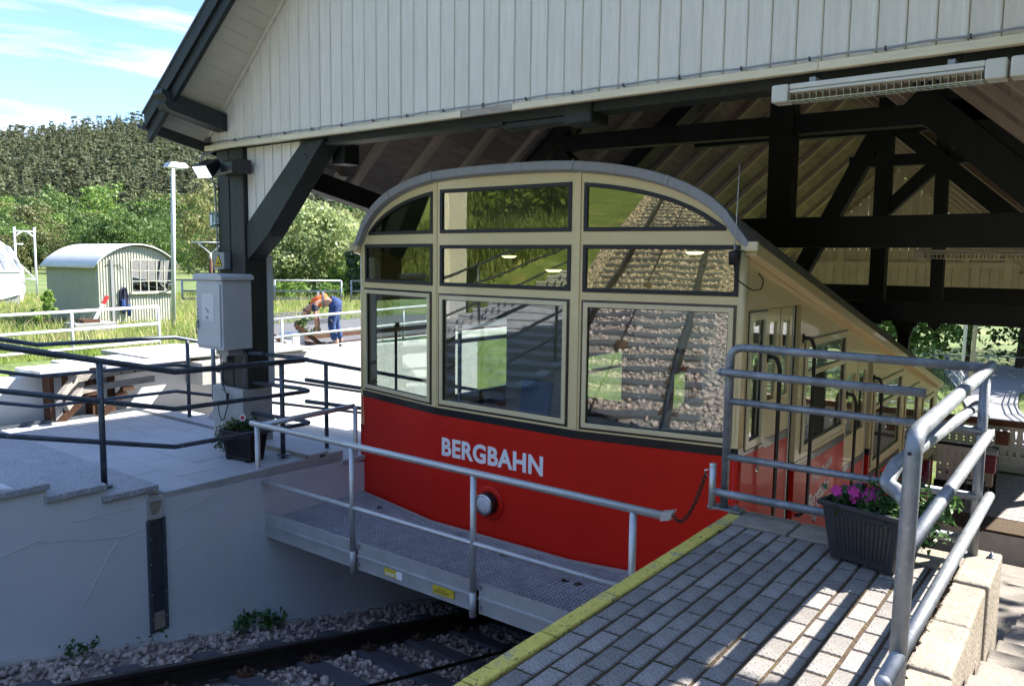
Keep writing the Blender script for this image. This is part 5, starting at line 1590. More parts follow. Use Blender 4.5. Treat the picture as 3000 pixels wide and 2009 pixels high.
pl1 = thing('petunia', 'magenta petunias filling the front half of the anthracite flower box', 'flowers', (-1.08, 4.56, 0.31))
leaves('foliage', pl1, [(-1.14, 4.55, 0.335), (-1.08, 4.6, 0.34), (-1.03, 4.57, 0.335), (-1.1, 4.66, 0.34), (-1.0, 4.52, 0.33)], 260, 0.05, 'leaf_dark', 0.1, 0.035, 0.2, 11)
for i in range(15):
    flower(pl1, (-1.16 + random.uniform(0, 0.20), 4.47 + random.uniform(0, 0.2), 0.36 + random.uniform(0, 0.05)), random.uniform(0.022, 0.032), 'magenta', (random.uniform(-.3, .5), -1 + random.uniform(-.4, .4), random.uniform(0.2, 1)))
pl2 = thing('leafy_plant', 'dense feathery green plant spilling from the right half of the anthracite flower box', 'plant', (-0.85, 4.66, 0.31))
leaves('foliage', pl2, [(-0.95, 4.62, 0.40), (-0.88, 4.66, 0.43), (-0.82, 4.7, 0.41), (-0.90, 4.72, 0.45), (-0.78, 4.64, 0.36), (-0.97, 4.52, 0.34), (-0.88, 4.50, 0.33), (-0.80, 4.55, 0.32)], 1300, 0.035, 'leaf', 0.1, 0.045, 0.3, 5, 0.45)
leaves('trailing_shoot', pl2, [(-0.73, 4.62, 0.32), (-0.69, 4.60, 0.27), (-0.67, 4.66, 0.33), (-0.70, 4.55, 0.22), (-0.73, 4.52, 0.20), (-0.70, 4.62, 0.36), (-0.64, 4.70, 0.38)], 240, 0.05, 'leaf', 0.6, 0.03, 0.0, 6)
ribs = MB()
pt2, _ = planter('black plastic flower box with green trailing plants on the grey plaza near the wall edge', (-7.735, 5.16, -0.627), 0.50, 0.27, 0.33, 'pot_black', R(8))
pl3 = thing('trailing_plant', 'pale green trailing plant hanging over the left end of the black flower box', 'plant', (-7.97, 5.12, -0.31))
leaves('foliage', pl3, [(-7.95, 5.10, -0.26), (-7.99, 5.07, -0.30), (-8.02, 5.04, -0.36), (-8.02, 5.04, -0.44), (-8.0, 5.03, -0.50), (-7.88, 5.12, -0.22), (-7.85, 5.08, -0.25)], 620, 0.034, 'leaf_pale', 0.6, 0.032, 0.0, 8)
pl4 = thing('geranium', 'dark green bedding plant with one red and white flower in the black flower box', 'flowers', (-7.66, 5.16, -0.31))
leaves('foliage', pl4, [(-7.72, 5.14, -0.24), (-7.65, 5.18, -0.22), (-7.58, 5.17, -0.25), (-7.52, 5.18, -0.27), (-7.78, 5.15, -0.25), (-7.62, 5.12, -0.24)], 420, 0.045, 'leaf_dark', 0.1, 0.035, 0.25, 9)
flower(pl4, (-7.63, 5.08, -0.13), 0.042, 'petal_white', (0.3, -1, 0.3), 'flower', 6)
flower(pl4, (-7.632, 5.073, -0.128), 0.026, 'petal_red', (0.3, -1, 0.3), 'flower_centre', 5)
q = MB(); q.tube([(-7.64, 5.14, -0.25), (-7.63, 5.085, -0.14)], 0.004, 5); q.build('stem', 'leaf', pl4)

# ================================================================== left retaining wall, plaza, stairs
XW = -7.22
wall = MB()
wall.prism([(XW, 2.86, -3.4), (XW, 2.86, -0.36), (XW, 2.87, -0.475), (XW, 3.36, -0.475), (XW, 3.37, -0.59), (XW, 3.86, -0.59), (XW, 3.86, -0.69), (XW, 6.02, -0.69), (XW, 6.12, -0.76), (XW, 6.6, -0.86), (XW, 7.2, -1.1), (XW, 12.0, -2.3), (XW, 12.0, -5.2), (XW, 2.86, -5.2)], (-0.25, 0, 0))
wall.prism([(XW, -9.0, -0.4), (XW, -9.0, 2.35), (XW, 2.86, -0.36), (XW, 2.86, -3.4)], (-0.25, 0, 0))
rw = one(wall, 'retaining_wall', 'render', 'long white rendered retaining wall along the left of the track below the plaza', 'wall', loc=(XW, 4, -3))
# hairline cracks as raised seams
rs = random.Random(5)
def crack(p0, p1, n, jit):
    pts = []
    for i in range(n + 1):
        t = i / n
        pts.append((XW + 0.0015, p0[0] + (p1[0] - p0[0]) * t + rs.uniform(-jit, jit), p0[1] + (p1[1] - p0[1]) * t + rs.uniform(-jit, jit)))
    q = MB(); q.tube(pts, 0.004, 5); return q.build('crack', 'render', rw)
crack((3.69, -0.95), (3.46, -0.96), 9, 0.01); crack((3.46, -0.96), (3.12, -1.50), 12, 0.012); crack((3.46, -0.96), (2.75, -0.80), 12, 0.014)
crack((2.75, -0.80), (2.45, -0.88), 6, 0.012); crack((4.1, -0.86), (4.6, -0.72), 9, 0.012); crack((4.6, -0.72), (5.0, -0.72), 7, 0.01); crack((3.95, -1.25), (4.25, -1.2), 6, 0.008); crack((3.05, -0.7), (3.6, -0.72), 8, 0.012)
mb = MB(); mb.tube([(XW + 0.03, y_, slope_z(y_) - 0.03 + 0.02 * math.sin(y_ * 3)) for y_ in np.arange(-2.0, 12.1, 0.25)], 0.045, 8); mb.build('base_fillet', 'concrete', rw)
# vertical drain channel with grate
dc = thing('drain_channel', 'dark steel drain channel running down the white wall from the plaza gutter', 'drain', (XW, 3.8, -2.1))
mb = MB(); mb.box((XW + 0.0, 3.725, -2.0), (XW + 0.012, 3.905, -0.88)); mb.build('back_plate', 'channel', dc)
for y_ in (3.725, 3.875):
    mb = MB(); mb.box((XW + 0.012, y_, -1.98), (XW + 0.035, y_ + 0.03, -0.86)); mb.build('side_flange', 'galv_dark', dc, bevel=0.003)
mb = MB()
for z_ in (-1.05, -1.3, -1.6, -1.85):
    for y_ in (3.745, 3.885): mb.lathe((XW + 0.036, y_, z_), (1, 0, 0), [(0.008, 0), (0.006, 0.005), (0, 0.006)], 8)
mb.build('rivet', 'grey_metal', dc, kind='stuff')
mb = MB(); mb.box((XW + 0.012, 3.755, -1.97), (XW + 0.016, 3.875, -1.80)); mb.build('stone_fill', 'kerb', dc)
mb = MB()
up_ = [(3.735, -0.67), (3.895, -0.67), (3.895, -0.86), (3.735, -0.86)]
uu = [(3.755, -0.69), (3.875, -0.69), (3.873, -0.76), (3.855, -0.81), (3.815, -0.835), (3.775, -0.81), (3.757, -0.76)]
mb.plate(up_, [uu], lambda a, b, d: (XW + 0.03 - d, a, b), 0.06); mb.build('gutter_profile', 'concrete', dc)
mb = MB(); mb.plate(uu, [], lambda a, b, d: (XW + 0.012 - d, a, b), 0.02); mb.build('gutter_fill', 'kerb', dc)
mb = MB()
mb.box((XW - 4.2, 3.868, -0.632), (XW + 0.03, 3.872, -0.615)); mb.box((XW - 4.2, 3.76, -0.632), (XW + 0.03, 3.765, -0.615))
xx = XW + 0.03
while xx > XW - 1.2:
    mb.box((xx - 0.012, 3.765, -0.632), (xx, 3.868, -0.617)); xx -= 0.024
mb.build('grate', 'grey_metal', dc)

# plaza slabs
plaza = tag(MB().box((-11.45, 3.74, -0.9), (XW - 0.0, 6.15, -0.66)).build('plaza', 'concrete', loc=(-9.3, 5, -0.9)), kind='structure')
y = 3.91; ri = 0
for dep in (0.40, 0.40, 0.40, 0.40, 0.30):
    x = XW + 0.008
    first = True
    while x > -11.4:
        ln = (0.42 if ri % 2 else 0.80) if first else 0.80
        first = False
        x0 = max(x - ln, -11.42)
        mb = MB(); mb.box((x0 + 0.003, y + 0.003, -0.66), (x - 0.003, y + dep - 0.003, -0.63 + random.uniform(-0.0015, 0.0015))); mb.build('paving_slab', 'granite', plaza, bevel=0.003)
        x = x0
    y += dep; ri += 1
mb = MB(); mb.box((-11.42, 5.815, -0.655), (-8.98, 5.90, -0.626)); mb.build('drain_strip', 'galv_dark', plaza)
mb = MB(); mb.box((-11.42, 5.905, -0.66), (XW + 0.005, 6.15, -0.628)); mb.build('paving_slab', 'granite', plaza, bevel=0.003)
mb = MB(); mb.box((-11.55, 3.74, -0.66), (-11.43, 6.0, -0.60)); mb.build('drain_strip', 'galv_dark', plaza)
mb = MB(); mb.box((-8.1, 5.60, -0.627), (XW + 0.006, 5.64, -0.59)); mb.build('raised_joint', 'kerb', plaza)
mb = MB(); mb.box((-8.25, 5.645, -0.627), (XW + 0.008, 5.93, -0.595)); mb.build('paving_slab', 'granite', plaza, bevel=0.006)

# granite stairs up to the left (towards the viewer)
st = tag(MB().prism([(-11.4, 3.74, -0.9), (-11.4, 3.74, -0.64), (-11.4, -9.0, 2.25), (-11.4, -9.0, -0.9)], (4.15, 0, 0)).build('staircase', 'render', loc=(-9.3, 0, -0.9)), kind='structure')
ys_, zs_ = 3.84, -0.53
for i in range(24):
    mb = MB(); mb.box((-11.38, ys_ - 0.52, zs_ - 0.055), (XW + 0.045, ys_, zs_)); mb.build('stair_slab', 'granite_dark', st, bevel=0.006)
    mb = MB(); mb.box((-11.38, ys_ - 0.04, zs_ - 0.13), (XW - 0.01, ys_ - 0.02, zs_ - 0.056)); mb.build('stair_riser', 'granite_dark', st)
    ys_ -= 0.482; zs_ += 0.1125
# stairs down beyond the plaza
ys_, zs_ = 6.15, -0.63
st2 = tag(MB().prism([(-11.4, 6.15, -0.95), (-11.4, 14.0, -2.85), (-11.4, 14.0, -5.0), (-11.4, 6.15, -5.0)], (4.1, 0, 0)).build('lower_staircase', 'render', loc=(-9.3, 8, -5)), kind='structure')
for i in range(15):
    zs_ -= 0.12
    mb = MB(); mb.box((-11.38, ys_ - 0.03, zs_ - 0.055), (XW + 0.02, ys_ + 0.50, zs_)); mb.build('stair_slab', 'granite', st2, bevel=0.006)
    mb = MB(); mb.box((-11.38, ys_ - 0.028, zs_), (XW - 0.02, ys_ - 0.01, zs_ + 0.118)); mb.build('stair_riser', 'concrete', st2)
    ys_ += 0.49
# low concrete wall seen behind the stair rails
mb = MB(); mb.prism([(-10.35, 6.25, -0.70), (-10.35, 6.5, -0.46), (-10.35, 6.9, -0.42), (-10.35, 7.2, -0.95), (-10.35, 6.25, -0.95)], (0.55, 0, 0))
one(mb, 'rubble_block', 'concrete', 'low rough concrete block lying behind the post plinth at the stair head', 'block', bevel=0.04)

# railings on the left
def rail_run(t, pts, r, mat, name='rail', rad=0.0, n=12):
    q = MB(); q.tube(round_poly(pts, rad, 5) if rad else pts, r, n); return q.build(name, mat, t)
X1 = -7.45
lr = thing('stair_railing', 'dark galvanised tube railing along the wall edge of the plaza and granite stairs', 'railing', (X1, 4.5, -0.63))
rail_run(lr, [(X1, -4.0, 2.50), (X1, 4.20, 0.495), (X1, 5.78, 0.465)], 0.030, 'galv_dark', 'top_rail')
rail_run(lr, [(X1, -4.0, 2.12), (X1, 4.18, 0.12), (X1, 5.76, 0.095)], 0.0245, 'galv_dark')
rail_run(lr, [(X1, -4.0, 1.74), (X1, 4.17, -0.265), (X1, 5.76, -0.285)], 0.0245, 'galv_dark')
for (y_, z0, z1) in ((3.46, -0.515, 0.66), (5.47, -0.63, 0.46), (1.5, -0.05, 1.14), (-0.5, 0.42, 1.63)):
    po = post_tube(X1, y_, z0, z1, 0.028, 'galv_dark', lr)
    q = MB(); q.lathe((X1, y_, z0 + (0.035 if y_ > 5.4 else 0)), (0, 0, 1), [(0.075, 0), (0.075, 0.008), (0.03, 0.012)], 18); q.build('base_flange', 'galv_dark', po)
# looped end of the rails and the gate frame to the plinth
for (z0, z1) in ((0.465, 0.50), (0.095, 0.14), (-0.285, -0.24)):
    rail_run(lr, [(X1, 5.74, z0), (X1 - 0.0, 5.86, z0 - 0.0), (X1 - 0.12, 5.84, z1 - 0.03), (-8.28, 5.62, z1)], 0.0245, 'galv_dark', 'loop_rail', 0.06)
rail_run(lr, [(-8.05, 5.66, 0.50), (-8.30, 5.58, 0.50), (-8.30, 5.58, -0.33)], 0.0265, 'galv_dark', 'gate_post', 0.07)
# railing down the lower stairs on this side and on the far side
sr = thing('lower_stair_railing', 'dark tube railing descending beside the lower stairs behind the railcar', 'railing', (X1, 6.5, -0.7))
for dz in (0.47, 0.235, -0.02):
    rail_run(sr, [(X1, 5.80, dz - 0.0), (X1, 12.0, dz - 0.24 * 6.2)], 0.024, 'galv_dark')
for y_ in (6.10, 8.1, 10.1): post_tube(X1, y_, -0.75 - 0.24 * (y_ - 6.1), 0.42 - 0.24 * (y_ - 6.05), 0.025, 'galv_dark', sr)
X2 = -10.39
fr = thing('plaza_railing', 'dark tube railing along the far side of the plaza and stairs', 'railing', (X2, 5, -0.63))
for (dz, r) in ((0.0, 0.028), (-0.385, 0.023), (-0.76, 0.023)):
    rail_run(fr, [(X2, -4.0, 2.53 + dz), (X2, 4.10, 0.555 + dz), (X2, 5.86, 0.525 + dz), (X2, 12.2, -0.98 + dz)], r, 'galv_dark')
for y_ in (6.05, 2.1, 0.0): post_tube(X2, y_, -0.64 + (0.24 * max(0, 3.8 - y_)), 0.49 + 0.245 * max(0, 4.1 - y_), 0.026, 'galv_dark', fr)
for y_ in (8.5, 11.0): post_tube(X2, y_, -1.2 - 0.24 * (y_ - 8.5), 0.50 - 0.237 * (y_ - 6), 0.026, 'galv_dark', fr)
post_tube(-9.75, 6.05, -0.3, 0.55, 0.03, 'galv', fr)
for z_ in (-0.02, -0.40): rail_run(fr, [(-9.35, 5.95, z_), (-8.92, 5.72, z_ + 0.02)], 0.03, 'galv', 'stub_rail')

one(MB().box((-12.0, -1.15, -0.3), (-11.7, -0.55, 4.6)), 'white_pylon', 'white_blind', 'tall white pylon beside the granite stairs, mirrored in the middle front windows', 'pylon', bevel=0.01)
# concrete side wall of the upper platform, seen mirrored in the right front window
one(MB().prism([(-1.96, -3.05, -2.0), (-1.96, -3.05, 0.0), (-1.96, -26.0, 5.4), (-1.96, -26.0, 3.0)], (0.25, 0, 0)), 'side_wall', 'concrete', 'sloping concrete wall on the right of the upper track, mirrored in the right front window', 'wall')

# ================================================================== track
trk = thing('funicular_track', 'steep funicular track with dark sleepers and rusty rails in grey ballast', 'track', (CX, 3, -2))
for sx_ in (-1.2, 1.2):
    xr_ = CX + sx_
    mb = MB()
    prof = [(-0.07, 0.0), (0.07, 0.0), (0.07, 0.015), (0.012, 0.03), (0.012, 0.12), (0.036, 0.135), (0.036, 0.165), (-0.036, 0.165), (-0.036, 0.135), (-0.012, 0.12), (-0.012, 0.03), (-0.07, 0.015)]
    y0, y1 = -48.0, 17.5
    mb.prism([(xr_ + a, y0, slope_z(y0) + b + 0.03) for a, b in prof], (0, y1 - y0, slope_z(y1) - slope_z(y0)))
    mb.build('rail', 'rail', trk)
    mb = MB(); mb.bar((xr_, y0, slope_z(y0) + 0.1965), (xr_, y1, slope_z(y1) + 0.1965), 0.06, 0.003); mb.build('rail_head', 'rail_top', trk)
sm_ = MB()
sm_.box((-1.75, -0.12, -0.16), (1.75, 0.12, 0.03))
sme = mesh_of(sm_, 'sleeper', 'sleeper')
cl_ = MB()
if True:
    for sx_, s2 in ((0.0, 1),):
        cl_.box((sx_ + s2 * 0.13 - 0.05, -0.07, 0.03), (sx_ + s2 * 0.13 + 0.05, 0.07, 0.048))
        cl_.lathe((sx_ + s2 * 0.12, 0.0, 0.048), (0, 0, 1), [(0.03, 0), (0.03, 0.02), (0.016, 0.022), (0.016, 0.06), (0, 0.062)], 8)
        cl_.tube([(sx_ + s2 * 0.18, -0.05, 0.05), (sx_ + s2 * 0.10, -0.06, 0.07), (sx_ + s2 * 0.08, 0.06, 0.06), (sx_ + s2 * 0.17, 0.06, 0.075)], 0.011, 6)
cme_ = mesh_of(cl_, 'rail_clip', 'rust')
tilt = math.atan(-0.235)
y = 12.0
while y > -46:
    piece('sleeper', sme, trk, (CX, y, slope_z(y)), (tilt, 0, 0))
    if y > -3:
        for sx_ in (-1.2, 1.2):
            for s2 in (0, 1): piece('rail_clip', cme_, trk, (CX + sx_, y, slope_z(y) + 0.003), (tilt if not s2 else -tilt, 0, math.pi * s2))
    y -= 0.735
# cable between the rails with rollers
q = MB(); q.tube([(CX - 0.15, -48, slope_z(-48) + 0.12), (CX - 0.15, 7, slope_z(7) + 0.12)], 0.018, 8); q.build('haul_cable', 'rail', trk)
for y_ in (4.3, 0.4, -4.0, -9.0):
    q = MB(); q.lathe((CX - 0.15, y_, slope_z(y_) + 0.0), (1, 0, 0), [(0, -0.1), (0.13, -0.1), (0.10, 0.0), (0.13, 0.1), (0, 0.1)], 16); q.build('cable_roller', 'rust', trk)
# ballast bed and stones
V = []
yy = np.arange(-48, 18.1, 0.5); xx = np.arange(XW + 0.0, -1.90, 0.24)
bx_, by_ = np.meshgrid(xx, yy)
bz = slope_z(by_) - 0.035 + 0.02 * np.sin(bx_ * 9) * np.cos(by_ * 7)
n1, n2 = bx_.shape
ii = np.arange(n1 * n2).reshape(n1, n2)
bed = raw_mesh('ballast_bed', np.stack([bx_, by_, bz], -1).reshape(-1, 3), np.stack([ii[:-1, :-1], ii[:-1, 1:], ii[1:, 1:], ii[1:, :-1]], -1).reshape(-1, 4), 'ballast_bed')
bed['kind'] = 'structure'
ico = bmesh.new(); bmesh.ops.create_icosphere(ico, subdivisions=1, radius=1.0)
iv = np.array([v.co[:] for v in ico.verts]); iff = np.array([[v.index for v in f.verts] for f in ico.faces]); ico.free()
def stones(name, n, yr, xr0, xr1, smin, smax, seed):
    g = np.random.default_rng(seed)
    px = g.uniform(xr0, xr1, n); py = g.uniform(yr[0], yr[1], n)
    # keep stones off the sleepers and rail heads
    k = np.abs(((12.0 - py) / 0.735 + 0.5) % 1 - 0.5) * 0.735
    onsl = (k < 0.14) & (np.abs(px - CX) < 1.78)
    keep = (~onsl | (g.uniform(0, 1, n) < 0.05)) & (np.abs(np.abs(px - CX) - 1.2) > 0.06)
    px, py = px[keep], py[keep]; n = len(px)
    sz = g.uniform(smin, smax, n) * g.uniform(0.7, 1.3, n)
    sc = g.uniform(0.55, 1.2, (n, 3)) * sz[:, None]
    jit = 1 + g.normal(0, 0.17, (n, len(iv), 1))
    P_ = iv[None] * jit * sc[:, None, :]
    a = g.uniform(0, 6.28, n); b = g.uniform(-0.8, 0.8, n)
    ca, sa, cb, sb = np.cos(a), np.sin(a), np.cos(b), np.sin(b)
    x_, y_, z_ = P_[..., 0], P_[..., 1], P_[..., 2]
    y2 = y_ * cb[:, None] - z_ * sb[:, None]; z2 = y_ * sb[:, None] + z_ * cb[:, None]
    x3 = x_ * ca[:, None] - y2 * sa[:, None]; y3 = x_ * sa[:, None] + y2 * ca[:, None]
    pz = slope_z(py) - 0.03 + g.uniform(0.0, 0.035, n)
    W = np.stack([x3 + px[:, None], y3 + py[:, None], z2 + pz[:, None]], -1).reshape(-1, 3)
    Fx = (iff[None] + (np.arange(n) * len(iv))[:, None, None]).reshape(-1, 3)
    o = raw_mesh(name, W, Fx, 'stone'); o['kind'] = 'stuff'; o['label'] = 'loose grey and reddish ballast stones between the sleepers'
    return o
stones('ballast_stones', 9500, (1.2, 7.6), XW + 0.06, -2.0, 0.016, 0.040, 21)
stones('ballast_stones', 13000, (-30, 1.2), XW + 0.06, -2.0, 0.036, 0.062, 22)
# weeds at the foot of the wall
for (y_, n_, s_, lb) in ((3.05, 90, 0.05, 'low weed growing at the wall foot left of the drain channel'), (4.72, 70, 0.085, 'broad leaved weed growing at the wall foot right of the drain channel'), (5.02, 60, 0.09, 'rightmost broad leaved weed at the wall foot towards the footbridge'), (3.70, 14, 0.05, 'few thin grass stalks at the foot of the drain channel')):
    w_ = thing('weed', lb, 'weed', (XW + 0.14, y_, slope_z(y_)), 'weeds along the wall foot')
    leaves('foliage', w_, [(XW + 0.14 + random.uniform(-.06, .1), y_ + random.uniform(-.14, .14), slope_z(y_) + 0.04 + random.uniform(0, 0.05)) for _ in range(6)], n_, s_, 'leaf', 0.2, 0.03, 0.5, int(y_ * 10))

# ================================================================== left: dock wall, meadow edge
dw = thing('dock_wall', 'sunlit white dock wall with a grating ledge at the edge of the meadow', 'wall', (-11.75, 6, -0.7))
mb = MB(); mb.prism([(-11.70, 1.0, -4.8), (-11.70, 1.0, 0.02), (-11.70, 14.0, -0.10), (-11.70, 14.0, -4.8)], (-0.24, 0, 0)); mb.build('wall', 'render_far', dw)
mb = MB(); mb.box((-11.95, 1.0, 0.025), (-11.66, 4.05, 0.09)); mb.build('coping', 'concrete', dw, bevel=0.01)
mb = MB(); mb.box((-11.98, 4.42, 0.05), (-11.45, 5.05, 0.10)); mb.build('ledge_slab', 'render_far', dw, bevel=0.01)
mb = MB(); mb.box((-12.4, 5.06, 0.05), (-11.50, 6.05, 0.10)); mb.build('ledge_slab', 'render_far', dw, bevel=0.01)
mb = MB(); mb.box((-13.0, 6.06, 0.06), (-11.45, 7.4, 0.13)); mb.build('ledge_slab', 'concrete', dw, bevel=0.015)
mb = MB(); mb.box((-13.6, 7.42, -0.02), (-11.6, 9.2, 0.04)); mb.build('ledge_slab', 'concrete', dw, bevel=0.015)
mb = MB(); mb.box((-11.69, 6.75, -0.35), (-11.2, 8.3, 0.0)); mb.build('ledge_block', 'concrete', dw, bevel=0.01)
mb = MB()
for (ya, yb2) in ((4.40, 5.02), (5.25, 6.45)):
    y_ = ya
    while y_ < yb2:
        mb.box((-11.46, y_, 0.09), (-11.12, y_ + 0.012, 0.12)); y_ += 0.036
    x_ = -11.46
    while x_ < -11.11:
        mb.box((x_, ya, 0.085), (x_ + 0.008, yb2, 0.105)); x_ += 0.055
    mb.box((-11.12, ya, 0.08), (-11.105, yb2, 0.13))
mb.build('ledge_grating', 'galv_light', dw)
# loading guide: uprights, curved guide beams, raking struts
lg = thing('loading_guide', 'timber faced steel loading guide with curved ends bolted against the sunlit dock wall', 'frame', (-11.4, 5.2, -0.62))
for (y_, w_) in ((4.76, 0.12), (5.36, 0.16)):
    mb = MB(); mb.box((-11.66, y_ - w_, -0.64), (-11.44, y_ + w_, 0.03)); mb.build('upright', 'rust', lg)
    mb = MB(); mb.box((-11.44, y_ - w_ * 0.55, -0.64), (-11.41, y_ + w_ * 0.2, -0.02)); mb.build('flange', 'grey_metal', lg)
def guide(z, y0, y1, name):
    pts = [(-11.12, y0 - 0.28, z - 0.20), (-11.22, y0 - 0.12, z - 0.085), (-11.30, y0, z - 0.02), (-11.33, y0 + 0.25, z), (-11.34, y1, z + 0.03)]
    mb = MB()
    for a, b in zip(pts, pts[1:]): mb.bar(a, b, 0.07, 0.085)
    return mb.build(name, 'old_wood', lg)
guide(-0.03, 4.92, 5.95, 'guide_beam')
mb = MB()
for y_ in (5.0, 5.2, 5.55, 5.75): mb.lathe((-11.30, y_, -0.03), (1, 0, 0), [(0.015, 0), (0.012, 0.014), (0, 0.016)], 8)
mb.build('bolt', 'rust', lg)
guide(-0.20, 4.98, 6.05, 'guide_beam')
for y_ in (5.08, 5.62):
    mb = MB(); mb.box((-11.40, y_ - 0.05, -0.30), (-11.30, y_ + 0.12, -0.245)); mb.bar((-11.36, y_, -0.30), (-11.45, y_ - 0.35, -0.66), 0.10, 0.10); mb.build('raking_strut', 'rust', lg)

# white handrails on the meadow edge
wr = thing('white_handrail', 'sunlit white handrail on the meadow edge left of the cabinet', 'railing', (-13.5, 5.8, 0.0))
for (dz) in (0.74, 0.44, 0.13):
    rail_run(wr, [(-13.5, -6.0, 0.70 - 0.74 + dz), (-13.5, 4.8, 0.70 - 0.74 + dz + 0.01), (-13.5, 7.33, dz + 0.015)], 0.026, 'galv_light')
for y_ in (7.33, 5.86, 4.3): post_tube(-13.5, y_, -0.15, 0.755, 0.024, 'galv_light', wr)
wr2 = thing('white_handrail', 'sunlit white handrail in front of the bending worker right of the post', 'railing', (-12.6, 10, -0.2))
rail_run(wr2, [(-12.6, 8.2, 0.46), (-12.6, 14.0, 0.60)], 0.027, 'galv_light'); rail_run(wr2, [(-12.6, 8.2, 0.12), (-12.6, 14.0, 0.24)], 0.024, 'galv_light')
for y_ in (9.27, 12.5): post_tube(-12.6, y_, -0.25, 0.50, 0.026, 'galv_light', wr2)

# asphalt pad with siding rails, planks and buffer stop
pad = tag(MB().prism([(-13.1, 9.0, -0.295), (-18.2, 12.2, -0.295), (-22.5, 17.0, -0.295), (-15.0, 22.0, -0.295), (-13.0, 18.0, -0.295)], (0, 0, 0.06)).build('asphalt_pad', 'asphalt', loc=(-16, 14, -0.3)), kind='structure')
tk = thing('siding_track', 'rusty siding rails set in the dark asphalt where the worker stands', 'track', (-14, 13, -0.24))
for (a, b) in (((-13.25, 9.6), (-13.5, 19)), ((-14.75, 10.6), (-15.3, 19))):
    mb = MB(); mb.bar((a[0], a[1], -0.19), (b[0], b[1], -0.19), 0.065, 0.10); mb.build('rail', 'rust', tk)
mb = MB(); mb.box((-13.05, 8.9, -0.30), (-12.85, 19, -0.14)); mb.build('concrete_edge', 'render_far', tk)
mb = MB(); mb.bar((-13.4, 10.9, -0.2), (-15.0, 11.2, -0.2), 0.05, 0.05); mb.build('tie_bar', 'rust', tk)
for i, (x_, y_) in enumerate(((-18.6, 12.6), (-19.3, 13.6), (-20.0, 14.6), (-18.2, 14.6), (-20.9, 15.6))):
    mb = MB(); mb.box((x_ - 0.12, y_ - 0.55, -0.30), (x_ + 0.12, y_ + 0.55, -0.10)); o = mb.build('old_sleeper', 'sleeper'); tag(o, ('old timber sleeper in the grass nearest the worker', 'second dark old sleeper in the grass left of the worker', 'third dark old sleeper further back in the grass', 'old sleeper at the back edge of the dark asphalt', 'farthest dark old sleeper in the dry grass')[i], 'sleeper', 'old sleepers in the grass behind the worker')
bs = thing('buffer_stop', 'white concrete buffer stop with raking steel bars left of the worker', 'buffer stop', (-13.6, 9.9, -0.25))
mb = MB(); mb.box((-14.6, 9.65, -0.28), (-13.2, 9.95, -0.02)); mb.build('block', 'concrete', bs, bevel=0.01)
mb = MB(); mb.box((-13.75, 10.05, -0.28), (-13.30, 10.35, 0.10)); mb.build('block', 'render_far', bs, bevel=0.01)
for y_ in (9.45, 10.25):
    mb = MB(); mb.bar((-13.35, y_ - 0.1, 0.28), (-13.10, y_ + 0.55, -0.28), 0.08, 0.08); mb.build('raking_bar', 'rust', bs)
mb = MB(); mb.box((-14.4, 9.55, -0.14), (-14.2, 9.645, -0.04)); mb.box((-13.95, 9.55, -0.25), (-13.8, 9.645, -0.15)); mb.build('socket', 'rubber', bs)

# corrugated shed
SX, SY, SZ = -22.0, 10.25, -0.32
SW, SD, SH = 2.22, 3.1, 1.78
sh = thing('shed', 'small white corrugated metal shed with barrel roof in the meadow', 'shed', (SX - SD / 2, SY + SW / 2, SZ))
def corr(p, q, z0, z1, name, mat, pitch=0.075, amp=0.011, nrm=(1, 0), z1f=None, holes=None):
    p, q = np.array(p), np.array(q); L = np.linalg.norm(q - p); n = int(L / pitch) * 4
    vs = []
    for i in range(n + 1):
        t = i / n
        o = amp * (1 if (i % 4) in (1, 2) else -1) 
        b = p + (q - p) * t + np.array(nrm) * o
        zz = z1f(t * L) if z1f else z1
        vs += [(b[0], b[1], z0), (b[0], b[1], zz)]
    fs = [(2 * i, 2 * i + 2, 2 * i + 3, 2 * i + 1) for i in range(n)]
    mb = MB(); mb.add(vs, fs); o = mb.build(name, mat, sh)
    md = o.modifiers.new('solid', 'SOLIDIFY'); md.thickness = 0.004
    return o
def arch(s):  # height over the gable width
    t = (s - SW / 2) / (SW / 2)
    return SZ + SH - 0.06 + 0.50 * (1 - t * t) ** 0.9 if abs(t) < 1 else SZ + SH - 0.06
corr((SX - SD, SY), (SX, SY), SZ, SZ + SH, 'side_wall', 'shed', nrm=(0, -1))
corr((SX - SD, SY + SW), (SX, SY + SW), SZ, SZ + SH, 'side_wall', 'shed', nrm=(0, 1))
wy0, wy1, wz0, wz1 = SY + 0.95, SY + 2.14, SZ + 0.95, SZ + 1.84
corr((SX, SY), (SX, wy0), SZ, 0, 'gable_wall', 'shed', z1f=lambda s: arch(s))
corr((SX, wy0), (SX, wy1), SZ, wz0, 'gable_wall', 'shed')
corr((SX, wy0), (SX, wy1), wz1, 0, 'gable_wall', 'shed', z1f=lambda s: arch(s + 0.95))
corr((SX, wy1), (SX, SY + SW), SZ, 0, 'gable_wall', 'shed', z1f=lambda s: arch(s + 2.14))
corr((SX - SD, SY), (SX - SD, SY + SW), SZ, 0, 'gable_wall', 'shed', nrm=(-1, 0), z1f=lambda s: arch(s))
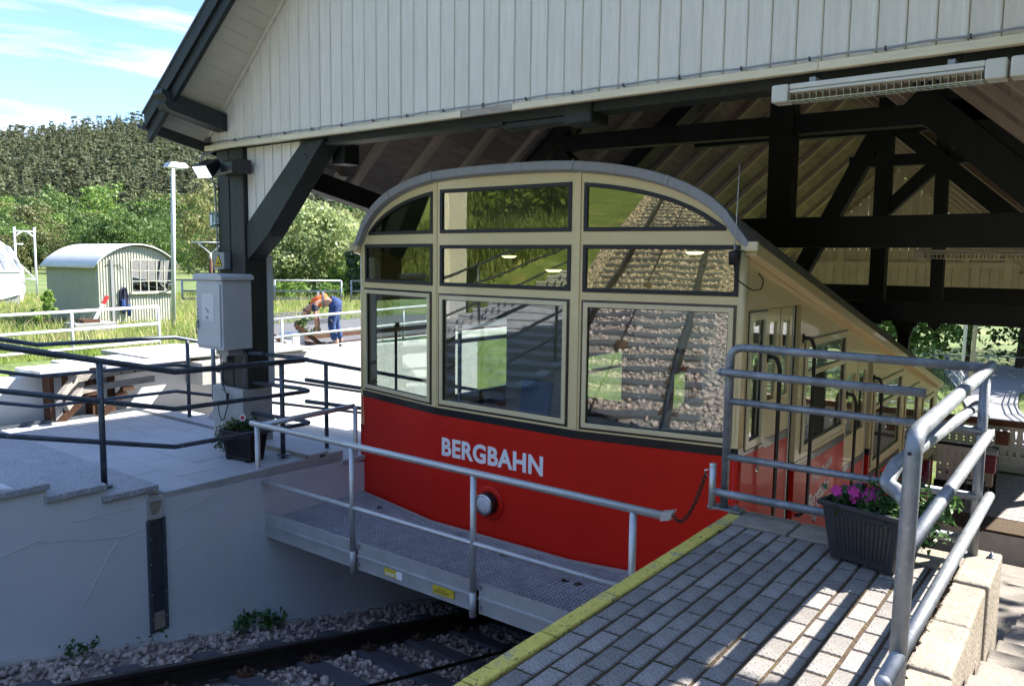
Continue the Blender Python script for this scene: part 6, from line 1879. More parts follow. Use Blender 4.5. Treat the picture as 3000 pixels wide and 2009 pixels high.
# roof: corrugations run down the arc
vs = []; fs = []
na, nl = 18, int((SD + 0.5) / 0.075) * 2
for i in range(nl + 1):
    X = SX + 0.14 - (SD + 0.28) * i / nl; o = 0.012 if i % 2 else -0.012
    for k in range(na + 1):
        s = -0.15 + (SW + 0.30) * k / na
        t = (s - SW / 2) / (SW / 2 + 0.15)
        z = SZ + SH - 0.16 + 0.66 * (max(0, 1 - t * t)) ** 0.85 + o
        vs.append((X, SY + s, z))
for i in range(nl):
    for k in range(na):
        a = i * (na + 1) + k; fs.append((a, a + 1, a + na + 2, a + na + 1))
mb = MB(); mb.add(vs, fs, 0, True); o = mb.build('roof', 'shed_roof', sh)
md = o.modifiers.new('solid', 'SOLIDIFY'); md.thickness = 0.008
wf = MB()
for k in range(6):
    y_ = wy0 + (wy1 - wy0) * k / 5; wf.box((SX - 0.01, y_ - 0.009, wz0), (SX + 0.03, y_ + 0.009, wz1))
for k in range(4):
    z_ = wz0 + (wz1 - wz0) * k / 3; wf.box((SX - 0.008, wy0 - 0.01, z_ - 0.010), (SX + 0.032, wy1 + 0.01, z_ + 0.010))
wo = wf.build('window_frame', 'shed', sh)
for k in range(5):
    for j in range(3):
        y_ = wy0 + (wy1 - wy0) * k / 5 + 0.0125; z_ = wz0 + (wz1 - wz0) * j / 3 + 0.0145
        q = MB(); q.box((SX + 0.004, y_, z_), (SX + 0.008, y_ + (wy1 - wy0) / 5 - 0.025, z_ + (wz1 - wz0) / 3 - 0.029)); q.build('pane', 'glass_shed', wo)
mb = MB(); mb.box((SX + 0.014, wy0 - 0.06, wz0 - 0.06), (SX + 0.09, wy1 + 0.06, wz0 - 0.018)); mb.build('sill', 'shed', sh)
mb = MB(); mb.box((SX + 0.013, SY + 0.36, SZ + 0.05), (SX + 0.045, SY + 0.43, SZ + 1.86)); mb.build('downpipe', 'grey_metal', sh)
mb = MB(); mb.box((SX + 0.013, SY + 0.03, SZ), (SX + 0.02, SY + 0.06, SZ + SH)); mb.build('corner_strip', 'shed', sh)
mb = MB(); mb.bar((SX + 0.02, SY + 0.22, SZ + 1.70), (SX + 0.02, SY + 0.62, SZ + 1.70), 0.015, 0.012); mb.bar((SX + 0.03, SY + 0.60, SZ + 1.70), (SX + 0.05, SY + 0.68, SZ + 1.60), 0.02, 0.02); mb.build('door_track', 'rubber', sh)
mb = MB(); mb.box((SX - SD + 0.1, SY + 0.1, SZ), (SX - 0.1, SY + SW - 0.1, SZ + 0.05)); mb.build('floor', 'concrete', sh)
# machine seen through the window
mc = thing('machine', 'white machine with round wheel standing inside the shed behind its window', 'machine', (SX - 0.6, SY + 1.35, SZ + 0.05))
mb = MB(); mb.prism([(SX - 0.55, SY + 0.95, SZ + 1.0), (SX - 0.55, SY + 1.65, SZ + 1.0), (SX - 0.55, SY + 1.62, SZ + 1.25), (SX - 0.55, SY + 1.45, SZ + 1.38), (SX - 0.55, SY + 1.3, SZ + 1.38)], (-0.3, 0, 0)); mb.build('hood', 'white_blind', mc, bevel=0.02)
mb = MB(); mb.lathe((SX - 0.45, SY + 1.42, SZ + 1.07), (1, 0, 0), [(0, 0), (0.08, 0), (0.12, 0.03), (0.12, -0.06)], 16); mb.build('wheel', 'rust', mc)
mb = MB(); mb.box((SX - 0.9, SY + 0.9, SZ + 0.06), (SX - 0.4, SY + 1.8, SZ + 0.98)); mb.build('bench', 'grey_metal', mc)
# jacket on the shed wall
jk = thing('jacket', 'dark jacket and blue trousers hanging on the white front of the shed', 'jacket', (SX + 0.06, SY + 0.72, SZ + 0.4))
g = np.random.default_rng(4)
def cloth(parent, name, mat, outline, x0, amp):
    mb = MB()
    ys = np.linspace(0, 1, 9); n = len(outline)
    vs = []; fs = []
    for i, (ya, yb2, z) in enumerate(outline):
        for k, t in enumerate(ys):
            vs.append((x0 + amp * (0.55 + 0.45 * math.sin(t * 15 + i * 0.6)) * (1 - abs(2 * t - 1) ** 4), SY + ya + (yb2 - ya) * t, SZ + z))
    for i in range(n - 1):
        for k in range(8):
            a = i * 9 + k; fs.append((a, a + 1, a + 10, a + 9))
    mb.add(vs, fs, 0, True); o = mb.build(name, mat, parent)
    md = o.modifiers.new('solid', 'SOLIDIFY'); md.thickness = 0.02
cloth(jk, 'coat', 'navy', [(0.66, 0.76, 1.08), (0.58, 0.80, 1.02), (0.56, 0.83, 0.8), (0.55, 0.83, 0.6), (0.58, 0.80, 0.42)], SX + 0.03, 0.10)
cloth(jk, 'trouser_leg', 'blue_cloth', [(0.60, 0.70, 0.75), (0.59, 0.70, 0.5), (0.60, 0.69, 0.36)], SX + 0.09, 0.06)
cloth(jk, 'trouser_leg', 'blue_cloth', [(0.74, 0.86, 0.6), (0.76, 0.87, 0.45), (0.76, 0.84, 0.28)], SX + 0.09, 0.06)
mb = MB(); mb.tube([(SX + 0.0, SY + 0.70, SZ + 1.14), (SX + 0.06, SY + 0.70, SZ + 1.10)], 0.006, 5); mb.build('hook', 'rubber', jk)
# lamp bracket right of window
mb = MB(); mb.bar((SX + 0.02, SY + 2.0, SZ + 0.93), (SX + 0.25, SY + 1.92, SZ + 1.15), 0.05, 0.03); mb.bar((SX + 0.25, SY + 1.92, SZ + 1.16), (SX + 0.25, SY + 2.15, SZ + 1.16), 0.02, 0.02)
one(mb, 'wall_bracket', 'grey_metal', 'grey hinged bracket fixed beside the shed window', 'bracket')
# red machine behind the shed
rm = MB(); rm.box((SX - 1.2, SY + 2.26, SZ), (SX - 0.9, SY + 2.58, SZ + 1.10)); rm.box((SX - 1.15, SY + 2.30, SZ + 1.10), (SX - 0.95, SY + 2.52, SZ + 1.26))
one(rm, 'red_tank', 'red_box', 'red enamelled tank just right of the shed behind the lamp post', 'tank', bevel=0.08)
# switch lever and point box
sl = thing('switch_lever', 'red and white switch lever on a grey point box in front of the shed', 'lever', (-20.3, 9.2, -0.3))
mb = MB(); mb.box((-20.6, 8.75, -0.32), (-20.0, 9.75, -0.02)); mb.build('point_box', 'grey_metal', sl, bevel=0.01)
mb = MB(); mb.box((-20.5, 9.0, -0.019), (-20.1, 9.4, 0.06)); mb.build('lever_frame', 'rust', sl)
mb = MB(); mb.bar((-20.3, 9.35, 0.02), (-20.3, 9.58, 0.42), 0.03, 0.09, up=(0, 1, 0)); mb.build('lever', 'galv_light', sl)
mb = MB(); mb.bar((-20.3, 9.585, 0.425), (-20.3, 9.70, 0.62), 0.035, 0.09, up=(0, 1, 0)); mb.build('grip', 'red_box', sl)
# street lamp
lp_ = thing('street_lamp', 'tall pale grey street lamp with a flat head at the right end of the shed', 'street lamp', (-20.55, 11.58, -0.3))
mb = MB(); mb.tube([(-20.55, 11.58, -0.3), (-20.5, 11.62, 2.0), (-20.47, 11.66, 3.98)], 0.062, 14, r2=0.05); mb.build('pole', 'galv_light', lp_)
mb = MB(); mb.prism([(-20.42, 11.50, 4.02), (-20.45, 11.62, 4.16), (-20.45, 12.02, 4.17), (-20.42, 12.10, 4.06), (-20.42, 12.05, 4.02)], (-0.3, 0, 0)); mb.build('head', 'galv_light', lp_, bevel=0.01)
mb = MB(); mb.box((-20.68, 11.62, 4.0), (-20.46, 12.0, 4.019)); mb.build('lens', 'lamp_clear', lp_)
# scaffold with tarpaulin and white trailer far left
sc = thing('scaffold', 'white tube scaffold standing in the meadow left of the shed', 'scaffold', (-36, 12.2, -0.35))
def T(p, q, r=0.035):
    mb = MB(); mb.tube([p, q], r, 8); mb.build('tube', 'galv_light', sc)
for (x_, y_, zt) in ((-36.0, 14.3, 2.75), (-36.0, 13.55, 2.75), (-37.5, 12.9, 2.75), (-37.8, 12.0, 2.7)): T((x_, y_, -0.35), (x_, y_, zt), 0.045)
T((-36, 13.5, 2.58), (-36, 14.36, 2.58)); T((-37.5, 11.8, 2.5), (-37.5, 12.95, 2.5)); T((-36, 14.02, 2.57), (-36, 14.28, 2.35)); T((-36, 13.8, 2.57), (-36, 13.56, 2.35)); T((-36, 13.55, 2.05), (-36, 13.85, 2.05)); T((-36.2, 13.7, 1.3), (-36, 14.3, 0.55)); T((-36, 13.85, 0.62), (-36, 14.3, 0.6)); T((-37.3, 13.0, 2.5), (-36.4, 13.45, 1.9))
tp = thing('tarpaulin', 'silver tarpaulin draped over a load beside the white scaffold', 'tarpaulin', (-35.6, 10, -0.35))
vs = []; fs = []
g = np.random.default_rng(3)
prof_t = [(10.0, 2.20), (11.5, 2.2), (12.3, 2.12), (12.85, 1.95), (13.15, 1.6), (13.3, 1.0), (13.2, 0.5), (13.3, -0.3)]
for i, (y_, z_) in enumerate(prof_t):
    for k in range(7):
        vs.append((-34.8 - 0.5 * k + g.normal(0, 0.05), y_ + g.normal(0, 0.05), z_ + g.normal(0, 0.03) - (0.2 if k in (0, 6) else 0)))
for i in range(7):
    for k in range(6):
        a = i * 7 + k; fs.append((a, a + 1, a + 8, a + 7))
mb = MB(); mb.add(vs, fs, 0, False); mb.build('sheet', 'tarpaulin', tp)
vs = []; fs = []
for i in range(16):
    y_ = 10.0 + 3.3 * i / 15
    zt = np.interp(y_, [p[0] for p in prof_t[:6]], [p[1] for p in prof_t[:6]])
    for k, z_ in enumerate(np.linspace(zt, 0.3 if y_ < 12.6 else -0.3, 7)):
        vs.append((-34.75 + 0.16 * math.sin(i * 2.1 + k * 0.8) + 0.05 * k * 0.5, y_ + g.normal(0, 0.03), z_))
for i in range(15):
    for k in range(6):
        a = i * 7 + k; fs.append((a, a + 1, a + 8, a + 7))
mb = MB(); mb.add(vs, fs, 0, False); mb.build('side_drape', 'tarpaulin', tp)
tr_ = thing('trailer', 'plain white box trailer at the far left edge of the meadow', 'trailer', (-33.5, 9.0, -0.3))
mb = MB(); mb.prism([(-33.0, 8.0, 0.12), (-33.0, 11.9, -0.05), (-33.0, 12.55, 0.12), (-33.0, 12.55, 0.98), (-33.0, 8.0, 0.98)], (-1.4, 0, 0)); mb.build('box', 'white_blind', tr_, bevel=0.03)
mb = MB(); mb.box((-34.3, 10.2, -0.32), (-33.1, 12.5, 0.1)); mb.build('chassis', 'grey_metal', tr_)
mb = MB(); mb.box((-34.45, 7.95, 0.983), (-32.95, 12.6, 1.03)); mb.build('lid_rim', 'white_blind', tr_)
# catenary style mast behind the post
cm_ = thing('line_mast', 'brown mast with white forked cross arm beyond the dark double post', 'mast', (-30.6, 19.0, -0.4))
mb = MB(); mb.tube([(-30.6, 19.0, -0.4), (-30.6, 19.0, 1.55)], 0.07, 10); mb.build('mast', 'rust', cm_)
mb = MB(); mb.tube([(-30.6, 19.0, 1.4), (-30.6, 19.0, 1.8)], 0.05, 8); mb.tube([(-30.6, 19.0, 1.75), (-30.85, 18.6, 2.2)], 0.035, 6); mb.tube([(-30.6, 19.0, 1.75), (-30.35, 19.4, 2.2)], 0.035, 6); mb.tube([(-31.0, 18.35, 2.23), (-30.2, 19.65, 2.23)], 0.035, 6); mb.build('cross_arm', 'galv_light', cm_)
# dark rails far behind
fd = thing('meadow_railing', 'thin grey railing crossing the far meadow below the trees', 'railing', (-27, 22, -0.4))
for z_ in (0.65, 0.2, -0.12):
    rail_run(fd, [(-31.0, 17.9, z_), (-27.0, 23.0, z_)], 0.04, 'galv', n=8)
    rail_run(fd, [(-26.8, 23.4, z_), (-23.5, 27.5, z_)], 0.04, 'galv', n=8)
for (x_, y_) in ((-31.0, 17.9), (-28.7, 20.8), (-27.0, 23.0), (-26.8, 23.4), (-24.6, 26.2)): post_tube(x_, y_, -0.4, 0.66, 0.045, 'galv', fd, n=8)

# ================================================================== right background: lower station floor, balustrade, path
lf = tag(MB().box((-2.4, 13.6, -2.9), (2.4, 17.9, -2.345)).build('station_floor', 'concrete', loc=(0, 15.7, -2.9)), kind='structure')
fme = mesh_of(MB().box((-0.098, -0.048, -0.04), (0.098, 0.048, 0.0)), 'brick', 'floor_paver')
nb_ = 0
for r in range(30):
    y_ = 14.4 + r * 0.105
    for c in range(9):
        x_ = -2.1 + c * 0.203 + (0.1 if r % 2 else 0)
        if x_ < -0.35 and nb_ < 270:
            piece('brick', fme, lf, (x_, y_, -2.30 + random.uniform(-.002, .002))); nb_ += 1
mb = MB(); mb.box((-2.4, 13.62, -2.344), (2.4, 17.88, -2.309)); mb.build('joint_bed', 'joint', lf)
mb = MB(); mb.box((-0.2, 13.65, -2.308), (2.3, 17.85, -2.30)); mb.build('paving', 'floor_paver', lf)
# balustrade with cut-out boards
YBL = 17.75
bl_ = thing('balustrade', 'cream board balustrade with teardrop cut-outs and brown handrail at the lower end of the hall', 'balustrade', (-2, YBL, -2.3))
def tear(cx_, z0, z1, w, up=True, n=8):
    pts = []
    L = z1 - z0
    for i in range(n + 1):
        a = math.pi * i / n
        pts.append((w / 2 * math.cos(a), w / 2 * math.sin(a)))
    zc = z1 - w / 2 if up else z0 + w / 2
    if up: return [(cx_ + a, zc + b) for a, b in pts] + [(cx_ - 0.006, z0), (cx_ + 0.006, z0)]
    return [(cx_ + a, zc - b) for a, b in pts][::-1] + [(cx_ + 0.006, z1), (cx_ - 0.006, z1)][::-1]
def dot(cx_, zc, w): return [(cx_ + w * math.cos(a), zc + w * math.sin(a)) for a in np.linspace(0, 2 * math.pi, 9)[:-1]]
zt_, zb_ = -1.43, -2.22
k = 0
x_ = -6.3
while x_ < 1.2:
    c = x_ + 0.0625
    hs = [tear(c, -1.66, -1.50, 0.045, True), dot(c, -1.73, 0.017), dot(c, -1.79, 0.017), tear(c, -2.02, -1.86, 0.045, False)]
    mb = MB(); mb.plate([(x_ + 0.001, zb_), (x_ + 0.124, zb_), (x_ + 0.124, zt_), (x_ + 0.001, zt_)], hs, lambda a, b, d: (a, YBL + d, b), 0.022)
    mb.build('cut_out_board', 'balus', bl_)
    x_ += 0.125
mb = MB(); mb.box((-6.3, YBL - 0.05, -1.425), (1.2, YBL + 0.07, -1.31)); mb.build('handrail', 'brown_rail', bl_)
mb = MB(); mb.box((-6.3, YBL - 0.03, -2.30), (1.2, YBL - 0.002, -2.18)); mb.build('bottom_rail', 'balus', bl_)
# black-framed panel of the same pattern standing nearer
pn_ = thing('barrier', 'dark framed barrier panel with teardrop cut-outs beside the end of the railcar', 'barrier', (-2.1, 15.6, -2.3))
for i in range(7):
    x0 = -2.36 + i * 0.115; c = x0 + 0.0575
    hs = [tear(c, -1.72, -1.58, 0.045, True), dot(c, -1.78, 0.016), dot(c, -1.84, 0.016), tear(c, -2.02, -1.90, 0.045, False)]
    mb = MB(); mb.plate([(x0 + .001, -2.14), (x0 + 0.114, -2.14), (x0 + 0.114, -1.50), (x0 + .001, -1.50)], hs, lambda a, b, d: (a, 15.6 + d, b), 0.022); mb.build('cut_out_board', 'balus', pn_)
mb = MB(); mb.box((-2.38, 15.57, -1.497), (-1.54, 15.65, -1.44)); mb.build('top_rail', 'black', pn_)
mb = MB(); mb.box((-2.38, 15.57, -2.28), (-1.54, 15.64, -2.143)); mb.build('bottom_rail', 'black', pn_)
mb = MB(); mb.box((-1.53, 15.55, -2.3), (-1.43, 15.66, -1.42)); mb.build('end_post', 'black', pn_)
# ticket box, bin
bn = thing('ticket_machine', 'small burgundy and grey box on a stand at the lower end of the hall', 'box', (-1.48, 14.9, -2.3))
mb = MB(); mb.box((-1.60, 14.8, -1.72), (-1.38, 15.0, -1.42)); mb.build('body', 'burgundy', bn, bevel=0.02)
mb = MB(); mb.box((-1.62, 14.78, -1.415), (-1.37, 15.02, -1.34)); mb.build('lid', 'grey_metal', bn, bevel=0.008)
mb = MB(); mb.box((-1.58, 14.82, -1.95), (-1.42, 14.98, -1.725)); mb.build('base', 'kerb', bn)
mb = MB(); mb.box((-1.53, 14.87, -2.3), (-1.47, 14.93, -1.955)); mb.build('leg', 'black', bn)
bp_ = thing('bollard', 'dark burgundy bollard behind the galvanised railing post', 'bollard', (-2.0, 12.5, -2.3))
mb = MB(); mb.tube([(-2.05, 12.6, -2.3), (-2.05, 12.6, -1.15)], 0.07, 14); mb.build('post', 'burgundy', bp_)
dbx = MB(); dbx.box((-1.7, 17.5, -1.56), (-1.42, 17.72, -1.36)); 
one(MB().box((-1.66, 17.35, -1.72), (-1.45, 17.6, -1.50)), 'letter_box', 'brown_rail', 'small brown box fixed in front of the cream balustrade', 'box')
ft = thing('folding_trolley', 'black wire trolley frame standing beside the end of the railcar', 'trolley', (-1.6, 13.4, -2.2))
mb = MB()
for x_ in (-1.75, -1.62, -1.5, -1.38):
    mb.tube([(x_, 13.4, -2.3), (x_, 13.4, -1.55)], 0.012, 6)
mb.tube([(-1.78, 13.4, -1.55), (-1.35, 13.4, -1.55)], 0.014, 6); mb.build('frame', 'black', ft)

# path, lawns and rails beyond
P_ = [(-6.5, 42), (-4.6, 33.5), (-3.9, 30.2), (-3.3, 27.5), (-2.9, 25.2), (-2.4, 23.5), (-2.0, 18.3)]
Q_ = [(-2.2, 43), (-1.2, 36.5), (-2.6, 33.5), (-2.3, 29.8), (-1.7, 27.2), (-0.6, 25.4), (1.5, 23.6), (3, 18.3)][0:7]
vs = [(a, b, -2.90) for a, b in P_] + [(a, b, -2.90) for a, b in Q_]
pa = MB(); pa.prism([(a, b, -2.94) for a, b in P_] + [(a, b, -2.94) for a, b in Q_[::-1]], (0, 0, 0.07)); tag(pa.build('footpath', 'path', loc=(-3, 30, -2.94)), kind='structure')
def wire_fence(label, pts, h, nrail, gap, grp=None):
    t = thing('path_railing', label, 'railing', (pts[0][0], pts[0][1], -2.9))
    for k in range(nrail):
        z = -2.9 + h * (k + 1) / nrail
        mb = MB(); mb.tube([(a, b, z) for a, b in pts], 0.022, 6); mb.build('rail', 'galv', t)
    for (a, b), (c, d) in zip(pts, pts[1:]):
        n = max(1, int(math.hypot(c - a, d - b) / gap))
        for i in range(n):
            f = i / n; mb = MB(); mb.tube([(a + (c - a) * f, b + (d - b) * f, -2.95), (a + (c - a) * f, b + (d - b) * f, -2.9 + h)], 0.022, 6); mb.build('post', 'galv', t)
wire_fence('curved grey railing along the right of the distant footpath', [(-2.4, 34.5), (-2.2, 31), (-1.9, 29), (-1.4, 27.4), (-0.5, 25.8), (0.8, 24.6)], 1.0, 4, 1.2)
wire_fence('grey railing along the left of the distant footpath', [(-5.3, 35.5), (-4.7, 33), (-4.2, 31), (-3.7, 28.6)], 1.0, 3, 1.2)
wire_fence('white railing crossing behind the distant footpath', [(-6.2, 36.0), (-4.0, 37.2), (-1.0, 38.0)], 0.9, 2, 2.0)
for (x_, y_, r, nm, lb, top) in ((-4.05, 30.5, 0.055, 'lamp_post', 'pale lamp post beside the distant footpath', 3.5), (-3.9, 31.5, 0.07, 'wooden_pole', 'brown wooden pole behind the pale lamp post', 4.5)):
    mb = MB(); mb.tube([(x_, y_, -2.95), (x_ + (0.08 if r < 0.06 else 0.15), y_, top)], r, 10); one(mb, nm, 'galv_light' if r < 0.06 else 'bare_wood', lb, 'pole')
mb = MB(); mb.box((-0.9, 21.5, -0.35), (3.5, 25.5, -0.28)); mb.prism([(-1.1, 21.3, -0.55), (-0.5, 21.3, -0.25), (3.6, 21.3, -0.25), (3.6, 21.3, -0.55)], (0, 4.4, 0)); 
mb.tube([(-0.4, 21.6, -2.95), (-0.4, 21.6, -0.5)], 0.06, 8); one(mb, 'shelter', 'black_wood', 'dark shelter roof at the right edge beyond the hall', 'shelter')

# ================================================================== vegetation
def leaf_cloud(C_, N_, size, g, aspect=0.6):
    n = len(C_)
    N_ = N_ + g.normal(0, 0.55, (n, 3)); N_ /= np.linalg.norm(N_, axis=1)[:, None] + 1e-9
    a = np.cross(N_, g.normal(0, 1, (n, 3))); a /= np.linalg.norm(a, axis=1)[:, None] + 1e-9
    b = np.cross(N_, a)
    s = (size * g.uniform(0.6, 1.4, n))[:, None]
    V = np.stack([C_ - a * s, C_ + b * s * aspect, C_ + a * s, C_ - b * s * aspect], 1).reshape(-1, 3)
    F = np.arange(4 * n).reshape(-1, 4)
    return V, F
def broad_crown(g, R_, H, nclump, nleaf, lsize, zb):
    """crown of leaf clumps; R_ radius, H crown height, zb crown base height"""
    u = g.normal(0, 1, (nclump, 3)); u /= np.linalg.norm(u, axis=1)[:, None]
    rad = g.uniform(0.45, 0.92, nclump)
    cl = u * rad[:, None] * np.array([R_, R_, H / 2]) 
    cl[:, 2] += zb + H / 2
    cr = g.uniform(0.20, 0.36, nclump) * R_
    k = g.integers(0, nclump, nleaf)
    d = g.normal(0, 1, (nleaf, 3)); d[:, 2] += 0.35; d /= np.linalg.norm(d, axis=1)[:, None]
    rr = g.uniform(0.55, 1.05, nleaf) ** 0.6
    C_ = cl[k] + d * (cr[k] * rr)[:, None] * np.array([1, 1, 0.8])
    return leaf_cloud(C_, d, lsize, g)
def trunk_mb(h, r, g, limbs=4, zc=0.5):
    mb = MB()
    top = (g.normal(0, 0.03) * h, g.normal(0, 0.03) * h, h)
    mb.tube([(0, 0, -0.3), (0.02 * h, 0, h * 0.4), top], r, 7, r2=r * 0.35)
    for i in range(limbs):
        a = g.uniform(0, 6.28); z0 = h * g.uniform(0.35, 0.8); L = h * g.uniform(0.25, 0.45)
        mb.tube([(0.02 * h, 0, z0), (L * 0.5 * math.cos(a), L * 0.5 * math.sin(a), z0 + L * 0.45), (L * math.cos(a), L * math.sin(a), z0 + L * 0.75)], r * 0.4, 5, r2=r * 0.12)
    return mb
def me_from(V, F, mat, name):
    o = raw_mesh(name, V, F, mat); me = o.data; bpy.data.objects.remove(o); return me
gv = np.random.default_rng(99)
BROAD = {}
for kind_, mat in (('mid', 'broad'), ('bright', 'broad_bright'), ('olive', 'broad_olive')):
    BROAD[kind_] = []
    for k in range(3):
        V, F = broad_crown(gv, 1.0, 2.2, 64, 3600, 0.048, 0.02)
        BROAD[kind_].append((me_from(V, F, mat, 'crown'), mesh_of(trunk_mb(1.4, 0.05, gv), 'trunk', 'trunk')))
LBL = {'mid': 'mid green broadleaf tree at the foot of the wooded hill', 'bright': 'bright green rounded broadleaf tree at the foot of the wooded hill', 'olive': 'pale olive broadleaf tree at the foot of the wooded hill'}
def tree(x, y, R_, kind_, label=None, group=None, hs=1.0, zoff=0.0, parts=True, cat='tree'):
    cme2, tme = BROAD[kind_][random.randrange(3)]
    z = float(gz(x, y)) + zoff
    t = thing('broadleaf_tree', label or LBL[kind_], cat, (x, y, z), group)
    rot = random.uniform(0, 6.28)
    piece('crown', cme2, t, (x, y, z), (0, 0, rot), (R_, R_, R_ * hs))
    piece('trunk', tme, t, (x, y, z), (0, 0, rot), (R_, R_, R_ * hs))
    return t
def pol(az, d): return (-d * math.sin(R(az)), d * math.cos(R(az)))
GB = {'mid': 'mid green trees at the hill foot', 'bright': 'bright green trees at the hill foot', 'olive': 'olive trees at the hill foot'}
rs = random.Random(12)
# rows of broadleaf trees at the foot of the hill
for row, (d0, n, Rm, hs) in enumerate(((98, 30, 2.3, 1.0), (120, 30, 3.0, 1.0), (145, 30, 4.2, 0.95), (172, 28, 5.4, 0.92), (200, 24, 6.2, 0.95), (235, 22, 6.6, 1.0))):
    for i in range(n):
        az = 44.5 + 30.0 * (i + rs.uniform(-0.35, 0.35)) / n
        d = d0 * rs.uniform(0.93, 1.07)
        k = rs.choices(['mid', 'bright', 'olive'], [6, 1.6 if row < 2 else 3, 1.2])[0]
        x, y = pol(az, d)
        tree(x, y, Rm * rs.uniform(0.75, 1.2), k, None, GB[k], hs * rs.uniform(0.85, 1.1))
# big bright crowns that stand out in front of the spruces
for (az, d, Rr, k, hs) in ((65.0, 205, 8.6, 'bright', 1.0), (62.4, 195, 6.6, 'bright', 1.0), (60.0, 200, 7.2, 'bright', 1.05), (67.6, 190, 6.5, 'mid', 1.0), (56.3, 170, 6.0, 'mid', 1.0), (53.2, 175, 6.5, 'bright', 1.0), (50.6, 170, 6.5, 'mid', 1.0), (48.4, 165, 6.5, 'mid', 1.0)):
    x, y = pol(az, d); tree(x, y, Rr, k, None, GB[k], hs)
# olive willow by the post
x, y = pol(58.0, 70); tree(x, y, 2.9, 'olive', 'pale yellowish willow just left of the dark double post', None, 1.25)
# conifers
def conifer_mesh(g, levels=13, br=9):
    V = []; F = []
    for L in range(levels):
        t = L / (levels - 1)
        z = 0.10 + 0.88 * t; r = (0.19 * (1 - t) ** 0.85 + 0.012) * g.uniform(0.7, 1.25)
        n = max(4, int(br * (1 - 0.5 * t)))
        ph = g.uniform(0, 6.28)
        for i in range(n):
            a = ph + 6.283 * i / n + g.normal(0, 0.2); rr = r * g.uniform(0.7, 1.25)
            dz = g.uniform(0.02, 0.065) * (1 - 0.3 * t)
            ca, sa = math.cos(a), math.sin(a); w = rr * 0.42
            b = len(V)
            V += [(0.0, 0.0, z + 0.03), (ca * rr * 0.6 - sa * w, sa * rr * 0.6 + ca * w, z - dz * 0.5), (ca * rr, sa * rr, z - dz), (ca * rr * 0.6 + sa * w, sa * rr * 0.6 - ca * w, z - dz * 0.5), (ca * rr * 0.5, sa * rr * 0.5, z - dz * 0.1)]
            F += [(b, b + 1, b + 4), (b + 1, b + 2, b + 4), (b + 2, b + 3, b + 4), (b + 3, b, b + 4)]
    b = len(V); V += [(-0.008, 0, 0.9), (0.008, 0, 0.9), (0, 0, 1.03)]; F += [(b, b + 1, b + 2)]
    b = len(V); V += [(-0.012, 0, 0), (0.012, 0, 0), (0.006, 0, 0.5), (0, -0.012, 0), (0, 0.012, 0), (0, 0.006, 0.5)]; F += [(b, b + 1, b + 2), (b + 3, b + 4, b + 5)]
    return np.array(V), np.array(F)
CON = [conifer_mesh(gv) for _ in range(4)]
CME = [me_from(V, F, 'conifer', 'spruce') for V, F in CON]
def pine_arrays(g, nl, ls):
    """ragged pine: bare stem, uneven crown of needle clumps (unit height)"""
    nc = 14
    zz = g.uniform(0.35, 0.97, nc); rr = 0.17 * np.sqrt(np.clip(1.02 - zz, 0, 1)) * g.uniform(0.2, 1.25, nc); aa = g.uniform(0, 6.28, nc)
    cl = np.stack([rr * np.cos(aa), rr * np.sin(aa), zz], -1)
    k = g.integers(0, nc, nl); d = g.normal(0, 1, (nl, 3)); d[:, 2] += 0.5; d /= np.linalg.norm(d, axis=1)[:, None]
    V, F = leaf_cloud(cl[k] + d * np.array([0.075, 0.075, 0.06]) * g.uniform(0.4, 1.1, (nl, 1)), d, ls, g)
    b = len(V); V = np.concatenate([V, np.array([(-0.012, 0, 0), (0.012, 0, 0), (0.005, 0, 0.8), (-0.005, 0, 0.8)])]); F = np.concatenate([F, [[b, b + 1, b + 2, b + 3]]])
    return V, F
PINE = [pine_arrays(gv, 260, 0.030) for _ in range(4)]
PME = [me_from(V, F, 'pine', 'pine') for V, F in PINE]
PFAR = [pine_arrays(gv, 80, 0.046) for _ in range(5)]
pts = []
tries = 0
rs = random.Random(5)
cand = []
d = 285.0
while d < 960:
    step = 4.2 + d * 0.0052
    az = 44.0
    while az < 75.5:
        cand.append((az + rs.uniform(-.4, .4) * math.degrees(step / d), d + rs.uniform(-.5, .5) * step))
        az += math.degrees(step / d)
    d += step * 1.5
vis = [c for c in cand if 46.5 < c[0] < 71.5]
cand.sort(key=lambda c: c[1])
near_ids = [c for c in cand if 48 < c[0] < 71][:295]
near_set = set(near_ids)
for (az, d) in near_ids:
    x, y = pol(az, d); z = float(gz(x, y)); h = rs.uniform(11, 21)
    sp = rs.random() < 0.5
    o = bpy.data.objects.new('spruce_tree' if sp else 'pine_tree', (CME if sp else PME)[rs.randrange(4)]); COL.objects.link(o)
    wd = rs.uniform(1.0, 1.5) if sp else rs.uniform(1.0, 1.5)
    o.location = (x, y, z - 0.5); o.scale = (h * wd, h * wd, h); o.rotation_euler = (0, 0, rs.uniform(0, 6.28))
    if sp: tag(o, 'pointed dark spruce in the forest on the lower hillside', 'tree', 'spruces on the lower hillside')
    else: tag(o, 'ragged olive pine in the forest on the lower hillside', 'tree', 'pines on the lower hillside')
V3 = []; F3 = []; n3 = 0; V4 = []; F4 = []; n4 = 0
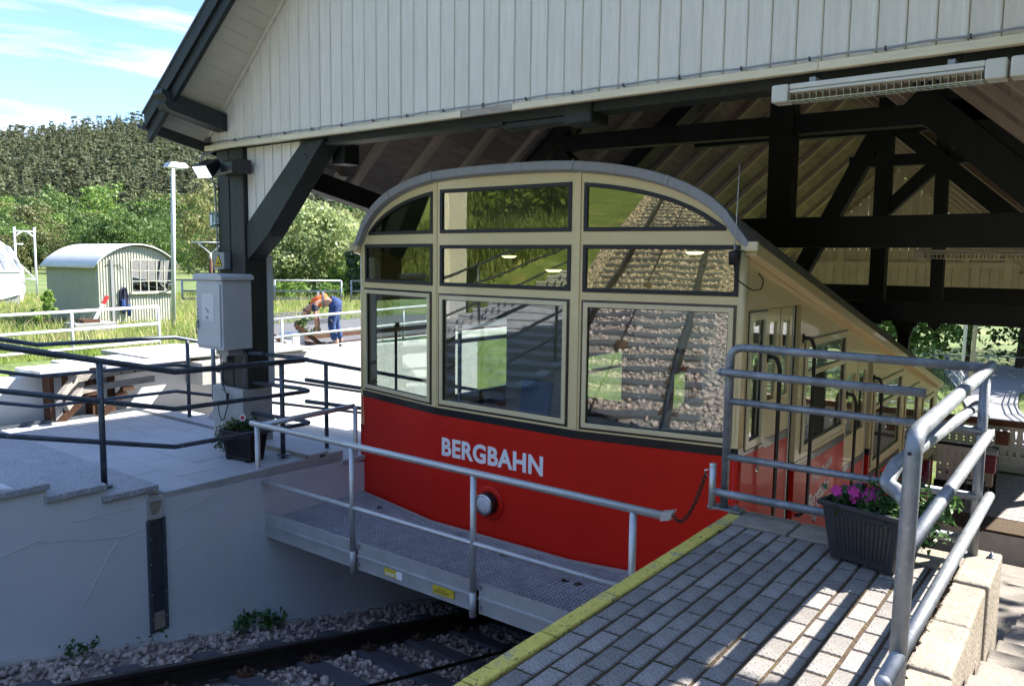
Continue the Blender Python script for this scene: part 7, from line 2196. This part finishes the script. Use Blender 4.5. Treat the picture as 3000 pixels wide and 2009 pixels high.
for (az, d) in cand:
    if (az, d) in near_set: continue
    x, y = pol(az, d); z = float(gz(x, y)); h = rs.uniform(10, 19)
    sp = rs.random() < 0.42
    V, F = CON[rs.randrange(4)] if sp else PFAR[rs.randrange(5)]
    a = rs.uniform(0, 6.28); ca, sa = math.cos(a), math.sin(a); wd = rs.uniform(1.0, 1.7) if sp else rs.uniform(1.1, 1.9)
    W = np.stack([(V[:, 0] * ca - V[:, 1] * sa) * h * wd + x, (V[:, 0] * sa + V[:, 1] * ca) * h * wd + y, V[:, 2] * h + z - 0.5], -1)
    if sp: V3.append(W); F3.append(F + n3); n3 += len(V)
    else: V4.append(W); F4.append(F + n4); n4 += len(V)
for V_, F_, nm, lb in ((V3, F3, 'hillside_forest', 'scattered pointed spruces in the forest covering the upper hillside'), (V4, F4, 'hillside_forest', 'dense olive pine forest covering the upper hillside')):
    fo = raw_mesh(nm, np.concatenate(V_), np.concatenate(F_), 'conifer_far', loc=(-400, 250, 60))
    fo['kind'] = 'stuff'; fo['label'] = lb

# big pale shrub tree right of the post
def big_tree(name, label, x, y, z, R_, H, zb, ncl, nlf, ls, mat, th=1.5, tr_=0.1, cat='tree', seed=1):
    g = np.random.default_rng(seed)
    t = thing(name, label, cat, (x, y, z))
    V, F = broad_crown(g, R_, H, ncl, nlf, ls, zb)
    raw_mesh('crown', V + np.array([x, y, z]), F, mat, parent=t)
    mb = trunk_mb(th, tr_, g, 6)
    mb.v = [(a + x, b + y, c + z) for a, b, c in mb.v]
    mb.build('trunk', 'trunk', t)
    return t
def azpos(u_az, d): return pol(u_az, d)
x, y = pol(51.4, 42); big_tree('pale_tree', 'large pale green tree behind the bending worker', x, y, -0.35, 3.0, 4.7, 0.15, 110, 19000, 0.085, 'pale', 2.2, 0.10, seed=3)
x, y = pol(54.3, 41); big_tree('pale_tree', 'smaller pale green bush at the left of the large pale tree', x, y, -0.35, 2.0, 3.1, 0.1, 55, 7500, 0.08, 'pale', 1.4, 0.06, seed=4)
x, y = pol(49.2, 40); big_tree('pale_tree', 'yellow green bush at the right of the large pale tree', x, y, -0.35, 1.2, 1.8, 0.0, 30, 3500, 0.07, 'broad_bright', 1.0, 0.05, seed=6)
# dark columnar evergreens by the railcar
for (az, d, r, h, lb) in ((47.9, 38, 0.9, 3.4, 'dark columnar evergreen beside the left edge of the railcar'), (46.6, 40, 1.0, 4.2, 'taller dark evergreen partly behind the left edge of the railcar')):
    x, y = pol(az, d); big_tree('evergreen', lb, x, y, -0.4, r, h, 0.0, 40, 3500, 0.08, 'thuja', h * 0.8, 0.08, seed=int(d))
# shrubs in front of the far railing
for i, (az, d, r, lb) in enumerate(((52.8, 37.5, 0.9, 'leafy green shrub growing behind the meadow railing'), (50.2, 37.5, 0.9, 'green shrub just right of the worker behind the railing'), (54.6, 37, 0.7, 'low green shrub by the post behind the railing'))):
    x, y = pol(az, d); big_tree('shrub', lb, x, y, -0.4, r, 1.1, 0.0, 22, 1800, 0.055, 'broad_bright', 0.6, 0.03, 'shrub', seed=20 + i)
x, y = pol(68.0, 22.8); big_tree('shrub', 'green shrub at the dark left side of the shed', x, y, -0.35, 0.35, 1.2, 0.0, 14, 900, 0.04, 'broad_bright', 0.6, 0.02, 'shrub', seed=31)
x, y = pol(52.0, 19.5); big_tree('shrub', 'small weedy bush at the edge of the asphalt left of the worker', x, y, -0.3, 0.35, 0.55, 0.0, 12, 600, 0.04, 'broad', 0.3, 0.02, 'shrub', seed=33)

# woods beyond the hall, and unseen ones beside it added to block sky light
WO = [(-8.5, 41, 4.2, 'mid'), (-5.6, 43, 4.6, 'mid'), (-3.3, 41.5, 3.6, 'mid'), (-1.2, 43.5, 4.6, 'mid'), (1.6, 42, 4.2, 'bright'), (-10.5, 47, 5, 'bright'), (-6.5, 50, 5.5, 'mid'), (-2.5, 51, 5.5, 'mid'), (3, 50, 5.5, 'mid'), (-7.0, 37.5, 2.6, 'bright'), (-0.3, 39.5, 2.4, 'mid'), (5.5, 41, 4.5, 'mid'), (-14, 52, 6, 'mid'), (9.5, 40, 5, 'mid'), (13, 34, 5, 'mid'), (11, 27, 4.5, 'bright'), (9, 20, 4.5, 'mid'), (7.5, 14, 3.8, 'mid'), (6.2, 9.5, 3.4, 'bright'), (5.6, 4.5, 3.0, 'mid'), (5.4, 13.0, 3.0, 'mid'), (3.9, 6.5, 2.0, 'mid'), (3.9, 10.5, 2.1, 'mid'), (4.1, 15.0, 2.2, 'mid')]
for i, (x, y, r, k) in enumerate(WO):
    big_tree('broadleaf_tree', ('dense dark green woodland tree beyond the lower end of the hall', 'sunlit yellow green woodland tree beyond the lower end of the hall')[k == 'bright'], x, y, float(gz(x, y)), r, r * 2.5, 0.1, 80, 4200, 0.13, 'broad' if k == 'mid' else 'broad_bright', r * 1.6, 0.2, seed=50 + i)['group'] = ('dark woodland trees beyond the hall', 'yellow green woodland trees beyond the hall')[k == 'bright']
# overgrown bank behind the viewer, seen mirrored in the railcar windows
for i, (x, y, r, k) in enumerate(((-16, -9, 2.2, 'bright'), (-21, -4, 2.4, 'bright'), (-26, -12, 3.4, 'mid'), (-20, -18, 3.2, 'bright'), (-14, -24, 3.2, 'mid'), (-30, -22, 4, 'mid'), (-22, -30, 4, 'bright'), (-11.5, -42, 4.5, 'mid'), (-4, -56, 5, 'mid'), (3, -44, 4.5, 'mid'), (5, -26, 3.5, 'bright'))):
    big_tree('hedge_tree', 'leafy tree on the overgrown bank mirrored in the railcar windows', x, y, float(gz(x, y)), r, r * 1.8, 0.0, 50, 2600, 0.12, 'broad' if k == 'mid' else 'broad_bright', r, 0.12, seed=90 + i)['group'] = 'trees on the bank behind the viewer'

# unseen hedge added to shade the right-hand stairs and darken reflections on the car
hg = thing('hedge', 'dense unseen hedge added right of the stairs to shade them and darken the railcar side', 'hedge', (2.7, 9, -1.5))
g = np.random.default_rng(77)
n = 16000
hy = g.uniform(-0.5, 17, n); hx = 2.75 + g.uniform(-0.5, 0.5, n); hz = -0.3 - 0.235 * np.clip(hy - 2, 0, 12) + g.uniform(-0.3, 2.1, n) + 0.25 * np.sin(hy * 1.7)
V, F = leaf_cloud(np.stack([hx, hy, hz], -1), g.normal(0, 1, (n, 3)), 0.075, g)
raw_mesh('foliage', V, F, 'broad', parent=hg)
# meadow grass
def grass(name, n, sampler, hmin, hmax, mat, seed, w=0.012, label=''):
    g = np.random.default_rng(seed)
    x, y = sampler(g, n)
    z = gz(x, y)
    n = len(x)
    h = g.uniform(hmin, hmax, n) * (0.65 + 0.5 * (np.sin(x * 1.3) * np.cos(y * 1.1) * 0.5 + 0.5))
    a = g.uniform(0, 6.28, n); lean = g.normal(0, 0.35, (n, 2)) * h[:, None]
    ca, sa = np.cos(a) * w, np.sin(a) * w
    b = np.stack([x, y, z - 0.02], -1)
    o1 = np.stack([ca, sa, 0 * ca], -1)
    mid = b + np.stack([lean[:, 0] * 0.35, lean[:, 1] * 0.35, h * 0.6], -1)
    tip = b + np.stack([lean[:, 0], lean[:, 1], h], -1)
    V = np.stack([b - o1, b + o1, mid + o1 * 0.7, mid - o1 * 0.7, tip], 1).reshape(-1, 3)
    k = np.arange(n)[:, None] * 5
    F = np.concatenate([k + np.array([[0, 1, 2]]), k + np.array([[0, 2, 3]]), k + np.array([[3, 2, 4]])], 0)
    o = raw_mesh(name, V, F, mat, loc=(-20, 10, 0)); o['kind'] = 'stuff'; o['label'] = label
    return o
def meadow_sampler(r0, r1, a0, a1):
    def f(g, n):
        r = np.sqrt(g.uniform(r0 ** 2, r1 ** 2, n)) * 1.0; az = np.radians(g.uniform(a0, a1, n))
        x, y = -r * np.sin(az), r * np.cos(az)
        ok = (x < -12.05)
        pad_ = (x > -18.8) & (x < -12.3) & (y > 9.0 + np.maximum(0, (-13.1 - x) * 0.62)) & (y < 20)
        shed_ = (x > SX - SD) & (x < SX) & (y > SY) & (y < SY + SW)
        ledge = ((x > -13.05) & (y > 4.3) & (y < 7.4)) | ((x > -13.6) & (y > 7.4) & (y < 9.2))
        ok &= ~pad_ & ~shed_ & ~ledge
        return x[ok], y[ok]
    return f
grass('meadow_grass', 90000, meadow_sampler(12.4, 24, 50, 76), 0.04, 0.13, 'mat_grass', 1, 0.007, 'rough meadow grass around the shed')
grass('meadow_grass', 60000, meadow_sampler(20, 44, 46, 76), 0.10, 0.28, 'mat_grass', 2, 0.014, 'long meadow grass behind the shed and railing')
grass('seed_grass', 7000, meadow_sampler(16, 40, 46, 76), 0.25, 0.5, 'seed', 3, 0.010, 'tall dry grass stalks in the meadow')
def lawn(g, n):
    x = g.uniform(-9, 4, n); y = g.uniform(18.2, 38, n)
    xl = np.interp(y, [b for a, b in P_[::-1]], [a for a, b in P_[::-1]]); xr = np.interp(y, [b for a, b in Q_[::-1]], [a for a, b in Q_[::-1]])
    ok = (x < xl - 0.05) | (x > xr + 0.05)
    return x[ok], y[ok]
def bank(g, n):
    x = g.uniform(-34, -12.3, n); y = g.uniform(-34, 2, n)
    k = n // 4; x[:k] = g.uniform(-1.6, 9, k); y[:k] = g.uniform(-40, -4, k)
    return x, y
grass('bank_grass', 46000, bank, 0.25, 0.7, 'bank_blade', 6, 0.03, 'long grass on the bank behind the viewer')
grass('lawn_grass', 16000, lawn, 0.06, 0.16, 'mat_grass', 4, 0.014, 'short green lawn beside the distant footpath')

# ================================================================== bending worker
PX, PY, PZ = -13.05, 10.98, -0.225
fwd = Vector((-0.66, -0.75, 0)).normalized(); lat = Vector((-fwd.y, fwd.x, 0))
person = thing('person', 'person in orange safety vest and blue work trousers bending down on the siding track', 'person', (PX, PY, PZ))
def W(f, l, z): return Vector((PX, PY, PZ)) + fwd * f + lat * l + Vector((0, 0, z))
def skin_obj(name, verts, edges, radii, mat, sub=2, root=0):
    me = bpy.data.meshes.new(name)
    off = WL[person.name]
    me.from_pydata([tuple(Vector(v) - off) for v in verts], edges, [])
    o = bpy.data.objects.new(name, me); COL.objects.link(o); o.parent = person; WL[o.name] = off
    md = o.modifiers.new('skin', 'SKIN'); md.use_smooth_shade = True
    sv = me.skin_vertices[0].data
    for i, r in enumerate(radii):
        sv[i].radius = (r, r) if not isinstance(r, tuple) else r
        sv[i].use_root = (i == root)
    s = o.modifiers.new('sub', 'SUBSURF'); s.levels = sub; s.render_levels = sub
    dg = bpy.context.evaluated_depsgraph_get()
    m2 = bpy.data.meshes.new_from_object(o.evaluated_get(dg))
    o.modifiers.clear(); o.data = m2; m2.name = name
    m2.materials.clear(); m2.materials.append(M[mat])
    for p in m2.polygons: p.use_smooth = True
    return o
hip = W(0.0, 0, 0.93)
ch_ = W(0.40, 0, 0.98); nk = W(0.52, 0, 0.87); hd = W(0.60, 0, 0.76); hd2 = W(0.66, 0, 0.66)
lk, rk = W(0.10, 0.14, 0.48), W(0.02, -0.16, 0.49)
lf_, rf_ = W(-0.02, 0.17, 0.08), W(-0.10, -0.22, 0.08)
body_v = [hip, W(0.2, 0, 0.99), ch_, nk, hd, hd2,
          W(0.04, 0.11, 0.90), lk, lf_, W(0.12, 0.18, 0.03), W(0.03, -0.11, 0.90), rk, rf_, W(0.06, -0.24, 0.03),
          W(0.44, 0.18, 0.92), W(0.42, 0.22, 0.66), W(0.40, 0.16, 0.42), W(0.44, -0.18, 0.92), W(0.40, -0.22, 0.66), W(0.36, -0.10, 0.42)]
body_e = [(0, 1), (1, 2), (2, 3), (3, 4), (4, 5), (0, 6), (6, 7), (7, 8), (8, 9), (0, 10), (10, 11), (11, 12), (12, 13), (2, 14), (14, 15), (15, 16), (2, 17), (17, 18), (18, 19)]
body_r = [0.14, 0.13, 0.14, 0.06, 0.10, 0.085, 0.095, 0.062, 0.045, 0.04, 0.095, 0.062, 0.045, 0.04, 0.06, 0.042, 0.032, 0.06, 0.042, 0.032]
skin_obj('body', body_v, body_e, body_r, 'skin')
skin_obj('trousers', [hip, W(-0.03, 0.0, 0.90), W(0.03, 0.115, 0.84), lk, W(0.02, 0.165, 0.14), W(0.02, -0.115, 0.84), rk, W(-0.07, -0.21, 0.14), W(0.14, 0, 0.97)],
         [(0, 1), (0, 2), (2, 3), (3, 4), (0, 5), (5, 6), (6, 7), (0, 8)], [0.165, 0.15, 0.125, 0.088, 0.080, 0.125, 0.088, 0.080, 0.145], 'denim')
skin_obj('safety_vest', [W(0.16, 0, 0.985), W(0.28, 0, 1.0), W(0.42, 0, 0.975), W(0.45, 0.15, 0.93), W(0.45, -0.15, 0.93)], [(0, 1), (1, 2), (2, 3), (2, 4)], [0.155, 0.16, 0.158, 0.085, 0.085], 'orange')
skin_obj('shirt_hem', [W(0.06, 0, 0.955), W(0.16, 0, 0.975)], [(0, 1)], [0.162, 0.158], 'navy')
skin_obj('collar', [W(0.47, 0, 0.93), W(0.53, 0, 0.86)], [(0, 1)], [0.11, 0.085], 'navy')
skin_obj('sleeve', [W(0.44, 0.17, 0.93), W(0.43, 0.21, 0.74)], [(0, 1)], [0.078, 0.06], 'navy')
skin_obj('sleeve', [W(0.44, -0.17, 0.93), W(0.41, -0.21, 0.74)], [(0, 1)], [0.078, 0.06], 'navy')
skin_obj('cap', [W(0.575, 0, 0.80), W(0.635, 0, 0.71)], [(0, 1)], [0.112, 0.108], 'cap')
q = MB(); q.bar(W(0.56, 0, 0.70), W(0.52, 0, 0.62), 0.13, 0.015, up=tuple(fwd)); q.build('cap_peak', 'cap', person)
for f_ in (0.235, 0.34):
    q = MB()
    ring = [W(f_, 0.172 * math.cos(a), 0.99 + 0.172 * math.sin(a)) for a in np.linspace(0, 2 * math.pi, 21)]
    ring2 = [p + fwd * 0.045 for p in ring]
    q.add(ring + ring2, [(i, i + 1, 22 + i, 21 + i) for i in range(20)], 0, True); o = q.build('reflective_band', 'reflective', person)
# hands with fingers, shoes, face
for s_, wr_ in ((1, W(0.40, 0.16, 0.42)), (-1, W(0.36, -0.10, 0.42))):
    q = MB()
    d = (fwd * 0.25 + Vector((0, 0, -1))).normalized(); sdv = lat * s_
    q.bar(wr_, wr_ + d * 0.09, 0.08, 0.03, up=tuple(fwd))
    for k, L in enumerate((0.07, 0.08, 0.075, 0.06)):
        b0 = wr_ + d * 0.085 + lat * (-0.03 + 0.02 * k)
        q.tube([b0, b0 + d * L * 0.5 + fwd * 0.01, b0 + d * L * 0.8 - fwd * 0.02], 0.009, 6, r2=0.006)
    q.tube([wr_ + d * 0.03 - sdv * 0.035, wr_ + d * 0.07 - sdv * 0.065, wr_ + d * 0.10 - sdv * 0.06], 0.011, 6, r2=0.008)
    q.build('hand', 'skin', person)
for p, l_ in ((lf_, 0.17), (rf_, -0.22)):
    q = MB(); b = p.copy(); b.z = PZ
    q.prism([b - fwd * 0.09 - lat * 0.05, b + fwd * 0.15 - lat * 0.055, b + fwd * 0.20, b + fwd * 0.15 + lat * 0.055, b - fwd * 0.09 + lat * 0.05], (0, 0, 0.09)); q.build('shoe', 'navy', person, bevel=0.025)
q = MB()
fc = W(0.66, 0, 0.66)
q.tube([W(0.60, 0, 0.665), W(0.575, 0, 0.64)], 0.016, 6, r2=0.01)
for s_ in (-1, 1): q.lathe(W(0.62, 0.095 * s_, 0.74), tuple(lat * s_), [(0.0, 0.012), (0.028, 0.008), (0.03, 0.0)], 8)
q.build('face', 'skin', person)
skin_obj('thigh_pocket', [W(0.13, 0.20, 0.62), W(0.10, 0.205, 0.50)], [(0, 1)], [0.055, 0.055], 'navy', 1)
q = MB(); q.box(W(0.30, -0.02, 0.0) - Vector((0.05, 0.05, 0)), W(0.30, -0.02, 0.11) + Vector((0.05, 0.05, 0))); o = q.build('tool_box', 'black'); tag(o, 'small black tool box on the rail beside the worker', 'tool box')
